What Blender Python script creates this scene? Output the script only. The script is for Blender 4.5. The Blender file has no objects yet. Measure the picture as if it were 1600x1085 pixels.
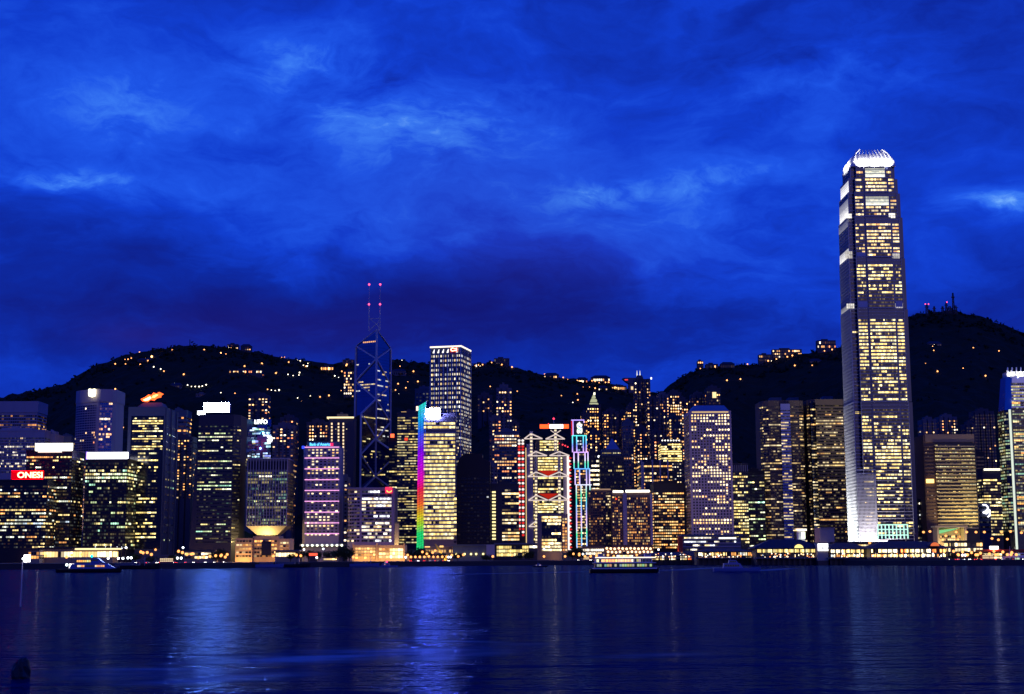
import bpy, bmesh, math, random
from mathutils import Matrix, Vector, noise

# ------------------------------------------------------------------ camera, sky, sun, exposure
SC = bpy.context.scene
COL = SC.collection
rnd = random.Random(11)
R = math.radians
F, CX, CY = 2265.0, 800.0, 542.5          # focal length in pixels of the 1600 px wide photograph
PITCH, ROLL, CAMH = R(8.23), R(0.22), 8.0
camd = bpy.data.cameras.new('camera')
camd.sensor_width = 36
camd.lens = F / 1600 * 36
camd.clip_start, camd.clip_end = 1, 30000
cam = bpy.data.objects.new('camera', camd)
COL.objects.link(cam)
CM = Matrix.Rotation(R(90) + PITCH, 4, 'X') @ Matrix.Rotation(-ROLL, 4, 'Z')
cam.matrix_world = Matrix.Translation((0, 0, CAMH)) @ CM
SC.camera = cam
R3 = CM.to_3x3()


def at(px, py, Y):
    d = R3 @ Vector(((px - CX) / F, (CY - py) / F, -1))
    return Vector((0, 0, CAMH)) + d * (Y / d.y)


def to_px(p):
    q = R3.transposed() @ (Vector(p) - Vector((0, 0, CAMH)))
    return CX + F * q.x / -q.z, CY - F * q.y / -q.z


SC.render.engine = 'CYCLES'
cy = SC.cycles
cy.max_bounces, cy.diffuse_bounces, cy.glossy_bounces, cy.transmission_bounces = 5, 2, 3, 2
cy.caustics_reflective = cy.caustics_refractive = False
cy.sample_clamp_indirect = 3
cy.use_denoising = True
cy.denoiser = 'OPENIMAGEDENOISE'
cy.denoising_prefilter = 'ACCURATE'
cy.use_adaptive_sampling = False
SC.view_settings.view_transform = 'Standard'
SC.view_settings.look = 'None'
SC.view_settings.exposure = 0
SC.view_settings.gamma = 1

SUN_EL, SUN_AZ = R(-3), R(150)             # after sunset, behind the camera to the right


class NT:
    """small helper for building node trees"""
    def __init__(s, tree):
        s.t = tree
        tree.nodes.clear()

    def n(s, typ, ins=None, **kw):
        nd = s.t.nodes.new(typ)
        for k, v in kw.items():
            setattr(nd, k, v)
        for k, v in (ins or {}).items():
            sock = nd.inputs[k]
            if isinstance(v, bpy.types.NodeSocket):
                s.t.links.new(v, sock)
            elif isinstance(v, bpy.types.Node):
                s.t.links.new(v.outputs[0], sock)
            else:
                sock.default_value = v
        return nd

    def m(s, op, a, b=0.0, c=None, clamp=False):
        ins = {0: a, 1: b}
        if c is not None:
            ins[2] = c
        return s.n('ShaderNodeMath', ins, operation=op, use_clamp=clamp).outputs[0]

    def mix(s, f, a, b, blend='MIX'):
        nd = s.n('ShaderNodeMix', data_type='RGBA', blend_type=blend, clamp_factor=True)
        for sock, v in ((nd.inputs[0], f), (nd.inputs[6], a), (nd.inputs[7], b)):
            if isinstance(v, bpy.types.NodeSocket):
                s.t.links.new(v, sock)
            else:
                sock.default_value = v
        return nd.outputs[2]

    def ramp(s, f, stops):
        nd = s.n('ShaderNodeValToRGB', {0: f})
        e = nd.color_ramp.elements
        while len(e) < len(stops):
            e.new(0.5)
        for el, (p, c) in zip(e, stops):
            el.position = p
            el.color = (*c, 1)
        return nd.outputs[0]


def lin(r, g, b):
    """sRGB 0-255 to linear"""
    return tuple(((c / 255) / 12.92 if c / 255 <= 0.04045 else ((c / 255 + 0.055) / 1.055) ** 2.4) for c in (r, g, b))


def make_world():
    w = bpy.data.worlds.new('World')
    SC.world = w
    w.use_nodes = True
    N = NT(w.node_tree)
    tc = N.n('ShaderNodeTexCoord')
    nrm = N.n('ShaderNodeVectorMath', {0: tc.outputs['Generated']}, operation='NORMALIZE')
    sx = N.n('ShaderNodeSeparateXYZ', {0: nrm.outputs[0]})
    X, Y, Z = sx.outputs
    az = N.m('ARCTAN2', X, Y)
    el = N.m('ARCSINE', Z)
    ela = N.m('ABSOLUTE', el)
    # clouds drift in flat layers: compress them towards the horizon
    u = N.m('MULTIPLY', az, 8.5)
    v = N.m('MULTIPLY', N.m('POWER', N.m('ADD', ela, 0.02), 0.8), 15.0)
    P = N.n('ShaderNodeCombineXYZ', {0: u, 1: v, 2: 3.7})
    warp = N.n('ShaderNodeTexNoise', {'Vector': P, 'Scale': 0.9, 'Detail': 4.0, 'Roughness': 0.55})
    P2 = N.n('ShaderNodeVectorMath', {0: P, 1: N.n('ShaderNodeVectorMath', {0: warp.outputs['Color'], 3: 1.1}, operation='SCALE').outputs[0]}, operation='ADD')
    big = N.n('ShaderNodeTexNoise', {'Vector': P2, 'Scale': 0.8, 'Detail': 7.0, 'Roughness': 0.52}).outputs[0]
    P3 = N.n('ShaderNodeVectorMath', {0: P2, 1: (0.9, 1.25, 1.0)}, operation='MULTIPLY')
    fine = N.n('ShaderNodeTexNoise', {'Vector': P3, 'Scale': 2.1, 'Detail': 9.0, 'Roughness': 0.66}).outputs[0]

    def blob(px, py, rx, ry):
        d = (at(px, py, 1000) - Vector((0, 0, CAMH))).normalized()
        a0, e0 = math.atan2(d.x, d.y), math.asin(d.z)
        wa = N.m('ADD', az, N.m('MULTIPLY', N.m('SUBTRACT', warp.outputs[0], 0.5), 0.05))
        we = N.m('ADD', el, N.m('MULTIPLY', N.m('SUBTRACT', big, 0.5), 0.05))
        da = N.m('DIVIDE', N.m('SUBTRACT', wa, a0), rx / F)
        de = N.m('DIVIDE', N.m('SUBTRACT', we, e0), ry / F)
        q = N.m('ADD', N.m('MULTIPLY', da, da), N.m('MULTIPLY', de, de))
        return N.m('EXPONENT', N.m('MULTIPLY', q, -1.0))

    def addall(items):
        out = None
        for s, (px, py, rx, ry) in items:
            t = N.m('MULTIPLY', blob(px, py, rx, ry), s)
            out = t if out is None else N.m('ADD', out, t)
        return out
    lit = addall(((.45, (100, 290, 130, 24)), (.30, (650, 180, 190, 62)), (.26, (200, 165, 100, 45)), (.28, (470, 90, 120, 40)), (.42, (970, 298, 90, 18)),
                  (.22, (1130, 275, 110, 30)), (.5, (1560, 315, 70, 16)), (.12, (760, 360, 360, 90)), (.2, (1300, 130, 160, 60)), (.16, (1180, 350, 110, 30)),
                  (.10, (1130, 470, 160, 80))))
    dark = addall(((.85, (560, 505, 500, 66)), (.34, (830, 420, 260, 70)), (.32, (80, 400, 200, 80)), (.4, (1380, 60, 460, 110)), (.34, (1560, 420, 90, 130)), (.22, (1400, 330, 60, 90)),
                   (.3, (1180, 380, 60, 40)), (.26, (1000, 190, 130, 50)), (.18, (480, 260, 120, 40)), (.3, (330, 400, 260, 60)), (-.3, (1190, 470, 130, 60))))
    # base brightness by elevation: darker low down, deep blue overhead
    eln = N.m('DIVIDE', ela, 0.42, clamp=True)
    base = N.ramp(eln, [(0.0, (.30,) * 3), (.18, (.33,) * 3), (.36, (.38,) * 3), (.52, (.53,) * 3), (.68, (.55,) * 3), (.9, (.45,) * 3), (1.0, (.40,) * 3)])
    t = N.m('ADD', base, N.m('MULTIPLY', N.m('SUBTRACT', big, 0.5), 0.62))
    t = N.m('ADD', t, N.m('MULTIPLY', N.m('SUBTRACT', fine, 0.5), N.m('ADD', 0.34, N.m('MULTIPLY', lit, 1.2))))
    t = N.m('ADD', t, N.m('MULTIPLY', lit, N.m('ADD', 0.25, N.m('MULTIPLY', fine, 0.8))))
    # torn bright rims where the cloud thins
    rim = N.m('SUBTRACT', 1.0, N.m('MULTIPLY', N.m('ABSOLUTE', N.m('SUBTRACT', big, 0.53)), 9.0), clamp=True)
    t = N.m('ADD', t, N.m('MULTIPLY', N.m('MULTIPLY', N.m('MULTIPLY', rim, rim), fine), N.m('ADD', .07, N.m('MULTIPLY', lit, .30))))
    t = N.m('SUBTRACT', t, N.m('MULTIPLY', dark, N.m('ADD', 0.12, N.m('MULTIPLY', big, 0.36))), clamp=True)
    colr = N.ramp(t, [(0.0, lin(15, 17, 102)), (.16, lin(15, 28, 128)), (.32, lin(13, 42, 162)), (.5, lin(17, 62, 206)), (.68, lin(30, 86, 231)), (.84, lin(58, 122, 244)), (1.0, lin(112, 172, 252))])
    # city glow under the low cloud: a little violet
    glow = addall(((.22, (420, 520, 260, 36)), (.4, (215, 530, 60, 24)), (.3, (880, 400, 220, 70)), (.3, (760, 300, 240, 120))))
    colr = N.mix(N.m('MULTIPLY', glow, 0.5, clamp=True), colr, (*lin(52, 30, 112), 1))
    sky = N.n('ShaderNodeTexSky', sky_type='NISHITA', sun_disc=False, sun_elevation=SUN_EL, sun_rotation=SUN_AZ, altitude=10, air_density=1.0, dust_density=0.5, ozone_density=3.0)
    tint = N.mix(1.0, sky.outputs[0], (0.05, 0.2, 1.0, 1), 'MULTIPLY')
    b1 = N.n('ShaderNodeBackground', {0: tint, 1: 0.1})
    b2 = N.n('ShaderNodeBackground', {0: colr, 1: 1.0})
    add = N.n('ShaderNodeAddShader', {0: b1.outputs[0], 1: b2.outputs[0]})
    N.n('ShaderNodeOutputWorld', {0: add.outputs[0]})


make_world()
sund = bpy.data.lights.new('facade_fill_sun', 'SUN')
sund.energy, sund.angle, sund.color = 0.085, R(20), (1.0, 0.70, 0.68)
sun = bpy.data.objects.new('facade_fill_sun', sund)
COL.objects.link(sun)
sun.rotation_euler = Vector((-0.35, 1.0, -0.22)).to_track_quat('-Z', 'Y').to_euler()   # added warm fill on the facades, low from behind the camera

# ------------------------------------------------------------------ materials
MATS = {}


def mat(key, color=(.3, .3, .3), rough=.7, metal=0.0, spec=.4, var=.18, scale=.08, streak=True):
    if key in MATS:
        return MATS[key]
    m = bpy.data.materials.new(key)
    m.use_nodes = True
    N = NT(m.node_tree)
    tc = N.n('ShaderNodeTexCoord')
    mp = N.n('ShaderNodeMapping', {0: tc.outputs['Object'], 3: (1, 1, .25 if streak else 1)})
    nz = N.n('ShaderNodeTexNoise', {'Vector': mp.outputs[0], 'Scale': scale, 'Detail': 6.0, 'Roughness': .65})
    a = tuple(c * (1 - var) for c in color)
    b = tuple(min(1, c * (1 + var)) for c in color)
    c = N.mix(nz.outputs[0], (*a, 1), (*b, 1))
    p = N.n('ShaderNodeBsdfPrincipled', {'Base Color': c, 'Roughness': rough, 'Metallic': metal, 'Specular IOR Level': spec})
    N.n('ShaderNodeOutputMaterial', {0: p.outputs[0]})
    MATS[key] = m
    return m


def glow(key, color, strength, sample=False):
    """something that gives off light: a lamp, a lit sign"""
    if key in MATS:
        return MATS[key]
    m = bpy.data.materials.new(key)
    m.use_nodes = True
    N = NT(m.node_tree)
    e = N.n('ShaderNodeEmission', {0: (*color, 1), 1: strength})
    N.n('ShaderNodeOutputMaterial', {0: e.outputs[0]})
    m.cycles.emission_sampling = 'FRONT' if sample else 'NONE'
    MATS[key] = m
    return m


def window_mat(key, base, rough, metal, spec=.5):
    """window glass: each pane carries the light of the room behind it (black when the room is dark)"""
    m = bpy.data.materials.new(key)
    m.use_nodes = True
    N = NT(m.node_tree)
    a = N.n('ShaderNodeAttribute', attribute_name='room_light')
    p = N.n('ShaderNodeBsdfPrincipled', {'Base Color': (*base, 1), 'Roughness': rough, 'Metallic': metal, 'Specular IOR Level': spec,
                                         'Emission Color': a.outputs['Color'], 'Emission Strength': 1.0})
    N.n('ShaderNodeOutputMaterial', {0: p.outputs[0]})
    m.cycles.emission_sampling = 'NONE'
    MATS[key] = m
    return m


WIN = window_mat('window_glass', (.012, .014, .022), .18, 0)
WIN_BLUE = window_mat('blue_mirror_glass', (.22, .26, .38), .12, 1)
WIN_SATIN = window_mat('blue_satin_glass', (.012, .018, .10), .45, 0)
WIN_DIM = window_mat('smoked_glass', (.05, .06, .09), .2, 1)
SIGN = window_mat('lit_sign_panel', (.02, .02, .02), .5, 0)
SIGN.cycles.emission_sampling = 'FRONT'
W = dict(
    dark=mat('dark_cladding', (.035, .035, .05), .5), black=mat('unlit_cladding', (.012, .012, .02), .6),
    grey=mat('grey_concrete', (.16, .155, .165)), pale=mat('pale_concrete', (.42, .39, .40)), white=mat('white_cladding', (.62, .58, .60)),
    lilac=mat('lilac_tile', (.36, .31, .36)), brown=mat('brown_granite', (.15, .095, .075)), cream=mat('cream_stone', (.5, .42, .33)),
    bluegrey=mat('blue_grey_cladding', (.10, .12, .17)), silver=mat('silver_metal', (.55, .55, .58), .35, .6), flats=mat('flat_block_render', (.13, .12, .15)),
    flats2=mat('dark_flat_block_render', (.06, .058, .08)), steel=mat('painted_steel', (.5, .5, .55), .4, .3), roofblue=mat('blue_roof_metal', (.22, .26, .38), .4, .5),
    podium=mat('podium_stone', (.38, .28, .18)), red=mat('red_paint', (.4, .03, .02), .5), navy=mat('navy_roof_tile', (.012, .017, .05), .6),
    glass=mat('dark_glass', (.01, .012, .02), .12, 0, .6), bark=mat('bark', (.05, .04, .03)), hullblue=mat('blue_hull_paint', (.10, .16, .42), .4), hullblack=mat('black_hull_paint', (.008, .008, .012), .4),
    hullgreen=mat('green_hull_paint', (.02, .10, .07), .4), boatwhite=mat('white_boat_paint', (.62, .66, .75), .4), asphalt=mat('asphalt', (.045, .045, .05), .9), quay=mat('quay_stone', (.05, .048, .05), .9),
)
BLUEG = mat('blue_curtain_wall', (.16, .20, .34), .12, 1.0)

PAL = {
    'warm': [((1.0, .68, .26), 4), ((1.0, .78, .42), 4), ((1.0, .52, .16), 1)],
    'yellow': [((1.0, .72, .22), 4), ((1.0, .80, .34), 3), ((.95, .86, .45), 1)],
    'green': [((.80, 1.0, .50), 3), ((.95, .95, .62), 3), ((1.0, .80, .30), 3), ((.50, 1.0, .68), 1)],
    'white': [((1.0, .88, .64), 4), ((.90, .93, .95), 2), ((1.0, .70, .32), 2)],
    'mixed': [((1.0, .74, .28), 5), ((.9, .95, .75), 3), ((1.0, .42, .12), 2), ((.7, .85, 1.0), 1)],
    'orange': [((1.0, .42, .10), 5), ((1.0, .56, .18), 4), ((1.0, .74, .36), 2)],
    'home': [((1.0, .46, .15), 5), ((1.0, .62, .28), 4), ((1.0, .82, .55), 2), ((1.0, .30, .10), 1)],
    'pier': [((1.0, .84, .55), 4), ((1.0, .70, .26), 4), ((1.0, .42, .10), 3), ((1.0, .22, .05), 1), ((.9, .95, .95), 1)],
    'blue': [((.45, .65, 1.0), 3), ((.5, .9, 1.0), 2), ((.85, .92, 1.0), 2), ((.3, .35, 1.0), 1)],
}


def pick(pal):
    L = PAL[pal]
    k = rnd.uniform(0, sum(w for _, w in L))
    for c, w in L:
        k -= w
        if k <= 0:
            return c
    return L[0][0]


# ------------------------------------------------------------------ mesh builder
class MB:
    def __init__(s):
        s.v, s.f, s.mi, s.c, s.mats = [], [], [], [], []

    def mat(s, m):
        if m not in s.mats:
            s.mats.append(m)
        return s.mats.index(m)

    def face(s, pts, m, col=(0, 0, 0)):
        b = len(s.v)
        s.v += [tuple(p) for p in pts]
        s.f.append(tuple(range(b, b + len(pts))))
        s.mi.append(s.mat(m))
        s.c.append(col)

    def solid(s, verts, faces, m, col=(0, 0, 0)):
        b = len(s.v)
        s.v += [tuple(p) for p in verts]
        k = s.mat(m)
        for f in faces:
            s.f.append(tuple(b + i for i in f))
            s.mi.append(k)
            s.c.append(col)

    def prism(s, poly, z0, z1, m, col=(0, 0, 0), poly2=None):
        n = len(poly)
        p2 = poly2 or poly
        vs = [(x, y, z0) for x, y in poly] + [(x, y, z1) for x, y in p2]
        fs = [(i, (i + 1) % n, n + (i + 1) % n, n + i) for i in range(n)] + [tuple(range(n - 1, -1, -1)), tuple(range(n, 2 * n))]
        s.solid(vs, fs, m, col)

    def box(s, x0, x1, y0, y1, z0, z1, m, col=(0, 0, 0)):
        s.prism([(x0, y0), (x1, y0), (x1, y1), (x0, y1)], z0, z1, m, col)

    def bar(s, p, q, w, m, col=(0, 0, 0), n=4):
        p, q = Vector(p), Vector(q)
        d = (q - p).normalized()
        a = d.orthogonal() if abs(d.z) > .95 else Vector((0, 0, 1)).cross(d)
        a.normalize()
        b = d.cross(a)
        ring = [math.pi * 2 * (i + .5) / n for i in range(n)]
        r = w / 2 / math.cos(math.pi / n)
        vs = [pt + a * math.cos(t) * r + b * math.sin(t) * r for pt in (p, q) for t in ring]
        fs = [(i, (i + 1) % n, n + (i + 1) % n, n + i) for i in range(n)] + [tuple(range(n - 1, -1, -1)), tuple(range(n, 2 * n))]
        s.solid(vs, fs, m, col)

    def cyl(s, x, y, z0, z1, r0, r1, m, n=10, col=(0, 0, 0)):
        a = [(x + r0 * math.cos(2 * math.pi * i / n), y + r0 * math.sin(2 * math.pi * i / n)) for i in range(n)]
        b = [(x + r1 * math.cos(2 * math.pi * i / n), y + r1 * math.sin(2 * math.pi * i / n)) for i in range(n)]
        s.prism(a, z0, z1, m, col, b)

    def ball(s, c, r, m, col=(0, 0, 0), nu=8, nv=5, sq=(1, 1, 1)):
        vs, fs = [], []
        for j in range(nv + 1):
            th = math.pi * j / nv
            for i in range(nu):
                ph = 2 * math.pi * i / nu
                vs.append((c[0] + r * sq[0] * math.sin(th) * math.cos(ph), c[1] + r * sq[1] * math.sin(th) * math.sin(ph), c[2] + r * sq[2] * math.cos(th)))
        for j in range(nv):
            for i in range(nu):
                fs.append((j * nu + i, (j + 1) * nu + i, (j + 1) * nu + (i + 1) % nu, j * nu + (i + 1) % nu))
        s.solid(vs, fs, m, col)

    def build(s, name, parent=None, smooth=False):
        me = bpy.data.meshes.new(name)
        me.from_pydata(s.v, [], s.f)
        for m in s.mats:
            me.materials.append(m)
        me.polygons.foreach_set('material_index', s.mi)
        if any(max(c) > 0 for c in s.c):
            at_ = me.attributes.new('room_light', 'FLOAT_COLOR', 'FACE')
            buf = []
            for c in s.c:
                buf += [c[0], c[1], c[2], 1.0]
            at_.data.foreach_set('color', buf)
        if smooth:
            me.polygons.foreach_set('use_smooth', [True] * len(s.f))
        me.update()
        o = bpy.data.objects.new(name, me)
        COL.objects.link(o)
        if parent is not None:
            o.parent = parent
        return o


def tag(o, label, cat, group=None, kind=None):
    if label:
        o['label'] = label
    if cat:
        o['category'] = cat
    if group:
        o['group'] = group
    if kind:
        o['kind'] = kind
    return o


def thing(name, label, cat, loc, group=None, rz=0):
    o = bpy.data.objects.new(name, None)
    o.empty_display_size = 1
    COL.objects.link(o)
    o.location = loc
    o.rotation_euler = (0, 0, rz)
    return tag(o, label, cat, group)


def structure(o):
    o['kind'] = 'structure'
    return o


def copy_thing(o, parent=None):
    c = o.copy()
    COL.objects.link(c)
    if parent is not None:
        c.parent = parent
    for ch in list(o.children):
        copy_thing(ch, c)
    return c


def text(body, parent, x, y, z, width, height, m, name='sign_lettering', depth=.3, rz=0):
    cu = bpy.data.curves.new(name, 'FONT')
    cu.body = body
    cu.size = 1
    cu.extrude = 0
    cu.align_x, cu.align_y = 'CENTER', 'CENTER'
    cu.offset = .02
    o = bpy.data.objects.new(name, cu)
    COL.objects.link(o)
    bpy.context.view_layer.update()
    d = o.dimensions
    sx, sy = width / max(d.x, .01), height / max(d.y, .01)
    cu.extrude = depth
    o.scale = (sx, sy, 1)
    o.rotation_euler = (R(90), 0, rz)
    o.location = (x, y, z)
    cu.materials.append(m)
    bpy.context.view_layer.update()
    me = bpy.data.meshes.new_from_object(o.evaluated_get(bpy.context.evaluated_depsgraph_get()))
    q = bpy.data.objects.new(name, me)
    q.matrix_world = o.matrix_world
    bpy.data.objects.remove(o)
    q.name = name
    COL.objects.link(q)
    if parent is not None:
        q.parent = parent
    return q


def lamp(name, loc, energy, color, radius=1.0, parent=None, spot=None, aim=None, blend=.6):
    """the light of a lamp the place has, and of added fill lights"""
    l = bpy.data.lights.new(name, 'SPOT' if spot else 'POINT')
    l.energy, l.color, l.shadow_soft_size = energy, color, radius
    o = bpy.data.objects.new(name, l)
    COL.objects.link(o)
    o.location = loc
    if spot:
        l.spot_size, l.spot_blend = R(spot), blend
        o.rotation_euler = (Vector(aim) - Vector(loc)).to_track_quat('-Z', 'Y').to_euler()
    if parent is not None:
        o.parent = parent
    return o


# ------------------------------------------------------------------ the setting: water, land, hills
PROFILE = [(-300, 690), (-100, 640), (0, 622), (31, 615), (45, 612), (80, 606), (100, 600), (125, 585), (150, 570), (200, 554), (250, 545), (295, 540), (350, 543), (400, 551), (440, 559),
           (480, 564), (520, 569), (560, 563), (620, 562), (670, 568), (740, 571), (770, 567), (800, 575), (850, 586), (900, 593), (950, 599), (985, 608), (1010, 614), (1035, 612), (1060, 592),
           (1090, 576), (1130, 572), (1180, 570), (1220, 560), (1260, 552), (1300, 547), (1360, 528), (1410, 501), (1445, 489), (1490, 486), (1520, 491), (1560, 503), (1590, 516), (1650, 540), (1800, 590), (2000, 640)]
YRIDGE, YFOOT = 3000.0, 1720.0


def prof(px):
    for (a, b), (c, d) in zip(PROFILE, PROFILE[1:]):
        if px <= c:
            t = max(0, (px - a) / (c - a))
            t = t * t * (3 - 2 * t) * .5 + t * .5
            return b + (d - b) * t
    return PROFILE[-1][1]


RZ = {i: at(i, prof(i), YRIDGE).z for i in range(-300, 2001, 4)}


def ridge_z(px):
    px = min(max(px, -296), 1992)
    i = int(math.floor(px / 4) * 4)
    t = (px - i) / 4
    return RZ[i] * (1 - t) + RZ[i + 4] * t


def land_z(X, Y):
    if Y < YFOOT:
        return 3.8
    px = CX + F * X / Y * .992
    zr = ridge_z(px)
    if Y <= YRIDGE:
        t = (Y - YFOOT) / (YRIDGE - YFOOT)
        s = t ** 1.25
        gully = noise.noise(Vector((px * .012, 1.3, Y * .0011))) * 60 + noise.noise(Vector((X * .012, Y * .01, 4))) * 16
        return 3.8 + (zr - 3.8) * s + gully * math.sin(math.pi * t) ** 1 * .9
    t = (Y - YRIDGE) / 1000
    return zr * (1 - .7 * t * t)


def hill_point(px, py):
    """where the line of sight of a pixel meets the hillside"""
    best = None
    Y = 1730.0
    while Y < 3020:
        p = at(px, py, Y)
        if p.z <= land_z(p.x, Y):
            return p
        Y += 12
    p = at(px, py, 2990)
    p.z = land_z(p.x, 2990)
    return p


SHORE = [(-400, 1090), (250, 1090), (420, 1185), (600, 1262), (800, 1345), (900, 1375), (1150, 1300), (1300, 1210), (1500, 1110), (2000, 1100)]


def shore_Y(px):
    for (a, b), (c, d) in zip(SHORE, SHORE[1:]):
        if px <= c:
            return b + (d - b) * (px - a) / (c - a)
    return SHORE[-1][1]


def make_water():
    mb = MB()
    m = bpy.data.materials.new('harbour_water')
    m.use_nodes = True
    N = NT(m.node_tree)
    tc = N.n('ShaderNodeTexCoord')

    def nz(scale, rot, det, ro, off=0.0):
        mp = N.n('ShaderNodeMapping', {0: tc.outputs['Object'], 1: (off, off, off), 2: (0, 0, rot), 3: scale})
        return N.n('ShaderNodeTexNoise', {'Vector': mp.outputs[0], 'Scale': 1.0, 'Detail': det, 'Roughness': ro}).outputs[0]
    swell = nz((.035, .07, 1), .25, 3, .5)
    chop = nz((.16, .30, 1), -.2, 4, .6, 7)
    rip = nz((.55, .9, 1), .1, 3, .6, 3)
    group = nz((.011, .034, 1), .15, 4, .55, 17)
    h = N.m('ADD', N.m('MULTIPLY', group, 6.5), N.m('MULTIPLY', swell, 2.0))
    h = N.m('ADD', h, N.m('ADD', N.m('MULTIPLY', chop, 1.5), N.m('MULTIPLY', rip, .34)))
    bump = N.n('ShaderNodeBump', {'Strength': 1.0, 'Distance': .55, 'Height': h})
    # wind lanes: patches of smoother and rougher water
    lane = nz((.004, .02, 1), .12, 4, .6, 11)
    rough = N.m('ADD', .07, N.m('MULTIPLY', lane, .09))
    # the foam of old wakes
    sx = N.n('ShaderNodeSeparateXYZ', {0: tc.outputs['Object']})
    X, Y = sx.outputs[0], sx.outputs[1]
    wob = nz((.05, .05, 1), 0, 5, .6, 5)
    tex = nz((.045, .16, 1), .16, 7, .72, 9)

    def wake(px0, py0, px1, py1, wid, amt):
        def ground(px, py):
            d = R3 @ Vector(((px - CX) / F, (CY - py) / F, -1))
            t = -CAMH / d.z
            return d.x * t, d.y * t
        (ax, ay), (bx, by) = ground(px0, py0), ground(px1, py1)
        dx, dy = bx - ax, by - ay
        L = math.hypot(dx, dy)
        dx, dy = dx / L, dy / L
        ex, ey = N.m('SUBTRACT', X, ax), N.m('SUBTRACT', Y, ay)
        al = N.m('DIVIDE', N.m('ADD', N.m('MULTIPLY', ex, dx), N.m('MULTIPLY', ey, dy)), L)
        ac = N.m('SUBTRACT', N.m('MULTIPLY', ey, dx), N.m('MULTIPLY', ex, dy))
        ac = N.m('ADD', ac, N.m('MULTIPLY', N.m('SUBTRACT', wob, .5), wid * 2.2))
        q = N.m('DIVIDE', ac, wid)
        g = N.m('EXPONENT', N.m('MULTIPLY', N.m('MULTIPLY', q, q), -1.0))
        ends = N.m('MULTIPLY', N.m('SMOOTH_MIN', N.m('MULTIPLY', al, 4.0), 1.0, .3), N.m('SMOOTH_MIN', N.m('MULTIPLY', N.m('SUBTRACT', 1.0, al), 4.0), 1.0, .3))
        ends = N.m('MAXIMUM', ends, 0.0)
        inside = N.m('MULTIPLY', N.m('GREATER_THAN', al, 0.0), N.m('LESS_THAN', al, 1.0))
        return N.m('MULTIPLY', N.m('MULTIPLY', g, N.m('MULTIPLY', ends, inside)), amt)
    foam = None
    for a in ((60, 1062, 700, 1012, 5.5, .85), (330, 1040, 860, 1004, 3.2, .6), (560, 1000, 800, 1004, 1.5, .9), (640, 1034, 820, 1014, 2.2, .5), (160, 1074, 520, 1050, 2.5, .7), (700, 898, 935, 893, 6, 1.2), (1020, 893, 1140, 886, 7, 1.1), (1170, 893, 1240, 888, 6, 1.4), (880, 1030, 1120, 1020, 2, .35)):
        f = wake(*a)
        foam = f if foam is None else N.m('ADD', foam, f)
    foam = N.m('MULTIPLY', foam, N.m('SUBTRACT', N.m('MULTIPLY', tex, 3.4), 1.2), clamp=True)
    foam = N.m('MULTIPLY', foam, .6, clamp=True)
    # deep, blue-absorbing harbour water: a dark blue body under a blue-tinted sheen
    body = N.n('ShaderNodeBsdfDiffuse', {'Color': (.0, .011, .060, 1)})
    sheen = N.n('ShaderNodeBsdfGlossy', {'Color': (.20, .36, 1.0, 1), 'Roughness': rough, 'Normal': bump.outputs[0]})
    fres = N.n('ShaderNodeFresnel', {'IOR': 1.33, 'Normal': bump.outputs[0]})
    water = N.n('ShaderNodeMixShader', {0: N.m('MULTIPLY', fres.outputs[0], .27), 1: body.outputs[0], 2: sheen.outputs[0]})
    froth = N.n('ShaderNodeBsdfDiffuse', {'Color': (.5, .6, .72, 1)})
    mixs = N.n('ShaderNodeMixShader', {0: foam, 1: water.outputs[0], 2: froth.outputs[0]})
    N.n('ShaderNodeOutputMaterial', {0: mixs.outputs[0]})
    mb.face([(-6000, -400, 0), (6000, -400, 0), (6000, 9000, 0), (-6000, 9000, 0)], m)
    structure(mb.build('water'))


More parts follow.
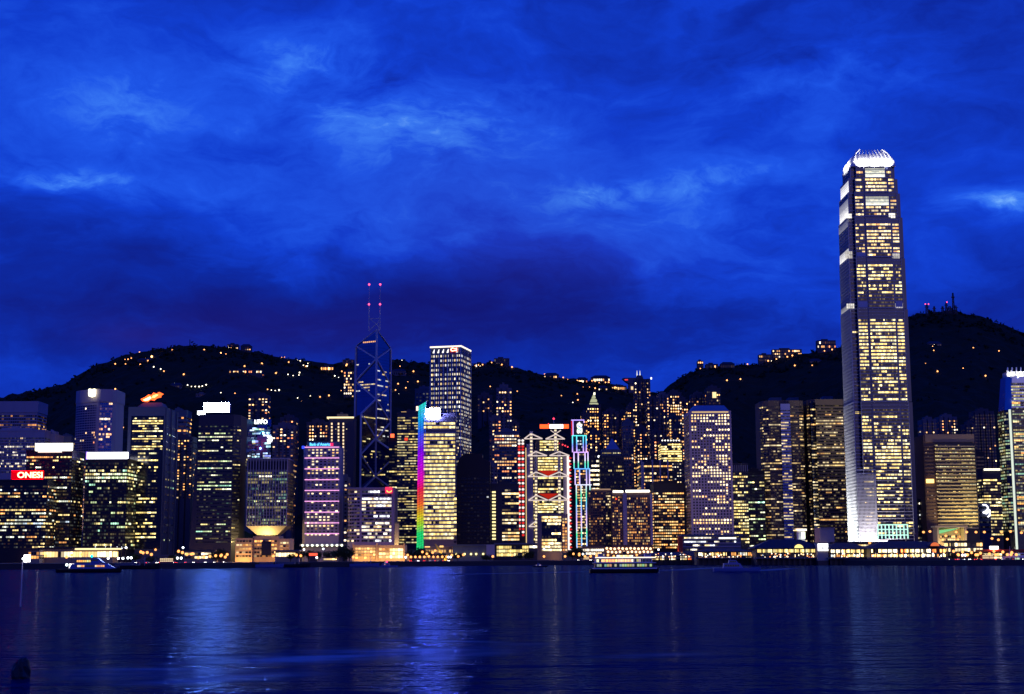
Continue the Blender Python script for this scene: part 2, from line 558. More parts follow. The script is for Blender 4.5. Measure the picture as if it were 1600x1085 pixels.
def make_land():
    forest = mat('hillside_forest', (.022, .030, .018), .95, 0, .1, .5, .02, False)
    # quay edge, flat town ground, then the hills, as one sheet
    vs, fs, mi = [], [], []
    cols = list(range(-300, 1901, 7))
    ts = [0, .25, .5, .75, 1.0]
    rowsY = [YFOOT + (YRIDGE - YFOOT) * i / 110 for i in range(1, 111)] + [YRIDGE + 60 * i for i in range(1, 16)]
    for px in cols:
        k = (px - CX) / F
        y0 = shore_Y(px)
        for t in ts:
            Y = y0 + (YFOOT - y0) * t
            vs.append((k * Y, Y, 3.8))
        for Y in rowsY:
            X = k * Y * (1 + 0.0)
            z = land_z(X, Y)
            if Y > YFOOT + 300:
                z += noise.noise(Vector((X * .035, Y * .035, 9))) * 5 + noise.noise(Vector((X * .11, Y * .08, 2))) * 4
            vs.append((X, Y, z))
    n = len(ts) + len(rowsY)
    for i in range(len(cols) - 1):
        for j in range(n - 1):
            fs.append((i * n + j, (i + 1) * n + j, (i + 1) * n + j + 1, i * n + j + 1))
            mi.append(0 if j < len(ts) + 6 else 1)
    me = bpy.data.meshes.new('hills')
    me.from_pydata(vs, [], fs)
    me.materials.append(W['asphalt'])
    me.materials.append(forest)
    me.polygons.foreach_set('material_index', mi)
    o = bpy.data.objects.new('hills', me)
    COL.objects.link(o)
    structure(o)
    # sea wall with a coping, following the shore
    mb = MB()
    prev = None
    for px in range(-300, 1901, 20):
        k = (px - CX) / F
        y = shore_Y(px) - .6
        a = ((k * y, y), (k * (y + 1.5), y + 1.5))
        if prev:
            (p0, p1), (q0, q1) = prev, a
            mb.prism([p0, q0, q1, p1], -2, 4.05, W['quay'])
            c0, c1 = (p0[0], p0[1] - .3), (q0[0], q0[1] - .3)
            mb.prism([c0, c1, q1, p1], 4.07, 4.5, W['grey'])
        prev = a
    tag(mb.build('sea_wall'), 'long dark sea wall along the far edge of the harbour water', 'sea wall')
    # tree crowns along the ridge line, countless and far off
    mb = MB()
    leaf = forest
    for i in range(2300):
        px = rnd.uniform(-60, 1660)
        Y = rnd.uniform(YRIDGE - 90, YRIDGE + 5) if i % 3 else rnd.uniform(2300, 2950)
        X = (px - CX) / F * Y
        z = land_z(X, Y)
        r = rnd.uniform(2.5, 6.5) * (1.3 if rnd.random() < .1 else 1)
        for k in range(4):
            c = Vector((X + rnd.uniform(-r, r) * .7, Y + rnd.uniform(-r, r) * .5, z + rnd.uniform(-.2, .55) * r))
            d = [Vector((rnd.gauss(0, 1), rnd.gauss(0, 1), rnd.gauss(0, 1))).normalized() * r * rnd.uniform(.5, .95) for _ in range(4)]
            mb.solid([c + q for q in d], [(0, 1, 2), (0, 2, 3), (0, 3, 1), (1, 3, 2)], leaf)
    o = mb.build('ridge_forest')
    o['kind'] = 'stuff'
    tag(o, 'dark forest along the ridge line of the hills', 'forest')


make_water()
make_land()
# ------------------------------------------------------------------ building kit
class B:
    def __init__(s, name, label, cat, x0, x1, ytop, Y, D=40, group=None, base=3.8, ybot=862):
        ym = (ytop + ybot) / 2
        a, b = at(x0, ym, Y).x, at(x1, ym, Y).x
        s.cx, s.Y, s.base, s.x0, s.x1, s.ytop, s.D = (a + b) / 2, Y, base, x0, x1, ytop, D
        s.w = b - a
        s.pc = (x0 + x1) / 2
        s.h = at(s.pc, ytop, Y).z - base
        s.mpp = Y / F                                    # metres per pixel of the photograph
        s.root = thing(name, label, cat, (s.cx, Y, base), group)
        h = s.w / 2
        s.poly = [(-h, 0), (h, 0), (h, D), (-h, D)]
        s.path = [(-h, 0), (h, 0), (h, D)] if s.pc < 800 else [(-h, D), (-h, 0), (h, 0)]

    def X(s, px, py=None):
        return at(px, (s.ytop + 862) / 2 if py is None else py, s.Y).x - s.cx

    def Z(s, py):
        return at(s.pc, py, s.Y).z - s.base

    def wall(s, m, z0=-3, z1=None, poly=None, name='wall', poly2=None):
        mb = MB()
        s.wm = m
        mb.prism(poly or s.poly, z0, s.h if z1 is None else z1, m, poly2=poly2)
        return mb.build(name, s.root)

    def box(s, name, px0, px1, pya, pyb, y0, y1, m, col=(0, 0, 0), parent=None):
        mb = MB()
        mb.box(s.X(px0, pya), s.X(px1, pya), y0, y1, s.Z(pyb), s.Z(pya), m, col)
        return mb.build(name, parent or s.root)

    def rows(s, ya, yb, ph, pw=4.0, hf=.5, fill=.9, p=.35, pal='warm', gain=1.6, conc=1.2, path=None, glass=None, off=.18, skip=(), run=3, name='window_row', inset=(0, 0), ps=None, prow=None, dim=.14, round_=False, colw=None):
        """one child per storey: the glazing of that storey, each pane with its own room light"""
        path = path or s.path
        glass = glass or WIN
        n = max(1, round((yb - ya) / ph))
        za, zb = s.Z(yb), s.Z(ya)
        fh = (zb - za) / n
        pwm = pw * s.mpp
        for i in range(n):
            if i in skip:
                continue
            z0 = zb - (i + 1) * fh + fh * (1 - hf) * .5
            z1 = z0 + fh * hf
            pr = p if prow is None else prow(i, n)
            q = rnd.betavariate(max(.05, pr * conc), max(.05, (1 - pr) * conc))
            mb = MB()
            for si, ((ax, ay), (bx, by)) in enumerate(zip(path, path[1:])):
                L = math.hypot(bx - ax, by - ay)
                if L < .5:
                    continue
                ux, uy = (bx - ax) / L, (by - ay) / L
                nx, ny = uy, -ux
                t0, t1 = (inset[0] * s.mpp, L - inset[1] * s.mpp) if len(path) == 2 else (pwm * .15, L - pwm * .15)
                k = max(1, round((t1 - t0) / pwm))
                st = (t1 - t0) / k
                state, left = 0, 0
                qq = q * (ps if (ps is not None and abs(uy) > .7) else 1)
                tone = pick(pal)
                if fill < .8:      # a sill line ties the windows of a storey together
                    mb.face([(ax + ux * t + nx * off, ay + uy * t + ny * off, z) for t, z in ((t0, z0 - .34), (t1, z0 - .34), (t1, z0 - .04), (t0, z0 - .04))], getattr(s, 'wm', W['dark']))
                for j in range(k):
                    if left <= 0:
                        state = rnd.random() < (qq * colw[j % len(colw)] if colw else qq)
                        left = rnd.randint(1, run)
                        if rnd.random() < .5:
                            tone = pick(pal)
                    left -= 1
                    if state:
                        g = gain * min(2.2, math.exp(rnd.gauss(-.22, .48)))
                        c = tuple(v * g for v in tone)
                    else:
                        g = rnd.random()
                        c = tuple(v * dim * g ** 6 for v in tone)
                    c0, c1 = t0 + st * (j + .5 - fill / 2), t0 + st * (j + .5 + fill / 2)
                    if round_:
                        cm, rr_ = (c0 + c1) / 2, (c1 - c0) / 2
                        zm, rz_ = (z0 + z1) / 2, (z1 - z0) / 2
                        pts = [(ax + ux * (cm + rr_ * math.cos(a)) + nx * off, ay + uy * (cm + rr_ * math.cos(a)) + ny * off, zm + rz_ * math.sin(a)) for a in [math.pi * 2 * e / 8 for e in range(8)]]
                    else:
                        pts = [(ax + ux * t + nx * off, ay + uy * t + ny * off, z) for t, z in ((c0, z0), (c1, z0), (c1, z1), (c0, z1))]
                    mb.face(pts, glass, c)
            if mb.f:
                mb.build(name, s.root)

    def plant(s, m, frac=.5, hpx=4, dx=0, name='roof_plant'):
        h = s.w / 2 * frac
        mb = MB()
        mb.box(-h + dx * s.mpp, h + dx * s.mpp, s.D * .25, s.D * .7, s.h, s.h + hpx * s.mpp, m)
        mb.box(-h * .4 + dx * s.mpp, h * .1 + dx * s.mpp, s.D * .3, s.D * .5, s.h + hpx * s.mpp + .01, s.h + hpx * s.mpp * 1.5, m)
        return mb.build(name, s.root)

    def mast(s, dx, hpx, m=None, name='roof_mast', wd=.6, top=None):
        mb = MB()
        mb.bar((dx * s.mpp, s.D * .4, s.h), (dx * s.mpp, s.D * .4, s.h + hpx * s.mpp), wd, m or W['steel'])
        o = mb.build(name, s.root)
        if top:
            m2 = MB()
            m2.ball((dx * s.mpp, s.D * .4, s.h + hpx * s.mpp), .8, top)
            m2.build('beacon', o)
        return o


def tower(name, label, cat, x0, x1, ytop, Y, D=40, wall='dark', ya=None, yb=858, ph=5, group=None, plant=.5, plant_m=None, plant_h=4, base=3.8, ybot=862, **kw):
    b = B(name, label, cat, x0, x1, ytop, Y, D, group, base, ybot)
    b.wall(W[wall])
    # parapet, a little proud of the wall
    mb = MB()
    h = b.w / 2 + .4
    mb.box(-h, h, -.4, D + .4, b.h + .003, b.h + 1.6, W[wall])
    mb.build('parapet', b.root)
    b.rows(ya if ya is not None else ytop + 4, yb, ph, **kw)
    if plant:
        b.h += 1.6
        b.plant(W[plant_m or wall], plant, plant_h)
        b.h -= 1.6
    return b


def flats(label, x0, x1, ytop, Y, p=.16, ph=4.2, wall='flats', group='apartment towers on the lower slopes', bays=None, pal='home', top=4, gain=2.0, ybot=800, cat='apartment tower', name='apartment_tower', mast=0):
    """slim block of flats: projecting bays with window columns between them"""
    base = 3.8
    c = at((x0 + x1) / 2, ybot, Y)
    base = max(3.8, min(land_z(c.x, Y), c.z)) - 2
    b = B(name, label, cat, x0, x1, ytop, Y, 26, group, base, ybot)
    h = b.w / 2
    b.wall(W[wall], poly=[(-h, 3), (h, 3), (h, 26), (-h, 26)])
    n = bays or max(2, round((x1 - x0) / 9))
    st = 2 * h / n
    for i in range(n):
        mb = MB()
        a0 = -h + st * (i + .12)
        a1 = -h + st * (i + .88)
        mb.box(a0, a1, 0, 3.2, -3, b.h - rnd.choice((0, 1.5, 3)), W[wall])
        mb.build('bay', b.root)
    path = [(-h, 0), (h, 0)]
    cw = [rnd.choice((.15, .4, .9, 1.5, 2.0)) for _ in range(n * 2)]
    b.rows(ytop + 5, ybot, ph, pw=(x1 - x0) / (n * 2), hf=.42, fill=.5, p=p * .95, pal=pal, gain=gain * 1.15, conc=9, path=path, run=1, dim=.1, colw=cw)
    side = [(h, 3), (h, 26)] if b.pc < 800 else [(-h, 26), (-h, 3)]
    b.rows(ytop + 5, ybot, ph * 2, pw=5, hf=.25, fill=.4, p=p * .6, pal=pal, gain=gain, conc=6, path=side, run=1, name='side_window_row')
    b.plant(W[wall], .55, top)
    if mast:
        b.mast(0, mast)
    return b


# ------------------------------------------------------------------ left-hand waterfront
def build_left():
    b = tower('hotel_tower', 'pale curved hotel tower with reddish windows at the far left edge of the skyline', 'hotel', -40, 54, 632, 1950, 40, 'lilac', 648, 700, 4.6, pw=3.4, hf=.55, fill=.85, p=.10, pal='orange', gain=.8, plant=0)
    h = b.w / 2
    # drum top over the flat block
    mb = MB()
    mb.box(-h - 1, h + 1, -1, 41, b.Z(645), b.h + 4, W['lilac'])
    mb.build('drum_parapet', b.root)
    tower('office_tower', 'flat-topped pale office block with white windows behind the white roof sign', 'office tower', -30, 66, 674, 1720, 34, 'lilac', 683, 740, 4.4, pw=2.2, hf=.5, fill=.6, p=.2, pal='white', gain=1.4)
    tower('office_tower', 'low blank stepped block beside the pale curved tower with the shield', 'office block', 64, 82, 680, 1740, 34, 'lilac', 700, 760, 5, p=.05, plant=.6, plant_h=5)
    tower('office_tower', 'dim blue block showing at the foot of the curved tower with the shield', 'office block', 86, 108, 684, 1800, 30, 'bluegrey', 690, 760, 5, p=.04)
    # dark tower with the wrap-round white sign
    b = tower('office_tower', 'dark tower under a long blank white lit roof sign that turns the corner', 'office tower', 38, 110, 706, 1500, 44, 'black', 712, 856, 5.3, pw=3.0, hf=.42, fill=.85, p=.15, pal='mixed', gain=1.5, conc=1.4, plant=0, ps=.4)
    sg = glow('white_sign_light', (1.0, .96, .86), 4, True)
    mb = MB()
    mb.box(b.X(52.5), b.X(110), -.8, 1.2, b.Z(705), b.Z(693), sg)
    mb.build('roof_sign', b.root)
    mb = MB()
    mb.prism([(b.X(51.4), -.8), (b.X(51.4), 1.2), (b.X(41), 26), (b.X(40), 26)], b.Z(705), b.Z(692.4), glow('warm_sign_light', (1.0, .88, .62), 2.4, True))
    mb.build('roof_sign', b.root)
    mb = MB()
    for k in range(9):
        x = b.X(56 + k * 6.4)
        mb.bar((x, 1.6, b.h), (x, 1.6, b.Z(694)), .5, W['steel'])
    mb.build('sign_frame', b.root)
    b.box('sign_tray', 60, 97, 705.8, 707.4, -1.4, -.4, glow('pinkish_strip', (1, .8, .7), 1.6))
    # red neon block at the left edge
    b = tower('office_tower', 'dark office block carrying glowing red rooftop lettering at the left edge of the view', 'office tower', -60, 72, 752, 1470, 30, 'black', 758, 858, 5.2, pw=3.2, hf=.42, fill=.86, p=.22, pal='mixed', gain=1.5, conc=1.8, plant=0)
    mb = MB()
    mb.box(b.X(14), b.X(65), 1, 2.2, b.Z(750.5), b.Z(736), glow('red_letter_glow', (1.0, .0, .012), .75, True))  # red emission put on the board to stand for the letters' glow
    sb = mb.build('sign_board', b.root)
    text('ONESI', sb, b.X(44), .3, b.Z(743), 39 * b.mpp, 9.4 * b.mpp, glow('red_letter_core', (1.0, .50, .25), 5.0, True), depth=.3)
    mb = MB()
    for ya, yb in ((736, 737), (749.4, 750.6)):
        mb.box(b.X(16), b.X(64.3), .4, .9, b.Z(yb), b.Z(ya), glow('red_neon', (1.0, .0, .0), 130, True))
    mb.build('neon_border', sb)
    # curved tower with shield
    b = B('hotel_tower', 'tall curved hotel tower with a lit yellow shield on its pale parapet', 'hotel', 104, 175, 609, 1760, 44)
    h = b.w / 2
    xm = b.X(148)
    arc = [(-h + (xm + h) * (1 - math.cos(t)) / 1.0 * .5, 30 - 30 * math.sin(t / 2)) for t in [math.pi * i / 14 for i in range(15)]]
    pl = arc + [(xm + 1.5, -.6), (xm + 3.2, -.6), (xm + 3.2, 1), (h - 3, 3), (h, 9), (h, 44), (-h, 44)]
    b.wall(W['lilac'], poly=pl)
    mb = MB()
    big = [(-h - .8, 44.8), (-h - .8, 30)] + [(x - .3, y - .9) for x, y in arc[1:]] + [(xm + 4, -1.4), (h - 3, 2), (h + .8, 9), (h + .8, 44.8)]
    mb.prism(big, b.Z(628), b.h + .5, W['lilac'])
    mb.build('parapet', b.root)
    b.rows(632, 705, 3.75, pw=3, hf=.62, fill=1.0, p=.05, pal='home', gain=1.5, conc=8, path=arc, glass=WIN_SATIN, run=1, dim=0)
    b.rows(716, 822, 3.9, pw=3, hf=.5, fill=1.0, p=.14, pal='orange', gain=1.0, conc=6, path=arc, glass=WIN_SATIN, run=1, dim=0)
    b.rows(629, 842, 4.0, pw=2.7, hf=.7, fill=.9, p=.10, pal='home', gain=1.7, conc=1.2, path=[(xm + 3.2, .9), (h - 3, 2.9)], glass=WIN_BLUE, run=2, name='bay_window_row')
    mb = MB()
    mb.box(-h - .2, xm + 2, -.5, 6, b.Z(716), b.Z(709), W['black'])
    mb.build('plant_floor', b.root)
    mb = MB()
    mb.prism([(xm - 10.9, -2.4), (xm - 3.2, -2.9), (xm - 3.2, -2.0), (xm - 10.9, -1.5)], 0, 1, W['cream'])
    sh = [(-.5, .95), (-.3, 1), (0, .93), (.3, 1), (.5, .95), (.5, .35), (.42, .12), (.15, .05), (0, 0), (-.15, .05), (-.42, .12), (-.5, .35)]
    mb = MB()
    cxs, zs, sw, shh = b.X(140.6), b.Z(621.6), 11.5 * b.mpp, 13.6 * b.mpp
    a, c = [(cxs + x * sw, -4.2, zs + z * shh) for x, z in sh], [(cxs + x * sw, -2.6, zs + z * shh) for x, z in sh]
    n = len(sh)
    mb.solid(a + c, [tuple(range(n - 1, -1, -1)), tuple(range(n, 2 * n))] + [(i, (i + 1) % n, n + (i + 1) % n, n + i) for i in range(n)], glow('shield_light', (1.0, .93, .62), 3.0))
    mb.build('shield_sign', b.root)
    b.box('pillar_block', 105, 122, 822, 832, -3, 2, W['cream'])
    for px in (114, 121):
        mb = MB()
        mb.cyl(b.X(px), -1, -2, b.Z(832), 2.4, 2.4, W['cream'])
        mb.build('pillar', b.root)
    for px, e in ((108, 1.0), (117, 1.3), (126, .8)):
        lamp('floodlight', (b.cx + b.X(px), b.Y - 22, 22), 42000 * e, (1, .66, .38), 1, spot=70, aim=(b.cx + b.X(px + 3), b.Y + 4, 80))
    # dark block with violet white sign
    b = tower('office_tower', 'dark office block with a long violet-white lit strip sign along its roof edge', 'office tower', 131, 197, 719, 1520, 40, 'black', 722, 860, 5.6, pw=3.3, hf=.5, fill=.8, p=.36, pal='green', gain=1.4, conc=1.4, plant=0, prow=lambda i, n: .6 if i < 6 else .17)
    mb = MB()
    mb.box(b.X(133.5), b.X(197.5), -1, 1.5, b.Z(717.4), b.Z(707), glow('violet_white_sign', (.88, .86, 1.0), 4.5, True))
    s_ = mb.build('roof_sign', b.root)
    mb = MB()
    mb.box(b.X(132), b.X(133.4), -1.1, 8, b.Z(718), b.Z(706.4), glow('violet_edge', (.25, .12, 1.0), 3))
    mb.build('sign_edge', s_)
    mb = MB()
    for k in range(8):
        x = b.X(137 + k * 8)
        mb.bar((x, 2, b.h), (x, 2, b.Z(708)), .6, W['steel'])
    mb.build('sign_frame', b.root)
    # tower with the flame
    b = B('office_tower', 'tall tower crowned by a red and orange flame sign above a recessed glass front', 'office tower', 197, 255, 636, 1560, 56)
    h = b.w / 2
    b.wall(W['bluegrey'])
    mb = MB()
    mb.box(-h + 3.4, h - 1.2, -.25, .1, b.Z(858), b.Z(650), W['glass'])
    mb.build('glass_front', b.root)
    b.rows(652, 704, 4.15, pw=3.2, hf=.46, fill=.92, p=.62, pal='yellow', gain=1.8, conc=1.6, path=[(-h + 5, -.3), (h - 2, -.3)], run=3)
    b.rows(706, 848, 5.4, pw=3.0, hf=.42, fill=.9, p=.34, pal='yellow', gain=1.7, conc=1.4, path=[(-h + 12, -.3), (h - 6, -.3)], run=2, dim=.05)
    mb = MB()
    for t in (.0, .5, 1.0):
        y = 2 + t * 50
        mb.box(h + .01, h + 1.2, y, y + 4, -3, b.h - .5, W['bluegrey'])
    mb.build('side_pier', b.root)
    b.rows(660, 850, 12, pw=18, hf=.2, fill=.3, p=.18, pal='green', path=[(h, 6), (h, 52)], gain=.8, name='side_window_row', run=1)
    mb = MB()
    mb.prism([(b.X(209), 3), (b.X(250), 3), (b.X(250), 30), (b.X(209), 30)], b.h, b.Z(628.5), W['bluegrey'], poly2=[(b.X(218), 6), (b.X(246), 6), (b.X(246), 26), (b.X(218), 26)])
    mb.build('roof_cap', b.root)
    fl = [(219, 623.5), (226, 620.5), (231, 616.5), (236, 617.5), (239, 613.5), (244, 615), (248, 612.6), (254.5, 615.5), (250, 618.5), (251, 620.5), (244, 622), (240, 625.6), (234, 624.6), (229, 628), (222, 627)]
    mb = MB()
    pa = [(b.X(x, y), 2, b.Z(y)) for x, y in fl]
    pb = [(x, 4, z) for x, y, z in pa]
    n = len(fl)
    mb.solid(pa + pb, [tuple(range(n)), tuple(range(2 * n - 1, n - 1, -1))] + [(i, n + i, n + (i + 1) % n, (i + 1) % n) for i in range(n)], glow('flame_red', (1.0, .10, .02), 3.2))
    fo = mb.build('flame_sign', b.root)
    for pts, c in (([(223, 625), (229, 622), (234, 619.5), (236, 622), (231, 625.5), (226, 626.5)], (1.0, .72, .3)), ([(238, 618.5), (243, 616.5), (247, 616.8), (241, 621.5), (237, 621.5)], (1.0, .42, .12))):
        mb = MB()
        pa = [(b.X(x, y), 1.5, b.Z(y)) for x, y in pts]
        pb = [(x, 1.9, z) for x, y, z in pa]
        n = len(pts)
        mb.solid(pa + pb, [tuple(range(n)), tuple(range(2 * n - 1, n - 1, -1))] + [(i, n + i, n + (i + 1) % n, (i + 1) % n) for i in range(n)], glow('flame_%d' % (c[1] * 100), c, 4.0))
        mb.build('flame_tongue', fo)
    tower('office_tower', 'pale blue slab just right of the flame-topped tower', 'office block', 258, 290, 643, 1900, 30, 'bluegrey', 650, 690, 6.5, pw=4, hf=.4, fill=.9, p=.2, pal='orange', plant=.3, ybot=780)
    flats('dark block of flats speckled with orange windows right of the flame-topped tower', 262, 300, 682, 1850, .42, 4.3, 'flats2', pal='orange', gain=1.6, ybot=780)
    # dark tower with the big white sign
    b = B('office_tower', 'dark tapering office tower with a big blue-white glowing box sign on its roof', 'office tower', 303, 363, 648, 1500, 42)
    h = b.w / 2
    t = 4
    b.wall(W['dark'], poly=[(-h - t, 0), (h, 0), (h + 6, 8), (h + 6, 42), (-h - t, 42)], poly2=[(-h + 4, 0), (h, 0), (h + 6, 8), (h + 6, 42), (-h + 4, 42)])
    b.rows(664, 850, 5.5, pw=3.6, hf=.32, fill=.88, p=.20, pal='green', gain=1.3, conc=.9, path=[(-h + 3.4, -.05), (h - 1, -.05)], run=3)
    b.rows(664, 850, 5.5, pw=3.6, hf=.32, fill=.88, p=.22, pal='yellow', gain=1.5, conc=1.1, path=[(h, 0), (h + 6, 8)], run=2, name='corner_window_row')
    mb = MB()
    mb.box(b.X(318, 636), b.X(358, 636), 1.5, 10, b.Z(644), b.Z(629.5), W['pale'])
    so = mb.build('roof_sign', b.root)
    mb = MB()
    mb.box(b.X(318.3, 636), b.X(357.7, 636), 1, 1.45, b.Z(643.7), b.Z(629.8), glow('blue_white_sign', (.42, .58, 1.0), 430, True))
    mb.build('lit_face', so)
    mb = MB()
    mb.box(b.X(308, 645), b.X(318, 645), 1.2, 9, b.Z(647.6), b.Z(642), glow('blue_white_sign_small', (.8, .84, 1.0), 5, True))
    mb.build('roof_sign', b.root)
    # inverted base tower
    b = B('office_tower', 'squat tower on an upside-down pyramid base lit yellow from below beside the orange podium', 'government tower', 386, 448, 718, 1500, 40)
    h = b.w / 2
    zb = b.Z(822)
    b.wall(W['grey'], z0=zb, z1=b.h)
    q = 12 * b.mpp
    mb = MB()
    mb.prism([(b.X(400), 10), (b.X(432), 10), (b.X(432), 30), (b.X(400), 30)], b.Z(836), zb - .01, W['cream'], poly2=[(-h - .3, -.3), (h + .3, -.3), (h + .3, 40.3), (-h - .3, 40.3)])
    mb.build('inverted_base', b.root)
    b.rows(737, 820, 4.9, pw=2.2, hf=.62, fill=.80, p=.5, pal='green', gain=.3, conc=1.2, path=[(-h, 0), (h, 0)], glass=WIN, run=5, dim=.25)
    b.rows(742, 747, 5, pw=2.2, hf=.5, fill=.9, p=.85, pal='white', gain=1.6, conc=9, path=[(-h, -.05), (h, -.05)], run=5, name='lit_window_row')
    b.rows(781, 786, 5, pw=2.2, hf=.4, fill=.9, p=.6, pal='green', gain=1.5, conc=9, path=[(-h, -.05), (h, -.05)], run=3, name='lit_window_row')
    b.rows(776, 781, 5, pw=2.2, hf=.4, fill=.9, p=.4, pal='green', gain=1.2, conc=9, path=[(-h, -.05), (h * .1, -.05)], run=2, name='lit_window_row')
    b.rows(737, 820, 4.9, pw=2.2, hf=.6, fill=.6, p=.04, pal='orange', gain=.5, path=[(h, 0), (h, 40)], run=1, name='side_window_row')
    mb = MB()
    for k in range(15):
        x = -h + 2 * h * (k + .0) / 14
        mb.box(x - .35, x + .35, -.9, -.25, zb, b.h, W['pale'])
    mb.build('pilaster', b.root)
    for k in range(14):
        x = -h + 2 * h * (k + .5) / 14
        mb = MB()
        mb.box(x - 1.05, x + 1.05, -.12, .1, b.Z(734), b.Z(721), W['black'])
        mb.build('louvre', b.root)
    mb = MB()
    mb.box(-h - 1, h + 1, -1.3, 41, b.h + .01, b.h + 1.2, W['pale'])
    mb.build('parapet', b.root)
    mb = MB()
    mb.box(b.X(404), b.X(428), 13, 27, -3, b.Z(836) - .02, W['dark'])
    mb.build('core', b.root)
    lamp('floodlight', (b.cx + b.X(416), b.Y + 2, b.base + b.Z(845)), 26000, (1, .72, .24), 1.5)
    lamp('floodlight', (b.cx + b.X(393), b.Y - 6, b.base + b.Z(846)), 9000, (1, .72, .24), 1)
    lamp('floodlight', (b.cx + b.X(415), b.Y - 34, b.base + b.Z(850)), 800000, (1, .92, .52), 1, spot=64, aim=(b.cx + b.X(415), b.Y, b.base + b.Z(780)))
    p = B('podium_building', 'low orange floodlit podium block in front of the upside-down pyramid tower', 'podium building', 368, 452, 842, 1440, 30)
    mb = MB()
    for (xa, xb, yt, y0) in ((368, 394, 841, 0), (394.3, 435, 838, 4), (435.3, 452, 842, 2)):
        mb.box(p.X(xa), p.X(xb), y0, 30, -2, p.Z(yt), W['podium'])
    mb.build('wall', p.root)
    for xa, xb, y0, ya in ((369, 393, 0, 843), (396, 432, 4, 843), (437, 451, 2, 846)):
        p.rows(ya, 872, 5.6, pw=4.6, hf=.5, fill=.8, p=.42, pal='orange', gain=1.3, conc=1.5, path=[(p.X(xa), y0), (p.X(xb), y0)], run=2, dim=.9)
    g = p.box('entrance_bay', 408, 423, 846, 868, 2.5, 4.2, W['glass'])
    for px in (370, 381, 388, 432, 446):
        lamp('floodlight', (p.cx + p.X(px), p.Y - 9, 5), 6500, (1, .50, .14), .8)
    a = B('pavilion', 'bright yellow flat-roofed pavilion on the quay right of the orange podium', 'pavilion', 430, 467, 861, 1400, 14)
    a.wall(W['podium'])
    a.rows(863, 871, 8, pw=4.4, hf=.7, fill=.86, p=.95, pal='warm', gain=2.0, conc=9)
    a.box('roof', 428, 468.5, 859.6, 861, -1.4, 15, W['grey'])


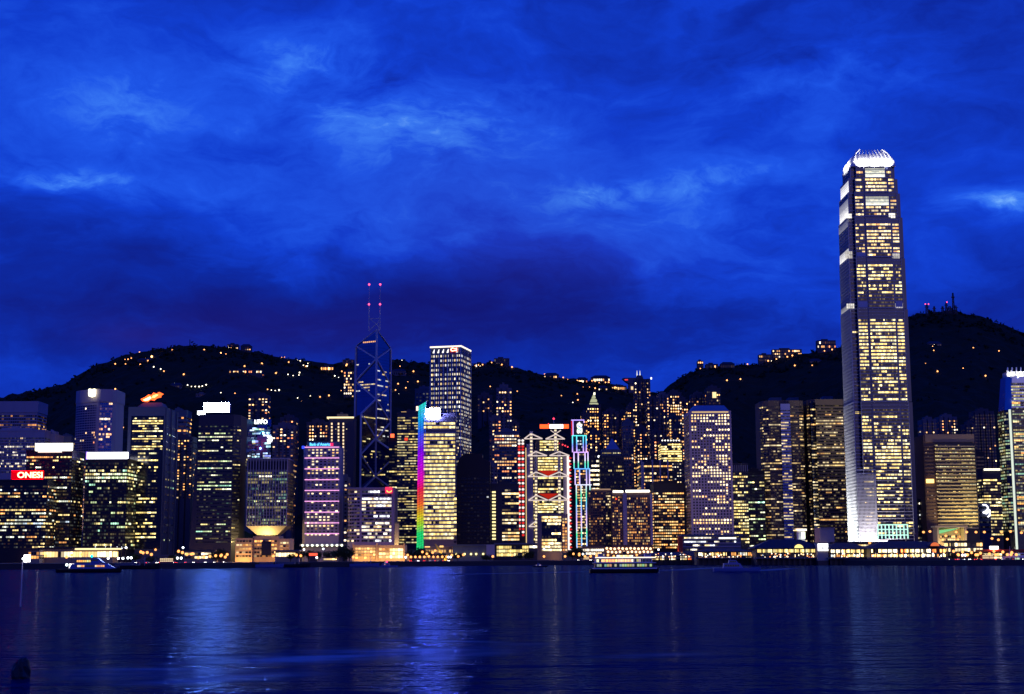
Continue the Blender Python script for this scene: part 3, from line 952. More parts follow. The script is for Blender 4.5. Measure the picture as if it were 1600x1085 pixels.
def build_midleft():
    # cluster of angular glass twins
    for (x0, x1, yt, lb, sg, sx, sy) in ((371, 397, 655, 'angular dark glass tower with stacked bays, left of the matching blue-lit one', 'left', 378.5, 660.5), (395, 421, 655, 'angular glass tower washed in blue light with white rooftop lettering', 'right', 408, 660)):
        b = B('office_tower', lb, 'office tower', x0, x1, yt, 1900, 36, 'pair of angular glass towers')
        h = b.w / 2
        c = h * .4
        b.wall(W['bluegrey'] if sg == 'left' else BLUEG, poly=[(-h + c, 0), (h - c, 0), (h, c), (h, 36 - c), (h - c, 36), (-h + c, 36), (-h, 36 - c), (-h, c)])
        zz = [(668, 680, 3.5), (688, 698, 4.5), (704, 716, 3.5)]
        for ya, yb, o in zz:
            mb = MB()
            mb.box(-h - 1.5, -h * .2, -o, 8, b.Z(yb), b.Z(ya), BLUEG)
            mb.build('bay', b.root)
            mb = MB()
            mb.box(h * .2, h + 1.5, -o, 8, b.Z(yb + 3), b.Z(ya + 3), BLUEG)
            mb.build('bay', b.root)
        for ya, yb, o in zz:
            b.rows(ya, yb, 4, pw=2.6, hf=.6, fill=.9, p=.34 if sg == 'left' else .55, pal='mixed' if sg == 'left' else 'blue', gain=1.4, conc=1.2, path=[(-h - 1.4, -o - .02), (-h * .2, -o - .02)], run=2)
            b.rows(ya + 3, yb + 3, 4, pw=2.6, hf=.6, fill=.9, p=.34 if sg == 'left' else .6, pal='mixed' if sg == 'left' else 'blue', gain=1.4, conc=1.2, path=[(h * .2, -o - .02), (h + 1.4, -o - .02)], run=2)
        b.rows(716, 738, 4.4, pw=2.6, hf=.6, fill=.9, p=.4, pal='yellow', gain=1.3, path=[(-h + c, 0), (h - c, 0)], run=3)
        mb = MB()
        w_ = (20 if sg == 'right' else 13) * b.mpp
        mb.box(b.X(sx, sy) - w_ / 2, b.X(sx, sy) + w_ / 2, -2, -1.2, b.Z(sy + 4), b.Z(sy - 4), W['black'])
        sb = mb.build('sign_board', b.root)
        text('LIPPO', sb, b.X(sx, sy), -2.4, b.Z(sy), w_, 6.6 * b.mpp, glow('white_letters', (.96, .97, 1.0), 4.5), depth=.25)
        if sg == 'right':
            b.rows(670, 676, 3, pw=2.4, hf=.7, fill=.95, p=.7, pal='green', gain=1.6, path=[(-h + c - 3, -4.2), (h * .3, -4.2)], run=3, name='bay_window_row')
            for (px, py, e, c3) in ((417, 682, 30000, (.5, .7, 1)), (408, 676, 16000, (.2, .9, 1)), (420, 690, 20000, (.7, .7, 1)), (404, 700, 12000, (.1, .2, 1))):
                lamp('floodlight', (b.cx + b.X(px), b.Y - 9, b.base + b.Z(py)), e, c3, .8)
            mb = MB()
            for (a_, d_) in (((419, 681), (424, 688)), ((424, 683), (426.5, 689)), ((421, 689), (426, 690)), ((420.5, 687), (421.6, 694))):
                mb.bar((b.X(*a_), -6, b.Z(a_[1])), (b.X(*d_), -6, b.Z(d_[1])), 2.6, glow('white_squiggle', (.85, .85, 1.0), 3.4))
            mb.build('neon_squiggle', b.root)
    flats('slim block of flats with cross-shaped plan above the angular glass twins', 387, 418, 617, 2250, .42, 4.4, 'flats2', ybot=700, gain=2.2)
    flats('pale-edged block of flats right of the blue-lit glass tower', 424, 458, 664, 1880, .30, 4.6, 'flats', ybot=830, bays=3)
    flats('dark block of flats topped with an orange-lit roof room behind the pale-edged one', 436, 462, 652, 2050, .14, 4.6, 'flats2', ybot=760)
    flats('dark block of flats peeping over the white tower with pink lines', 477, 511, 659, 1900, .34, 5.2, 'flats2', ybot=830, bays=4)
    b = tower('apartment_tower', 'dark tower with a gold-lit flat top and strings of gold lights down its front', 'apartment tower', 512, 552, 654, 1850, 30, 'flats2', 659, 830, 3.4, pw=20, hf=.3, fill=.1, p=.0, plant=.4, plant_h=6)
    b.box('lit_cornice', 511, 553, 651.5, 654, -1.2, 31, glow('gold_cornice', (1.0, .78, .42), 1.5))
    for px in (518.5, 529, 536.5):
        for k in range(22):
            y = 661 + k * 5.2
            mb = MB()
            mb.box(b.X(px - 1.1, y), b.X(px + 1.1, y), -.6, -.05, b.Z(y + 3), b.Z(y), glow('stair_light_gold', (1.0, .70, .42), 1.5))
            mb.build('stair_light', b.root)
    # white tower with pink neon lines
    b = B('office_tower', 'white office tower with pink neon lines every few floors and small square windows', 'office tower', 475, 530, 697, 1520, 36)
    h = b.w / 2
    b.wall(W['lilac'], poly=[(-h - 2.2, 7), (-h + 1.2, 0), (h, 0), (h, 36), (-h - 2.2, 36)])
    b.rows(701, 838, 4.55, pw=6.2, hf=.46, fill=.52, p=.30, pal='warm', gain=1.8, conc=1.4, path=[(-h + 2.5, 0), (h - .5, 0)], run=1, dim=.1)
    for k in range(9):
        y = 698.5 + k * 16.9
        b.box('neon_line', 476, 530, y, y + 1.15, -.8, -.2, glow('pink_neon', (1.0, .42, .85), 1.35))
    mb = MB()
    mb.box(b.X(477), b.X(526), 6, 26, b.h, b.Z(690), W['bluegrey'])
    mb.build('roof_plant', b.root)
    text('Bank of America', b.root, b.X(499), .6, b.Z(694.6), 33 * b.mpp, 4.6 * b.mpp, glow('cyan_letters', (.10, .50, 1.0), 2.6), depth=.3)
    b.box('sign_flag', 516, 520.5, 692.5, 697, 0, .8, glow('red_flag_sign', (1.0, .02, .12), 1.6))
    b.box('corner_light', 470.8, 474.5, 696.5, 700.5, 4, 7, glow('corner_blue', (.03, .06, 1.0), 2.0))
    mb = MB()
    mb.box(-h - 3, h + 5, -5, 30, b.Z(853.5), b.Z(850.6), W['pale'])
    cp = mb.build('canopy', b.root)
    for k in range(9):
        mb = MB()
        x = -h + k * (2 * h + 4) / 8
        mb.ball((x, -5.6, b.Z(852.5)), 1.25, glow('canopy_lamp_light', (.92, 1.0, .72), 2.6))
        mb.build('canopy_lamp', b.root)
    flats('narrow grey block squeezed between the pink-lined tower and the banded building', 530, 543, 745, 1650, .25, 6, 'grey', ybot=860, bays=1)
    # banded building with red square sign
    b = B('office_building', 'broad pale-banded office building with a rounded corner and a red square sign at top right', 'office building', 541, 616, 764, 1500, 44)
    h = b.w / 2
    rr = 14
    arc = [(-h + rr - rr * math.sin(t), rr - rr * math.cos(t)) for t in [R(90) * (1 - i / 7) for i in range(8)]]
    b.wall(W['lilac'], poly=arc + [(h, 0), (h, 44), (-h, 44)])
    b.rows(766, 848, 5.6, pw=3.0, hf=.56, fill=.96, p=.42, pal='white', gain=1.6, conc=1.1, path=[(-h + rr + 2, 0), (h - 3, 0)], run=3)
    b.rows(766, 848, 5.6, pw=3.0, hf=.5, fill=1, p=.12, pal='warm', gain=1.5, conc=1.1, path=arc, run=3, name='corner_window_row')
    b.box('edge_fin', 613.6, 616, 764, 862, -1, 4, W['lilac'])
    b.box('roof_slab', 540, 617, 762, 764, -1, 45, W['lilac'])
    sb = b.box('red_sign', 602.5, 613, 761.5, 771, -2.2, -.6, glow('red_square_sign', (1.0, .03, .10), 1.5, True))
    mb = MB()
    for i in range(9):
        a0, a1 = R(-20 + i * 25), R(-20 + (i + 1) * 25)
        cxp, czp = b.X(608), b.Z(767.6)
        mb.bar((cxp - math.cos(a0) * 2.3, -2.5, czp - math.sin(a0) * 1.3), (cxp - math.cos(a1) * 2.3, -2.5, czp - math.sin(a1) * 1.3), .7, glow('gold_emblem', (1.0, .66, .12), 2.2))
    mb.build('emblem', sb)
    b = B('podium_building', 'low podium blazing with orange light below the broad banded building', 'podium building', 551, 633, 852, 1420, 26)
    b.wall(W['podium'])
    for k, px in enumerate((552, 589, 632)):
        b.box('pier', px - 1.2, px + 1.2, 849.5, 876, -1.6, 2, W['podium'])
    b.rows(855, 874, 4.8, pw=4.6, hf=.62, fill=.8, p=.9, pal='orange', gain=1.6, conc=6, path=[(b.X(555), 0), (b.X(587), 0)], run=4, dim=1)
    b.rows(855, 862, 6, pw=4.6, hf=.5, fill=.8, p=.9, pal='orange', gain=1.3, conc=6, path=[(b.X(592), 0), (b.X(612), 0)], run=4)
    b.rows(857, 873, 5.3, pw=4.6, hf=.8, fill=.9, p=.97, pal='warm', gain=3.2, conc=20, path=[(b.X(609), -.1), (b.X(630), -.1)], run=4, name='shopfront_row')
    b.rows(863, 873, 5, pw=4.6, hf=.7, fill=.9, p=.97, pal='warm', gain=1.9, conc=20, path=[(b.X(592), -.1), (b.X(608), -.1)], run=4, name='shopfront_row')
    for px in (560, 575, 597, 616, 627):
        lamp('floodlight', (b.cx + b.X(px), b.Y - 10, 5), 6500, (1, .52, .16), .8)
    # lit column right of it
    b = B('lift_tower', 'slender gold-lit concrete shaft beside the red square sign building', 'lift tower', 617, 623, 818, 1510, 8)
    b.wall(W['cream'])
    b.box('cap', 616.6, 623.4, 817, 818.4, -.6, 8.6, W['grey'])
    lamp('floodlight', (b.cx + 1, b.Y - 7, 9), 30000, (1, .7, .25), .6, spot=70, aim=(b.cx, b.Y, 24))


def build_triangles():
    """the prism tower: four triangular shafts of different height around one axis, braced by diagonals"""
    Y = 2000
    base = 3.8
    fl = at(563, 760, Y)
    th = R(15.6)
    s = 51.0
    ux, uy = math.cos(th), math.sin(th)
    FL = Vector((fl.x, Y, 0))
    FR = FL + Vector((ux * s, uy * s, 0))
    BL = FL + Vector((-uy * s, ux * s, 0))
    BR = FR + Vector((-uy * s, ux * s, 0))
    C = (FL + BR) / 2
    root = thing('bank_tower', 'faceted blue glass tower of triangular shafts with crossed diagonals and twin masts', 'bank tower', (C.x, C.y, base))
    o = Vector((C.x, C.y, 0))
    loc = lambda p, z: Vector((p.x - o.x, p.y - o.y, z - base))
    zc = lambda py, p=C, px=587: at(px, py, p.y).z

    tops = {'B': (515, 538), 'L': (624, 650), 'R': (687, 711), 'F': (745, 770)}
    zt = {k: (zc(a), zc(b)) for k, (a, b) in tops.items()}
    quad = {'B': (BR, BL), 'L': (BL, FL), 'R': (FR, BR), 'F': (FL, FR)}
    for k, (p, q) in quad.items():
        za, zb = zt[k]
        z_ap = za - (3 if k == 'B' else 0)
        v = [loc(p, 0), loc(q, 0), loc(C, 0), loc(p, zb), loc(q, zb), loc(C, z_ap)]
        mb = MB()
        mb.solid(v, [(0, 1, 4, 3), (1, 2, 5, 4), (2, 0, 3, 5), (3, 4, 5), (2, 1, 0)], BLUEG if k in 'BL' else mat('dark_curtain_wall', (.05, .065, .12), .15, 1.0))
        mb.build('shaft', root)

    def strip(p, q, ya, yb, ph, prob, pal, gain, off=.3, gls=BLUEG):
        """window rows along a vertical glass plane from p to q"""
        n = round((yb - ya) / ph)
        d = (q - p)
        L = d.length
        u = d / L
        nrm = Vector((u.y, -u.x, 0))
        for i in range(n):
            py = ya + (i + .5) * ph
            z = zc(py)
            mb = MB()
            pr = rnd.betavariate(prob * .9, (1 - prob) * .9)
            kk = int(L / 2.6)
            state, left = 0, 0
            for j in range(kk):
                if left <= 0:
                    state, left, tone = rnd.random() < pr, rnd.randint(1, 3), pick(pal)
                left -= 1
                g = gain * rnd.uniform(.3, 1.1)
                a = p + u * (L * (j + .08) / kk) + nrm * off
                b_ = p + u * (L * (j + .92) / kk) + nrm * off
                if state:
                    mb.face([loc(a, z - .8), loc(b_, z - .8), loc(b_, z + .8), loc(a, z + .8)], WIN, tuple(c * g for c in tone))
                else:
                    mb.face([loc(a, z - .8), loc(b_, z - .8), loc(b_, z + .8), loc(a, z + .8)], gls)
            if mb.f:
                mb.build('window_row', root)
    strip(BL, C, 538, 622, 4.6, .15, 'white', 1.1)
    strip(C, BR, 540, 684, 4.6, .16, 'white', 1.1)
    strip(FL, C, 652, 744, 4.7, .22, 'yellow', 1.3)
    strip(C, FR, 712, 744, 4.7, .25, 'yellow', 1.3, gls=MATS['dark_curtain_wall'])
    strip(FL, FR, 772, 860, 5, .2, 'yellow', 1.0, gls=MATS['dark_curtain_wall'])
    mb = MB()
    a, b_ = BL + (C - BL) * .35, C
    nrm = Vector(((C - BL).y, -(C - BL).x, 0)).normalized() * .35
    for k in range(7):
        q0, q1 = a + (C - a) * (k / 7 + .01), a + (C - a) * ((k + .8) / 7)
        mb.face([loc(q0 + nrm, zc(533) - 1.4), loc(q1 + nrm, zc(533) - 1.4), loc(q1 + nrm, zc(533) + .4), loc(q0 + nrm, zc(533) + .4)], WIN, (1.2, .55, .2))
    mb.build('sky_lobby', root)
    st = mat('brace_metal', (.50, .50, .60), .45, 0)
    out = Vector((0, -1.2, 0))

    def brace(pts, w=1.9):
        for (p, ya), (q, yb) in zip(pts, pts[1:]):
            mb = MB()
            mb.bar(loc(p, zc(ya)) + out, loc(q, zc(yb)) + out, w, st)
            mb.build('diagonal_brace', root)

    def post(p, ya, yb, w=2.0):
        mb = MB()
        mb.bar(loc(p, zc(ya)) + out, loc(p, zc(yb)) + out, w, st)
        mb.build('corner_post', root)
    post(C, 515, 745, 2.2)
    post(BL, 538, 650)
    post(BR, 540, 704)
    post(FL, 650, 858)
    post(FR, 711, 858)
    brace([(BL, 538), (C, 561), (BL, 594), (C, 624), (FL, 650), (C, 685), (FL, 713), (C, 745)])
    brace([(BR, 540), (C, 561), (BR, 598), (C, 624), (BR, 657), (C, 687), (FR, 711), (C, 745)])
    brace([(C, 745), (FL, 770), (FR, 770), (C, 745)])
    brace([(C, 515), (BL, 538)], 1.2)
    brace([(C, 515), (BR, 540)], 1.2)
    # masts
    m1, m2 = at(576.3, 512, C.y), at(593.6, 512, C.y)
    red = glow('mast_beacon_light', (1.0, .08, .22), 3.0)
    for m_, px in ((m1, 576), (m2, 593.6)):
        mb = MB()
        P = Vector((m_.x, C.y, 0))
        mb.bar(loc(P, zc(516)), loc(P, zc(478)), 1.3, st, n=6)
        mb.bar(loc(P, zc(478)), loc(P, zc(445)), .8, st, n=6)
        ms = mb.build('mast', root)
        for y in (445, 476):
            mb = MB()
            mb.ball(loc(P, zc(y)) - Vector((0, 1.2, 0)), 1.5, red)
            mb.build('beacon', ms)
    P1, P2 = Vector((m1.x, C.y, 0)), Vector((m2.x, C.y, 0))
    mb = MB()
    mb.bar(loc(P1, zc(498)), loc(P2, zc(498)), 1.0, st)
    mb.bar(loc(P1, zc(498)), loc(C, zc(507)), 1.0, st)
    mb.bar(loc(P2, zc(498)), loc(C, zc(507)), 1.0, st)
    mb.bar(loc(C, zc(506)), loc(P1, zc(517)), 1.4, st)
    mb.bar(loc(C, zc(506)), loc(P2, zc(517)), 1.4, st)
    mb.build('mast_truss', root)


def build_center():
    # white lattice tower behind the rainbow one
    b = B('office_tower', 'tall square tower covered in a grid of tiny white lights with a glowing roof outline', 'office tower', 671, 721, 543, 1980, 50)
    b.root.rotation_euler = (0, 0, R(-14))
    h = b.w / 2
    b.wall(W['bluegrey'])
    b.rows(553, 640, 7.2, pw=3.7, hf=.46, fill=.5, p=.80, pal='white', gain=1.15, conc=9, run=1, glass=WIN, dim=.5, ps=.9)
    b.rows(640, 730, 5.4, pw=2.6, hf=.5, fill=.55, p=.5, pal='white', gain=1.0, conc=5, run=2, glass=WIN, dim=.4, name='lower_window_row')
    mb = MB()
    for k in range(8):
        x = -h + 2 * h * k / 7
        mb.box(x - .5, x + .5, -.9, -.3, -3, b.h, W['silver'])
    for k in range(1, 8):
        y = 50 * k / 7
        mb.box(h + .3, h + .9, y - .5, y + .5, -3, b.h, W['silver'])
    mb.build('mullion', b.root)
    mb = MB()
    ln = glow('roof_outline_light', (1.0, .88, .70), 1.6)
    mb.box(-h - .6, h + .6, -1.2, .2, b.h - .2, b.h + 1.8, ln)
    mb.box(h - .6, h + .8, .3, 50, b.h - .2, b.h + 1.8, ln)
    mb.build('roof_outline', b.root)
    for k in range(6):
        if k == 4:
            continue
        for dz in (0,):
            mb = MB()
            x = b.X(677 + k * 7.6, 550)
            mb.solid([(x - 1.4, -1.2, b.Z(551.5)), (x + 1.0, -1.2, b.Z(551.5)), (x + 1.4, -1.2, b.Z(546)), (x + .8, -1.2, b.Z(546)), (x - 1.4, -.4, b.Z(551.5)), (x + 1.0, -.4, b.Z(551.5)), (x + 1.4, -.4, b.Z(546)), (x + .8, -.4, b.Z(546))],
                     [(0, 1, 2, 3), (4, 7, 6, 5), (0, 4, 5, 1), (1, 5, 6, 2), (2, 6, 7, 3), (3, 7, 4, 0)], glow('crown_light', (1.0, .95, .88), 1.8))
            mb.build('crown_lamp', b.root)
    lg = b.box('logo_sign', 704.5, 716.5, 543.9, 550.9, -2.2, -1.2, glow('red_logo_ground', (.9, .04, .03), 1.0))
    mb = MB()
    gl = glow('logo_mark_light', (1.0, .78, .52), 3.0)
    for i in range(8):
        a0, a1 = R(60 + i * 30), R(60 + (i + 1) * 30)
        cxp, czp = b.X(708.5, 547), b.Z(547.3)
        mb.bar((cxp + math.cos(a0) * 2.4, -2.5, czp + math.sin(a0) * 2.1), (cxp + math.cos(a1) * 2.4, -2.5, czp + math.sin(a1) * 2.1), 1.0, gl)
    mb.bar((b.X(710.5, 547), -2.5, b.Z(549)), (b.X(714.5, 547), -2.5, b.Z(549)), .9, gl)
    mb.bar((b.X(710.5, 547), -2.5, b.Z(546.2)), (b.X(714.5, 547), -2.5, b.Z(546.2)), .9, gl)
    mb.bar((b.X(714.6, 547), -2.5, b.Z(544.8)), (b.X(714.6, 547), -2.5, b.Z(550)), .9, gl)
    mb.build('logo_mark', lg)
    tower('office_tower', 'pale blue block behind the top of the rainbow strip', 'office block', 648, 676, 609, 2150, 30, 'bluegrey', 613, 700, 5.5, pw=5, hf=.4, fill=.5, p=.06, pal='white', gain=.8, ybot=760, plant=.6)
    b = tower('office_tower', 'dark round-cornered tower with amber ribbon windows left of the rainbow strip', 'office tower', 620, 656, 646, 1760, 36, 'dark', 651, 850, 4.25, pw=3, hf=.42, fill=.96, p=.55, pal='yellow', gain=.75, conc=1.6, plant=.5, run=4)
    b.box('roof_light', 626, 634, 642.6, 645.4, 8, 12, glow('amber_roof_light', (1.0, .62, .22), 2.0))
    b.box('red_lamp', 632.4, 637, 684.5, 688.5, -1.2, -.2, glow('red_wall_lamp', (1.0, .06, .03), 1.5))
    b = tower('office_tower', 'narrow dark slab with one red lamp between the faceted tower and the amber ribbon tower', 'office block', 607, 621, 683, 1900, 30, 'black', 690, 860, 5, pw=4, hf=.4, p=.22, pal='yellow', plant=0)
    b.box('red_lamp', 610.5, 616, 678.5, 684, -3, 0, glow('red_roof_lamp', (1.0, .12, .04), 2.6))
    # rainbow strip building
    b = B('office_tower', 'bright yellow-banded tower with a tall rainbow light strip down its left side', 'office tower', 662, 711, 652, 1500, 40)
    h = b.w / 2
    b.wall(W['grey'])
    b.rows(659, 850, 5.95, pw=3.1, hf=.56, fill=.95, p=.86, pal='yellow', gain=1.35, conc=5, path=[(-h, 0), (h, 0)], run=5, skip=(2, 31), dim=.5)
    mb = MB()
    for i in range(32):
        z = b.Z(659 + i * 5.95)
        mb.box(-h - .3, h + .3, -.75, -.22, z - .45, z + .45, W['pale'])
    mb.build('spandrel', b.root)
    mb = MB()
    mb.box(b.X(709.5), b.X(713.5), -1, 6, -3, b.Z(774), W['grey'])
    mb.build('side_wing', b.root)
    b.rows(777, 850, 5.95, pw=3.1, hf=.56, fill=.95, p=.86, pal='yellow', gain=1.6, conc=5, path=[(b.X(709.5), -1), (b.X(713.5), -1)], run=5, name='wing_window_row')
    b.box('roof_plant', 664, 711, 645, 651.9, 4, 34, W['grey'])
    mb = MB()
    mb.box(b.X(665, 645), b.X(687.5, 645), -.5, 3, b.Z(653), b.Z(638.5), W['pale'])
    so = mb.build('roof_sign', b.root)
    mb = MB()
    mb.box(b.X(665.3, 645), b.X(687.2, 645), -1, -.55, b.Z(652.7), b.Z(638.8), glow('cobalt_white_sign', (.26, .28, 1.0), 800, True))
    mb.build('lit_face', so)
    stops = [(627, (.02, .75, .62)), (650, (.0, .45, .95)), (672, (.02, .10, 1.0)), (700, (.20, .0, 1.0)), (725, (.62, .0, .95)), (750, (.95, .0, .5)), (765, (.95, .01, .06)), (788, (.95, .14, .01)), (806, (.85, .62, .0)), (822, (.35, .80, .02)), (834, (.0, .75, .16)), (862, (.0, .78, .22))]

    def rb(y):
        for (a, c), (d, e) in zip(stops, stops[1:]):
            if y <= d:
                t = (y - a) / (d - a)
                return tuple(c[i] + (e[i] - c[i]) * t for i in range(3))
        return stops[-1][1]
    st = MB()
    xa, xb = b.X(653.2, 627), b.X(666, 627)
    xa2, xb2 = b.X(650.4, 855), b.X(662, 855)
    st.solid([(xa, 3, b.Z(634)), (xb, 0, b.Z(627)), (xb2, 0, -1), (xa2, 3, -1), (xa, 9, b.Z(634)), (xb, 8, b.Z(627)), (xb2, 8, -1), (xa2, 9, -1)],
             [(0, 1, 2, 3), (7, 6, 5, 4), (0, 4, 5, 1), (1, 5, 6, 2), (2, 6, 7, 3), (3, 7, 4, 0)], W['grey'])
    so = st.build('light_wall', b.root)
    nrow = 58
    for i in range(nrow):
        mb = MB()
        for j in range(3):
            def pt(u, v):
                y0 = 634 + (627 - 634) * u
                zt_, zb_ = b.Z(y0) - .3, b.Z(857) + (-2.4 * (1 - u))
                x = (xa + (xb - xa) * u) * (1 - v) + (xa2 + (xb2 - xa2) * u) * v
                yy = (1 - u) * 3 - .35
                return (x, yy, zt_ * (1 - v) + zb_ * v)
            u0, u1, v0, v1 = (j + .05) / 3, (j + .95) / 3, (i + .06) / nrow, (i + .94) / nrow
            c = rb(627 + (i + .5 - j * .25) / nrow * 235)
            g = rnd.uniform(.8, 1.0)
            mb.face([pt(u0, v1), pt(u1, v1), pt(u1, v0), pt(u0, v0)], SIGN, tuple(x * g for x in c))
        mb.build('light_panel', so)
    b.box('corner_lamp', 650, 655.5, 634.5, 641, 3, 6, glow('peach_lamp', (1.0, .6, .45), 2.4))
    # unlit round tower
    b = B('office_tower', 'big unlit black tower with a rounded top right of the rainbow tower', 'office tower', 712, 766, 735, 1560, 40)
    h = b.w / 2
    mb = MB()
    pts = [(-h, -3)] + [(-h + (2 * h * .62) * (1 - math.cos(t)) * .5, b.Z(742) + (b.Z(709) - b.Z(742)) * math.sin(t)) for t in [R(90) * i / 10 for i in range(11)]]
    pts += [(h * .55, b.Z(709)), (h * .55, b.Z(716)), (h, b.Z(722)), (h, -3)]
    n = len(pts)
    mb.solid([(x, 0, z) for x, z in pts] + [(x, 40, z) for x, z in pts], [tuple(range(n - 1, -1, -1)), tuple(range(n, 2 * n))] + [(i, (i + 1) % n, n + (i + 1) % n, n + i) for i in range(n)], W['black'])
    mb.build('wall', b.root)
    b.rows(745, 850, 6, pw=5, hf=.4, fill=.6, p=.012, pal='white', gain=1.0, conc=9, path=[(-h + 2, 0), (h - 1, 0)], run=1, dim=.02)
    # behind, up the slope
    flats('tall pale block of flats standing alone on the dark slope', 775, 800, 606, 2350, .26, 5, 'flats', ybot=690, bays=3, top=6)
    flats('low block of flats on the slope right of the white lattice tower', 746, 769, 617, 2500, .30, 4.4, 'flats2', ybot=645, bays=3)
    flats('dim block of flats below the tall pale one on the dark slope', 764, 783, 652, 2120, .26, 5, 'flats', ybot=730, bays=2)
    tower('office_tower', 'stepped tower with an amber-lit top floor behind the coat-hanger bank', 'office tower', 772, 812, 676, 1900, 30, 'bluegrey', 679, 790, 5.0, pw=4, hf=.45, fill=.75, p=.42, pal='home', gain=1.6, conc=1.8, plant=.5, prow=lambda i, n: .95 if i in (0, 1) else .36)
    b = tower('office_tower', 'dark tower with a pale left strip of yellow stair lights left of the coat-hanger bank', 'office tower', 764, 811, 758, 1580, 34, 'dark', 764, 846, 5.2, pw=4.4, hf=.5, fill=.95, p=.62, pal='warm', gain=1.5, conc=1.6, plant=.4, path=[(-2, 0), (16.5, 0)])
    for k in range(15):
        y = 768 + k * 5.2
        mb = MB()
        mb.box(b.X(769), b.X(774.5), -.5, -.05, b.Z(y + 2.6), b.Z(y), glow('stair_light_yellow', (1.0, .84, .36), 1.6))
        mb.build('stair_light', b.root)
    flats('dim low block of flats left of the yellow stair-light tower', 757, 777, 724, 1750, .2, 5, 'flats', ybot=800, bays=2)
    flats('dark block behind the white lit stair lamps of the coat-hanger bank', 796, 812, 660, 2080, .3, 4.6, 'flats2', ybot=740, bays=2)
def build_hanger_bank():
    """the bank with stacked coat-hanger trusses, lit masts and red and white stair towers"""
    b = B('bank_tower', 'steel bank tower with white coat-hanger trusses and red and white stair lights', 'bank tower', 824, 888, 690, 1800, 50)
    h = b.w / 2
    P = lambda px, py, y=0: Vector((b.X(px, 760), y, b.Z(py)))
    dk = W['dark']
    mb = MB()
    mb.box(b.X(838), b.X(874), 3, 50, -3, b.Z(688), dk)
    mb.box(b.X(826), b.X(886), 8, 50, -3, b.Z(712), dk)
    mb.build('wall', b.root)
    b.box('service_shaft', 822.5, 833, 694, 862, -1, 12, W['lilac'])
    b.box('service_shaft', 880, 886, 714, 850, 2, 12, W['lilac'])
    b.box('shaft_edge_light', 821, 822.4, 700, 858, -.6, .2, glow('gold_edge_light', (1.0, .68, .30), .9))
    # floors between the trusses
    for (x0, x1, ya, yb, ph, p, g) in ((844, 873, 688, 705, 4.2, .92, 1.7), (841, 879, 714, 736, 4.4, .9, 1.7), (841, 880, 745, 749, 4, .95, 2.0), (843, 878, 749, 760, 5.5, .42, 1.4), (841, 880, 762, 771, 4.4, .92, 1.7), (828, 884, 782, 802, 4.2, .85, 1.8), (834, 840, 803, 850, 4.6, .7, 1.4), (826, 836, 716, 780, 5, .3, 1.0)):
        b.rows(ya, yb, ph, pw=2.4, hf=.56, fill=.92, p=p, pal='yellow', gain=g, conc=8, path=[(b.X(x0), 2.6), (b.X(x1), 2.6)], run=3, dim=.4)
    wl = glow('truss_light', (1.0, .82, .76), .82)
    fr = mat('truss_metal', (.5, .48, .5), .4, .3)
    # masts with their strings of lamps
    ml = glow('mast_lamp_light', (1.0, .80, .48), 1.4)
    for px, yt, yb in ((830.5, 674, 744), (837.5, 704, 862), (874, 706, 862), (868.5, 668, 706)):
        mb = MB()
        mb.bar(P(px - 1.3, yt), P(px - 1.3, yb), 1.3, fr)
        mb.bar(P(px + 1.3, yt), P(px + 1.3, yb), 1.3, fr)
        k = yt + 2
        while k < yb:
            mb.bar(P(px - 1.3, k), P(px + 1.3, k), .9, fr)
            k += 5.2
        m_ = mb.build('mast', b.root)
        k = yt + 5 if yt < 700 else 752
        while k < yb - 2:
            l = MB()
            c = P(px, k, -1.4)
            l.box(c.x - 1.3, c.x + 1.3, c.y - .6, c.y + .6, c.z - .95, c.z + .95, ml)
            l.build('mast_lamp', m_)
            k += 5.4

    def hanger(xc, ytop, xl, xr, yb, left=True, right=True):
        mb = MB()
        for on, xe in ((left, xl), (right, xr)):
            if not on:
                continue
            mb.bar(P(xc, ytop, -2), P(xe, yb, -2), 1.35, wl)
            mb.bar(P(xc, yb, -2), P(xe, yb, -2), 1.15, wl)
        mb.build('hanger_truss', b.root)
    hanger(830, 678, 819.5, 848, 686)
    hanger(869, 679, 853, 883, 686.5)
    hanger(837.5, 706, 825, 855, 712.5)
    hanger(874, 706, 859, 890, 712.5)
    hanger(837.5, 738, 825, 856, 745)
    hanger(874, 738, 857, 889, 745)
    hanger(837.5, 774, 825.5, 856, 782)
    hanger(874, 774, 857, 888, 782)
    hanger(837.5, 814, 826, 856, 823, True, False)
    mb = MB()
    mb.bar(P(869, 678, .6), P(861, 672.5, .6), .9, wl)
    mb.bar(P(869, 678, .6), P(877, 672.5, .6), 1.1, wl)
    mb.build('roof_brace', b.root)
    rl = glow('red_soffit_light', (.85, .03, .015), .55)
    for y in (735.5, 771.5):
        mb = MB()
        mb.solid([P(841, y, 1.8), P(873, y, 1.8), P(857, y + 8.5, 1.8), P(841, y, 2.5), P(873, y, 2.5), P(857, y + 8.5, 2.5)], [(0, 2, 1), (3, 4, 5), (0, 1, 4, 3), (1, 2, 5, 4), (2, 0, 3, 5)], rl)
        mb.build('red_soffit', b.root)
    # stair tower: two columns of alternating red and white lamps
    sr, sw = glow('stair_red_light', (.85, .03, .03), 1.0), glow('stair_white_light', (1.0, .86, .80), 1.35)
    st = MB()
    st.box(b.X(807.5), b.X(821), 6, 16, -3, b.Z(684), dk)
    so = st.build('stair_tower', b.root)
    for c, px in enumerate((811.5, 817.2)):
        for k in range(32):
            y = 688 + k * 4.78
            if c == 0 and k > 29:
                continue
            mb = MB()
            p = P(px, y, 4.6)
            r = 1.5
            mb.ball(p, r, sw if k in (0, 1) or k % 2 == 0 and k > 2 else sr, nu=8, nv=4, sq=(1.15, .8, 1))
            mb.build('stair_lamp', so)
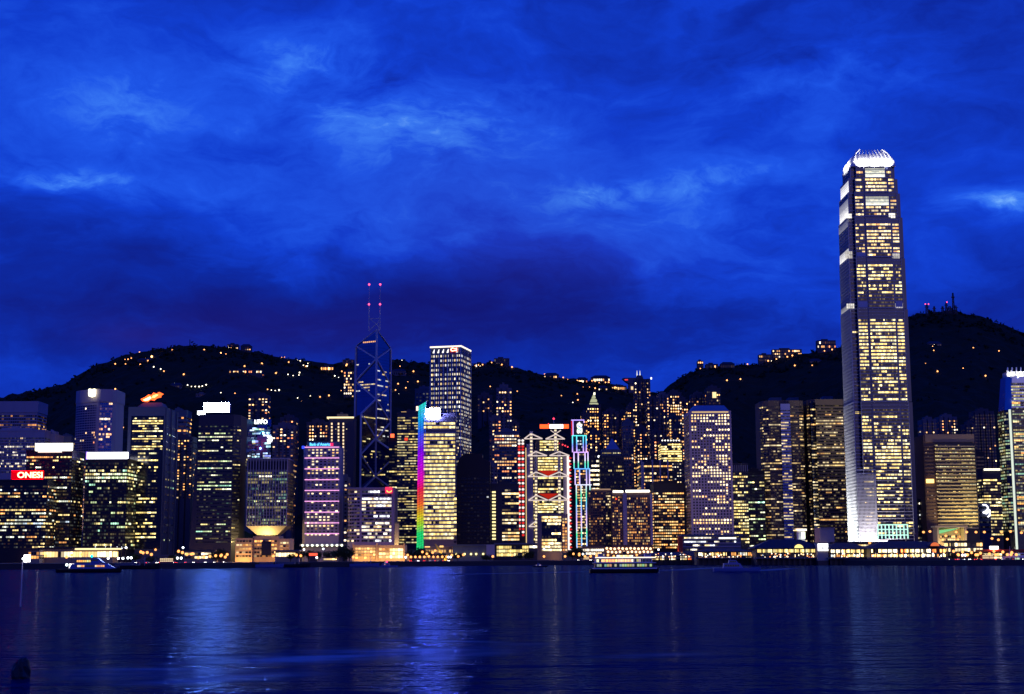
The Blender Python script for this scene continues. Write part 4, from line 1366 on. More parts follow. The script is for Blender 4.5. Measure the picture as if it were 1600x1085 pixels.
    # right light column with red triangles
    cl = MB()
    cl.box(b.X(886.2), b.X(889.4), -.8, 1.2, b.Z(863), b.Z(713), glow('white_column_light', (1.0, .84, .78), 1.3))
    co = cl.build('light_column', b.root)
    for k in range(16):
        y = 716 + k * 9.3
        for dy, m_, xa, xb in ((0, sr, 889.6, 894), (4.6, sw, 889.4, 892.6)):
            mb = MB()
            a, c, d = P(xa, y + dy - 2.1, -.6), P(xb, y + dy + .2, -.6), P(xa, y + dy + 2.3, -.6)
            e = Vector((0, 1.2, 0))
            mb.solid([a, c, d, a + e, c + e, d + e], [(0, 2, 1), (3, 4, 5), (0, 1, 4, 3), (1, 2, 5, 4), (2, 0, 3, 5)], m_)
            mb.build('triangle_lamp', co)
    # roof sign
    sb = b.box('sign_board', 843, 889, 663, 670.6, -1, 1.2, dk)
    for xa, xb, c, g in ((843.4, 858.2, (1.0, .10, .02), 2.2), (858.6, 873.4, (.90, .96, 1.0), 2.4), (873.8, 880, (1.0, .72, .68), 3.2), (880.4, 888.6, (1.0, .10, .02), 2.2)):
        b.box('sign_panel', xa, xb, 663.6, 670, -1.5, -1.05, glow('sign_%d' % int(xa), c, g, True), parent=sb)
    mb = MB()
    mb.bar(P(866, 663), P(866, 655), .5, fr)
    ms = mb.build('roof_mast', b.root)
    mb = MB()
    mb.ball(P(866, 654.6), 1.3, glow('red_tip_light', (1.0, .04, .10), 3))
    mb.build('beacon', ms)
    # dark turrets at upper right, with red dots
    b.box('plant_turret', 866, 880, 688, 712, 9, 30, dk)
    for px, py in ((873.5, 692.5), (880, 694.5), (884, 696), (888, 698), (858, 662)):
        mb = MB()
        mb.ball(P(px, py, 7.5), 1.0, glow('red_dot_light', (1.0, .05, .08), 2))
        mb.build('red_lamp', b.root)
    # city hall blocks in front
    c = B('office_building', 'white-framed office block with full-width lit floors in front of the coat-hanger bank', 'office building', 840, 887, 803, 1480, 26)
    c.wall(W['grey'], poly=[(c.X(840), 0), (c.X(878), 0), (c.X(878), 26), (c.X(840), 26)])
    c.box('side_wing', 878.1, 887, 803, 864, 1, 26, W['podium'])
    c.box('glass_front', 846.5, 877, 806, 862, -.15, .15, W['glass'])
    lit = {0: (846.5, 877, 1), 1: (846.5, 877, 1), 2: (855, 876, 1), 5: (862, 876, 1), 7: (846.5, 877, .75), 8: (846.5, 877, 1), 9: (846.5, 877, .9), 10: (846.5, 877, .95)}
    for k in range(11):
        y = 806 + k * 5.1
        xa, xb, pp = lit.get(k, (846.5, 877, .0))
        c.rows(y, y + 5.1, 5.1, pw=2.5, hf=.62, fill=.94 if pp else .8, p=max(.01, pp), pal='warm', gain=2.4, conc=30, path=[(c.X(xa), -.2), (c.X(xb), -.2)], run=4, dim=.1)
    c.rows(809, 862, 4.9, pw=3.8, hf=.6, fill=.7, p=.9, pal='orange', gain=1.0, conc=9, path=[(c.X(878.5), 1), (c.X(886.5), 1)], run=1)
    c = B('pavilion', 'low glass-fronted hall with yellow lights left of the white-framed block', 'hall', 775, 839, 851, 1450, 24)
    c.wall(W['dark'])
    c.box('roof', 772, 840, 848.6, 851, -2.5, 25, W['grey'])
    c.rows(852.5, 870, 5.8, pw=3.2, hf=.72, fill=.9, p=.66, pal='yellow', gain=1.4, conc=2.5, path=[(c.X(776), 0), (c.X(826), 0)], run=3)
    c.rows(852.5, 857, 4.5, pw=3.2, hf=.8, fill=.95, p=.95, pal='white', gain=2.2, conc=20, path=[(c.X(827), 0), (c.X(839), 0)])
    c = B('hall', 'long unlit blue-grey hall with a row of yellow lamps right of the rainbow tower', 'hall', 708, 770, 853, 1420, 26)
    c.wall(W['bluegrey'])
    c.box('roof', 706, 772, 851, 853, -1.5, 27, W['bluegrey'])
    c.box('end_wall', 760, 773, 851.5, 872, -4, -.01, W['pale'])
    for px in (713, 726, 736, 744, 755):
        m = MB()
        m.ball((c.X(px), -1.2, c.Z(866)), 1.0, glow('yellow_lamp_light', (1.0, .78, .28), 3))
        m.build('wall_lamp', c.root)


def build_neon_tower():
    b = B('bank_tower', 'slim stepped tower outlined in teal, purple and blue neon with a ribbon logo on top', 'bank tower', 894, 922, 656, 1820, 34)
    P = lambda px, py, y=0: Vector((b.X(px, 760), y, b.Z(py)))
    TI = [(893.5, 914, 656, 681, 'top'), (894.5, 917, 680.5, 707, 'a'), (896.5, 919.5, 706.5, 733, 'b'), (898, 921.5, 732.5, 758, 'c'), (899.5, 924, 757.5, 862, 'd')]
    cols = {'top': [(0, (.45, .30, 1)), (1, (.60, .40, 1))], 'a': [(0, (.05, .85, .80)), (.35, (.05, .62, .95)), (.6, (.12, .2, 1)), (1, (.75, .40, 1))], 'b': [(0, (.62, .32, 1)), (.5, (.82, .75, 1)), (.66, (.02, .75, .35)), (1, (.05, .6, .8))],
            'c': [(0, (.05, .36, 1)), (.5, (.50, .36, 1)), (1, (.65, .5, 1))], 'd': [(0, (.75, .70, .95)), (.1, (.3, .7, .6)), (.16, (.0, .70, .30)), (.27, (.05, .55, .8)), (.36, (.22, .38, 1)), (.5, (.62, .36, 1)), (.63, (.70, .60, 1)), (.72, (.0, .8, .3)), (.8, (.1, .55, .9)), (1, (.45, .32, 1))]}

    def cv(k, t):
        L = cols[k]
        for (a, c), (d, e) in zip(L, L[1:]):
            if t <= d:
                f = (t - a) / max(1e-6, d - a)
                return tuple(c[i] + (e[i] - c[i]) * f for i in range(3))
        return L[-1][1]
    for i, (xa, xb, ya, yb, k) in enumerate(TI):
        mb = MB()
        mb.box(b.X(xa, 760), b.X(xb, 760), -i * 1.5, 30 - i * .01, -3 if k == 'd' else b.Z(yb), b.Z(ya) - .01 * i, W['dark'])
        t_ = mb.build('tier', b.root)
        yf = -i * 1.5 - .5
        nb = MB()
        w_ = 1.25
        posts = [xa + .6, xa + (xb - xa) * .32, xb - (xb - xa) * .22, xb - .5] if k != 'top' else [xa + 2.6]
        if k == 'd':
            posts = [xa + .6, xa + 8, xb - 8.5, xb - 2.6]
        seg = 26 if k == 'd' else 9
        for j, px in enumerate(posts):
            for s_ in range(seg):
                t0, t1 = s_ / seg, (s_ + 1) / seg
                c = cv(k, min(1, max(0, (t0 + t1) / 2 + (j - 1.5) * .02)))
                nb.box(b.X(px, 760) - w_ * .55, b.X(px, 760) + w_ * .55, yf - .4, yf, b.Z(ya + (yb - ya) * t1), b.Z(ya + (yb - ya) * t0), SIGN, tuple(1.35 * v + .10 for v in c))
        nb.build('neon_post', t_)
        nt = MB()
        nt.box(b.X(xa, 760), b.X(xb, 760), yf - .5, yf - .05, b.Z(ya + 1.5), b.Z(ya), SIGN, tuple(1.35 * v + .10 for v in cv(k, .02)))
        nt.build('neon_cornice', t_)
        if k == 'top':
            mb = MB()
            mb.box(b.X(xa, 760), b.X(xa + 2, 760), yf - .5, yf - .05, b.Z(yb), b.Z(ya + 2.2), glow('red_side_light', (.75, .02, .03), .9))
            mb.box(b.X(xb - 1.2, 760), b.X(xb, 760), yf - .5, yf - .05, b.Z(ya + 5), b.Z(ya + 1.6), glow('lilac_neon', (.6, .45, 1.0), 1.6))
            mb.build('neon_edge', t_)
            lg = [(0, .95), (.22, .8), (.3, .6), (.75, .62), (.85, .45), (.62, .12), (.82, -.2), (.86, -.62), (.6, -.95), (.3, -.98), (.05, -.8), (-.25, -.98), (-.62, -.95), (-.88, -.75), (-.85, -.4), (-.6, -.1), (-.86, .18), (-.9, .5), (-.6, .72), (-.3, .82)]
            cxp, czp, sw, sh = b.X(905.6, 668), b.Z(668.6), 5.0 * b.mpp, 9.4 * b.mpp
            mb = MB()
            pa = [(cxp + x * sw, yf - .9, czp + z * sh) for x, z in lg]
            pb = [(x, y + .7, z) for x, y, z in pa]
            n = len(lg)
            mb.solid(pa + pb, [tuple(range(n)), tuple(range(2 * n - 1, n - 1, -1))] + [(q, n + q, n + (q + 1) % n, (q + 1) % n) for q in range(n)], glow('logo_white', (1.0, .97, .84), 1.7))
            lo = mb.build('ribbon_logo', t_)
            for dz, c in ((.26, (.08, .30, .95)), (-.3, (.12, .85, .45))):
                mb = MB()
                pts = [(-.72, dz + .22), (.66, dz - .22), (.66, dz - .02 - .38 + .0), (-.72, dz + .02)]
                mb.solid([(cxp + x * sw, yf - 1.2, czp + z * sh) for x, z in pts] + [(cxp + x * sw, yf - .95, czp + z * sh) for x, z in pts], [(0, 1, 2, 3), (7, 6, 5, 4), (0, 4, 5, 1), (1, 5, 6, 2), (2, 6, 7, 3), (3, 7, 4, 0)], glow('ribbon_%d' % int(c[2] * 100), c, 1.2))
                mb.build('ribbon', lo)
        else:
            pal, p, g = {'a': ('blue', .35, .7), 'b': ('mixed', .14, .8), 'c': ('orange', .8, 1.2), 'd': ('warm', .7, 1.3)}[k]
            mid = (posts[1] + .9, posts[2] - .9)
            b.rows(ya + 2, yb - 1, 4.3, pw=2.2, hf=.5, fill=.8, p=p, pal=pal, gain=g, conc=4, path=[(b.X(mid[0], 760), yf + .4), (b.X(mid[1], 760), yf + .4)], run=2)
            if k in 'cd':
                b.rows(ya + 2, yb - 1, 4.3, pw=2.2, hf=.5, fill=.8, p=.8, pal='orange', gain=1.1, conc=4, path=[(b.X(posts[0] + .9, 760), yf + .42), (b.X(posts[1] - .9, 760), yf + .42)], run=2, name='side_window_row')


def build_midright():
    tower('office_tower', 'block with bright white floors just right of the neon-outlined tower', 'office block', 917, 938, 708, 1900, 30, 'dark', 710, 790, 7.6, pw=2.6, hf=.4, fill=1, p=.8, pal='white', gain=1.9, conc=3, plant=.4, run=5)
    # pagoda topped flats
    b = flats('tall block of flats with a glowing pagoda top on the slope', 918, 940, 632, 2250, .42, 4.6, 'flats2', ybot=770, bays=3, pal='orange', gain=2.4, top=0)
    for (w0, w1, ya, yb) in ((7.2, 6.0, 631.5, 629), (5.2, 4.0, 626.5, 623), (3.0, 1.0, 621, 616.5)):
        mb = MB()
        a, c = w0 * b.mpp, w1 * b.mpp
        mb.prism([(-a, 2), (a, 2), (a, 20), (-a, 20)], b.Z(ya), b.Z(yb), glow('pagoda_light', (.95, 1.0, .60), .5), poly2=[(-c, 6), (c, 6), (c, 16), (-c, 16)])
        mb.build('pagoda_roof', b.root)
    b.box('lantern', 928, 930.6, 612.6, 616, 8, 13, glow('lantern_light', (1.0, .96, .70), 2.2))
    tower('apartment_tower', 'short orange-topped block of flats just left of the pagoda-topped one', 'apartment tower', 909, 919, 646, 2200, 20, 'flats2', 648, 760, 4.6, pw=3, hf=.5, fill=.6, p=.55, pal='orange', gain=2.0, conc=4, plant=.4, ybot=770)
    flats('dark block of flats with a column of orange windows behind the dark pyramid roof', 944, 968, 642, 2150, .34, 4.6, 'flats2', ybot=760, bays=3, pal='orange')
    flats('narrow block of flats with a bright vertical strip of orange windows', 968, 981, 644, 2200, .5, 4.2, 'flats2', ybot=740, bays=2, pal='orange')
    tower('apartment_tower', 'plain pale blue slab of flats with hardly a lit window', 'apartment tower', 974, 991, 660, 2050, 24, 'bluegrey', 664, 790, 5, pw=4, hf=.4, fill=.5, p=.06, pal='home', gain=1.4, plant=.5, ybot=800)
    # dark pyramid roof
    b = B('office_tower', 'unlit tower with a pale pyramid roof and a collar of setbacks', 'office tower', 938, 976, 712, 1880, 36)
    h = b.w / 2
    b.wall(W['dark'])
    mb = MB()
    mb.box(-h * .86, h * .8, 3, 33, b.h, b.Z(702), W['bluegrey'])
    mb.build('setback', b.root)
    mb = MB()
    c0 = b.X(959)
    mb.prism([(b.X(948.5), 6), (b.X(970), 6), (b.X(970), 30), (b.X(948.5), 30)], b.Z(702) + .01, b.Z(684), W['roofblue'], poly2=[(c0 - .6, 17), (c0 + .6, 17), (c0 + .6, 19), (c0 - .6, 19)])
    mb.build('pyramid_roof', b.root)
    b.rows(714, 770, 6, pw=3, hf=.4, fill=.6, p=.10, pal='yellow', gain=.8, conc=3, run=2)
    b.rows(705, 711, 6, pw=2.4, hf=.3, fill=.6, p=.12, pal='yellow', gain=.8, path=[(-h * .8, 3), (h * .75, 3)], run=1)
    # twin-spired flats
    b = flats('tallest block of flats on the slope, its dark top carrying two white spires', 993, 1018, 592, 2200, .36, 4.7, 'flats2', ybot=790, bays=4, pal='home', gain=2.3, top=0)
    mb = MB()
    mb.prism([(b.X(996), 2), (b.X(1008), 2), (b.X(1008), 22), (b.X(996), 22)], b.h, b.Z(586), W['flats2'], poly2=[(b.X(998), 5), (b.X(1006), 5), (b.X(1006), 18), (b.X(998), 18)])
    mb.build('roof_crown', b.root)
    for px in (998.6, 1003.2):
        mb = MB()
        mb.cyl(b.X(px), 10, b.Z(590), b.Z(578), 1.3, .25, glow('spire_light', (.95, .96, 1.0), 1.0), n=6)
        mb.build('spire', b.root)
    b.box('corner_light', 1016.5, 1018.6, 590, 593, -.6, 1, glow('corner_white', (.9, .95, 1.0), 2))
    flats('dark block of flats with scattered orange windows right of the two-spired one', 1012, 1030, 622, 2120, .36, 4.6, 'flats2', ybot=780, bays=2)
    flats('block of flats full of bright orange windows left of the round-window tower', 1029, 1046, 616, 2150, .5, 4.8, 'flats', ybot=760, bays=3, pal='home', gain=2.6)
    flats('crowded block of flats with a flat lit rooftop room behind the yellow-lit block', 1044, 1066, 613, 2200, .5, 4.6, 'flats2', ybot=720, bays=3, pal='home', gain=2.6)
    flats('lower dark block of flats at the shoulder of the round-window tower', 1062, 1076, 624, 2250, .32, 4.6, 'flats2', ybot=720, bays=2)
    flats('dim flats in the gap left of the yellow-lit block', 1018, 1036, 674, 1980, .28, 5, 'flats2', ybot=790, bays=2)
    b = tower('apartment_tower', 'small dark hillside block above the roof of the round-window tower, lit gold at one end', 'apartment tower', 1104, 1126, 608, 2350, 24, 'flats2', 611, 650, 4.4, pw=3.2, hf=.5, fill=.6, p=.42, pal='orange', gain=2.2, conc=2, plant=.6, ybot=640)
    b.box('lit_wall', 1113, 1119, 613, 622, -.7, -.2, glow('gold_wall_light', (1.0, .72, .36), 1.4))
    flats('dark hillside block just left of the small gold-lit one', 1080, 1104, 616, 2400, .08, 4.4, 'flats2', ybot=640, bays=3)
    flats('thin dark block of flats just left of the two-spired one', 981, 993, 634, 2150, .5, 4.6, 'flats2', ybot=780, bays=2, pal='orange')
    flats('lower amber-lit block of flats beneath the two-spired one', 996, 1012, 668, 2020, .55, 4.6, 'flats2', ybot=790, bays=2, pal='home', gain=2.4)
    flats('amber-lit block of flats directly above the yellow-white floored block', 1046, 1062, 650, 2060, .6, 4.6, 'flats2', ybot=740, bays=2, pal='orange', gain=2.4)
    flats('small amber-lit block of flats left of the dark pyramid roof', 922, 938, 674, 2060, .55, 4.6, 'flats2', ybot=780, bays=2, pal='orange', gain=2.2)
    flats('amber-speckled block of flats just above the roof of the black-topped block', 1054, 1068, 664, 1960, .5, 4.8, 'flats2', ybot=760, bays=2, pal='home', gain=2.2)
    # yellow lit block
    b = tower('office_tower', 'bright yellow-white floored block beside the round-window tower', 'office block', 1034, 1067, 692, 1780, 30, 'dark', 693, 722, 3.6, pw=2.2, hf=.6, fill=.96, p=.86, pal='yellow', gain=1.9, conc=6, plant=.6, run=5)
    b.rows(723, 756, 4.6, pw=4, hf=.35, fill=.5, p=.5, pal='white', gain=1.2, conc=4, path=[(b.X(1050), 0), (b.X(1066), 0)], run=1, name='lower_window_row')
    b.box('blank_pier', 1041, 1049.5, 722, 757, -1.4, -.2, W['pale'])
    for k in range(7):
        m = MB()
        m.ball((b.X(1037 + k * 4.4), 3, b.h + 3), .9, glow('rooftop_lamp_light', (1.0, .97, .85), 2.6))
        m.build('rooftop_lamp', b.root)
    # hotel pair
    b = B('hotel_building', 'brown hotel slab with dim grid windows and a darker right bay', 'hotel', 920, 957, 766, 1560, 36)
    b.wall(W['brown'])
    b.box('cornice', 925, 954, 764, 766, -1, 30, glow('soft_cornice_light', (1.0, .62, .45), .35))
    h = b.w / 2
    b.rows(769, 852, 4.3, pw=3.4, hf=.5, fill=.62, p=.22, pal='orange', gain=.6, conc=4, path=[(-h, 0), (b.X(946), 0)], run=1, dim=.3)
    b.rows(769, 852, 4.3, pw=2.4, hf=.5, fill=.7, p=.32, pal='warm', gain=1.4, conc=2, path=[(b.X(947), -.2), (h, -.2)], run=2, name='bay_window_row')
    b = B('hotel_building', 'brown hotel block with two white light strips along its roof edge', 'hotel', 957, 1019, 769, 1530, 40)
    b.wall(W['brown'])
    h = b.w / 2
    b.box('pier', 973, 979, 771, 852, -1.4, 6, W['pale'])
    b.box('pier', 1015.5, 1019, 772, 852, -1, 6, W['pale'])
    ls = glow('white_eave_light', (1.0, .93, .80), 2.6)
    b.box('eave_light', 957.5, 973.6, 766.8, 770, -1.6, .4, ls)
    b.box('eave_light', 977.5, 1014.6, 766, 769.6, -1.6, .4, ls)
    b.box('red_lamp', 961.5, 964, 778.5, 781, -.8, -.1, glow('red_wall_lamp', (1, .06, .03), 1.5))
    b.rows(775, 852, 4.3, pw=3.0, hf=.5, fill=.6, p=.26, pal='orange', gain=.9, conc=3, path=[(-h, 0), (b.X(972), 0)], run=1, dim=.5)
    b.rows(777, 852, 4.3, pw=3.0, hf=.55, fill=.62, p=.42, pal='orange', gain=.85, conc=3, path=[(b.X(980), 0), (b.X(1015), 0)], run=1, dim=.6)
    # amber blocks
    b = tower('office_tower', 'dark tower with amber window rows framed by pale vertical fins', 'office tower', 1001, 1052, 724, 1700, 34, 'dark', 726, 850, 5.6, pw=3.6, hf=.42, fill=.8, p=.5, pal='orange', gain=1.7, conc=2, plant=.5)
    for px in (1001, 1018, 1030, 1042):
        b.box('fin', px, px + 2.4, 719, 790, -1.6, 2, W['lilac'])
    b.box('end_fin', 1001, 1006, 722, 766, -2, 4, W['pale'])
    b = tower('office_tower', 'black-topped block with rows of amber windows at the foot of the round-window tower', 'office building', 1022, 1070, 757, 1560, 36, 'black', 769, 858, 4.55, pw=3.3, hf=.46, fill=.78, p=.72, pal='orange', gain=1.5, conc=2.4, plant=.6, run=2)
    # round-window tower
    b = B('office_tower', 'pale lilac tower with hundreds of round windows and a blue hipped roof', 'office tower', 1079, 1145, 642, 1520, 50)
    h = b.w / 2
    b.wall(W['lilac'])
    b.rows(647, 838, 4.58, pw=4.72, hf=.64, fill=.60, p=.48, pal='warm', gain=2.3, conc=3.2, path=[(-h + 1.5, 0), (h - 1.5, 0)], run=3, dim=.08, round_=True, off=.2)
    b.rows(647, 838, 4.58, pw=3.6, hf=.7, fill=.6, p=.03, pal='warm', gain=1.2, conc=9, path=[(-h, 48), (-h, 2)], run=1, dim=.08, round_=True, name='side_window_row')
    mb = MB()
    mb.prism([(-h + 2, 1), (h - 2, 1), (h - 2, 48), (-h + 2, 48)], b.h + .01, b.Z(632), W['roofblue'], poly2=[(b.X(1087, 632), 12), (b.X(1134, 632), 12), (b.X(1134, 632), 38), (b.X(1087, 632), 38)])
    mb.build('hipped_roof', b.root)
    mb = MB()
    mb.box(-h + 3, h - 3, -.5, -.1, b.h - 2.0, b.h - .9, glow('attic_light', (1.0, .68, .34), .8))
    mb.build('attic_light', b.root)
    lamp('floodlight', (b.cx - 60, b.Y - 110, 70), 70000, (1.0, .70, .72), 3, spot=70, aim=(b.cx, b.Y, 90))
    # low ramped block in front
    b = B('post_office', 'low stepped building with pale bands and white strip windows below the round-window tower', 'office building', 1066, 1158, 841, 1460, 34)
    b.wall(W['bluegrey'])
    for y in (843, 849, 854.6):
        b.box('band', 1066.5, 1157, y - 1.0, y + .6, -.9, -.2, W['lilac'])
    b.box('tilted_wall', 1060, 1066, 838, 862, -3, 10, W['red'])
    for y, xa, xb, p in ((838.6, 1069, 1122, .8), (844.8, 1069, 1150, .75), (850.4, 1072, 1122, .85), (857, 1068, 1128, .5)):
        b.rows(y, y + 4, 4, pw=2.6, hf=.56, fill=.95, p=p, pal='white', gain=1.7, conc=6, path=[(b.X(xa), -.3), (b.X(xb), -.3)], run=4)
    b.box('roof', 1064, 1160, 835.6, 838.2, -2, 35, W['bluegrey'])
    b.box('lit_strip', 1123, 1150, 840, 842.4, -1.2, -.3, glow('strip_white', (1.0, .92, .74), 2.0))
    # blocks between the round-window tower and the twin brown towers
    b = tower('office_tower', 'office tower with yellow rows and an open columned top right of the round-window tower', 'office tower', 1143, 1170, 726, 1620, 30, 'dark', 738, 850, 4.8, pw=3.1, hf=.5, fill=.8, p=.62, pal='yellow', gain=1.6, conc=2.2, plant=0, path=None)
    for k in range(8):
        b.box('roof_column', 1144 + k * 3.3, 1145 + k * 3.3, 727, 737, -.9, 0, W['pale'])
    tower('office_tower', 'dark block with scattered greenish windows left of the twin brown towers', 'office block', 1168, 1196, 738, 1640, 30, 'black', 741, 856, 5.2, pw=3.6, hf=.4, fill=.85, p=.34, pal='green', gain=1.5, conc=1.6)
    # twin brown towers
    for (x0, x1, yt, lb, pls) in ((1193, 1262, 626, 'brown granite tower with a blue glass bay up its middle, left of its twin', ((1207, 1224), (1236, 1251))), (1267, 1330, 624, 'brown granite tower half hidden behind the tallest skyscraper', ((1290, 1305),))):
        b = B('office_tower', lb, 'office tower', x0, x1, yt, 1640, 44, 'twin brown granite towers')
        h = b.w / 2
        c = h * .3
        b.wall(W['brown'], poly=[(-h, 12), (-h + c * .3, 4), (-h + c, 0), (h - c, 0), (h - c * .3, 4), (h, 12), (h, 44), (-h, 44)])
        ga, gb = (b.X(x0 + 29), b.X(x0 + 44)) if x0 < 1200 else (b.X(x0 + 2), b.X(x0 + 10))
        mb = MB()
        mb.box(ga, gb, -2.5, 4, -3, b.h - 4, BLUEG)
        mb.build('glass_bay', b.root)
        for (pa, pb) in (((-h, 12), (-h + c * .3, 4)), ((-h + c * .3, 4), (-h + c, 0)), ((-h + c, 0), (ga, 0)), ((gb, 0), (h - c, 0)), ((h - c, 0), (h - c * .3, 4))):
            if math.hypot(pb[0] - pa[0], pb[1] - pa[1]) < 3 or pa[0] > pb[0]:
                continue
            b.rows(yt + 8, 848, 4.7, pw=3.0, hf=.42, fill=.94, p=.36, pal='warm', gain=.85, conc=1.0, path=[pa, pb], run=3, dim=.2, prow=lambda i, n: .55 if i in (3, 4, 5, 6, 19, 20) else .2)
        b.rows(yt + 14, 842, 4.7, pw=3.0, hf=.42, fill=.94, p=.34, pal='warm', gain=1.0, conc=1.0, path=[(ga, -2.5), (gb, -2.5)], glass=WIN_DIM, run=3, name='bay_window_row')
        for xa, xb in pls:
            b.box('roof_plant', xa, xb, yt - 6.5, yt - .1, 12, 30, W['bluegrey'])
    m = glow('red_wall_lamp', (1, .06, .03), 1.5)


def build_skyscraper():
    """the tallest tower: notched square plan, stepping in towards a clawed crown"""
    Y = 1500
    b = B('skyscraper', 'tallest skyscraper with a floodlit white clawed crown and tapering stepped top', 'skyscraper', 1333, 1424, 232, Y, 56, ybot=850)
    H = b.w / 2
    P = lambda px, py, y=0: (at(px, py, Y).x - b.cx, b.Z(py))
    met = mat('pearl_metal', (.40, .41, .45), .45, .2)
    dkm = mat('navy_tower_glass', (.03, .036, .075), .15, 1.0)
    # tiers: (y bottom, y top, half width front, depth inset)
    tiers = [(864, 628, 1.0, 0), (627, 482, .985, .4), (481, 402, .965, .9), (401, 338, .945, 1.4), (337, 300, .90, 2.6), (299, 277, .845, 4.2), (276, 258, .77, 6.5)]
    bays = []
    for ti, (yb, yt, s, ins) in enumerate(tiers):
        h = H * s
        n = 5.5 * s
        y0, y1 = ins, 56 - ins
        poly = [(-h, y0 + n), (-h + n, y0 + n), (-h + n, y0), (h - n, y0), (h - n, y0 + n), (h, y0 + n), (h, y1 - n), (h - n, y1 - n), (h - n, y1), (-h + n, y1), (-h + n, y1 - n), (-h, y1 - n)]
        mb = MB()
        mb.prism(poly, -3 if ti == 0 else b.Z(yb), b.Z(yt), dkm)
        t_ = mb.build('tier', b.root)
        # projecting centre bay
        cw = h * .50
        mb = MB()
        mb.box(-cw * .86, cw * 1.02, y0 - 1.6, y0, -3 if ti == 0 else b.Z(yb), b.Z(yt + (1.5 if ti < 5 else 4)), dkm)
        mb.build('centre_bay', t_)
        # pale spandrel lines storey by storey on front and left faces
        fl = 5.35
        k = round((yb - yt) / fl)
        mb = MB()
        for i in range(k + 1):
            z = b.Z(yt + i * (yb - yt) / k)
            mb.box(-h + n + .02, h - n - .02, y0 - .35, y0 - .02, z - .22, z + .22, met)
            mb.box(-cw * .86, cw * 1.02, y0 - 1.95, y0 - 1.62, z - .22, z + .22, met)
            mb.box(-h - .5, -h - .02, y0 + n, y1 - n, z - .75, z + .75, met)
            mb.box(-h - .02, -h + n, y0 + n - .4, y0 + n - .02, z - .4, z + .4, met)
        mb.build('spandrel', t_)
        mb = MB()
        for u in [j / 11 for j in range(12)]:
            y = y0 + n + (y1 - y0 - 2 * n) * u
            mb.box(-h - .9, -h - .02, y - .25, y + .25, -3 if ti == 0 else b.Z(yb), b.Z(yt) + (1.5 if ti else 0), met)
        mb.build('fin', t_)
        mb = MB()
        for x in (-h + n + .3, -cw * .86 - .25, cw * 1.02 + .25, h - n - .3):
            mb.box(x - .22, x + .22, y0 - .8, y0 - .02, -3 if ti == 0 else b.Z(yb), b.Z(yt) + (1 if ti else 0), met)
        mb.build('mullion', t_)
        dark = {0: (0, 1), 1: (0, 1, 2), 2: (0, 1), 3: (0, 1), 4: (0,), 5: (), 6: (0,)}[ti]
        pr = {0: .5, 1: .72, 2: .5, 3: .62, 4: .72, 5: .7, 6: .5}[ti]
        pal = 'yellow' if ti < 3 else 'warm'
        bot = yb if ti else 836
        if ti == 0:
            f = lambda i, n_: (.05 if i in (0, 1, 2, 3) else .52 if i < 12 else .74 if i < 19 else .52 if i < 30 else .24)
        elif ti == 1:
            f = lambda i, n_: (.4 if i in (3,) else .05 if i < 3 else .88 if i < 18 else .42)
        elif ti == 2:
            f = lambda i, n_: (.03 if i < 1 else .58 if i < 11 else .1)
        else:
            f = lambda i, n_: pr
        kw = dict(pw=2.1, hf=.5, fill=.93, pal=pal, conc=2.2, run=4, dim=.25, skip=dark)
        b.rows(yt, bot, fl, gain=1.75, p=pr, prow=f, path=[(-cw * .80, y0 - 1.7), (cw * .96, y0 - 1.7)], name='centre_window_row', **kw)
        b.rows(yt, bot, fl, gain=1.6, p=pr, prow=f, path=[(-h + n + .8, y0 - .1), (-cw * .86 - 1.6, y0 - .1)], **kw)
        b.rows(yt, bot, fl, gain=1.6, p=pr, prow=f, path=[(cw * 1.02 + 1.6, y0 - .1), (h - n - .8, y0 - .1)], **kw)
        b.rows(yt, bot, fl * 2, gain=1.2, p=.10, pw=3, hf=.3, fill=.9, pal=pal, conc=1, run=2, dim=.1, path=[(-h + .6, y0 + n - .1), (-h + n - .6, y0 + n - .1)], name='corner_window_row')
        # pale lit plant floors at the head of each tier
        if ti in (2, 3):
            for a, c in ((-h + n + .8, -cw * .86 - .8), (cw * 1.02 + .8, h - n - .8)):
                mb = MB()
                mb.box(a, c, y0 - .5, y0 - .1, b.Z(yb - 1), b.Z(yb - (7 if ti == 3 else 10)), W['white'])
                mb.build('plant_screen', t_)
        # ledge floodlights, none placed: the louvre panels glow in their stead
        if ti >= 1:
            for q in ():
                lamp('ledge_light', (b.cx - h - 2.6, Y + y0 + 6 + (y1 - y0 - 12) * q, b.base + b.Z(yb) + .8), 2200 if ti < 3 else 5000, (1, .95, .86), 1.2)
    # lit screens of the upper front
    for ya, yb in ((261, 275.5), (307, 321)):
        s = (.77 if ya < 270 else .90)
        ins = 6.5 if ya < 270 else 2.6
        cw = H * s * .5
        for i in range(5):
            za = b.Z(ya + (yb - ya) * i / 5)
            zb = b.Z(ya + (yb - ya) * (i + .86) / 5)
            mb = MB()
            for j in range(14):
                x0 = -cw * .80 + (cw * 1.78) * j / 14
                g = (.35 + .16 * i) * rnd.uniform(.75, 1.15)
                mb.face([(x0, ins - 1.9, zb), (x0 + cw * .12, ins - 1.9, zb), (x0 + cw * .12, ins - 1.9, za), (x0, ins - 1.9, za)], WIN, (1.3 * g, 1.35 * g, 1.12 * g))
            mb.build('lit_screen', b.root)
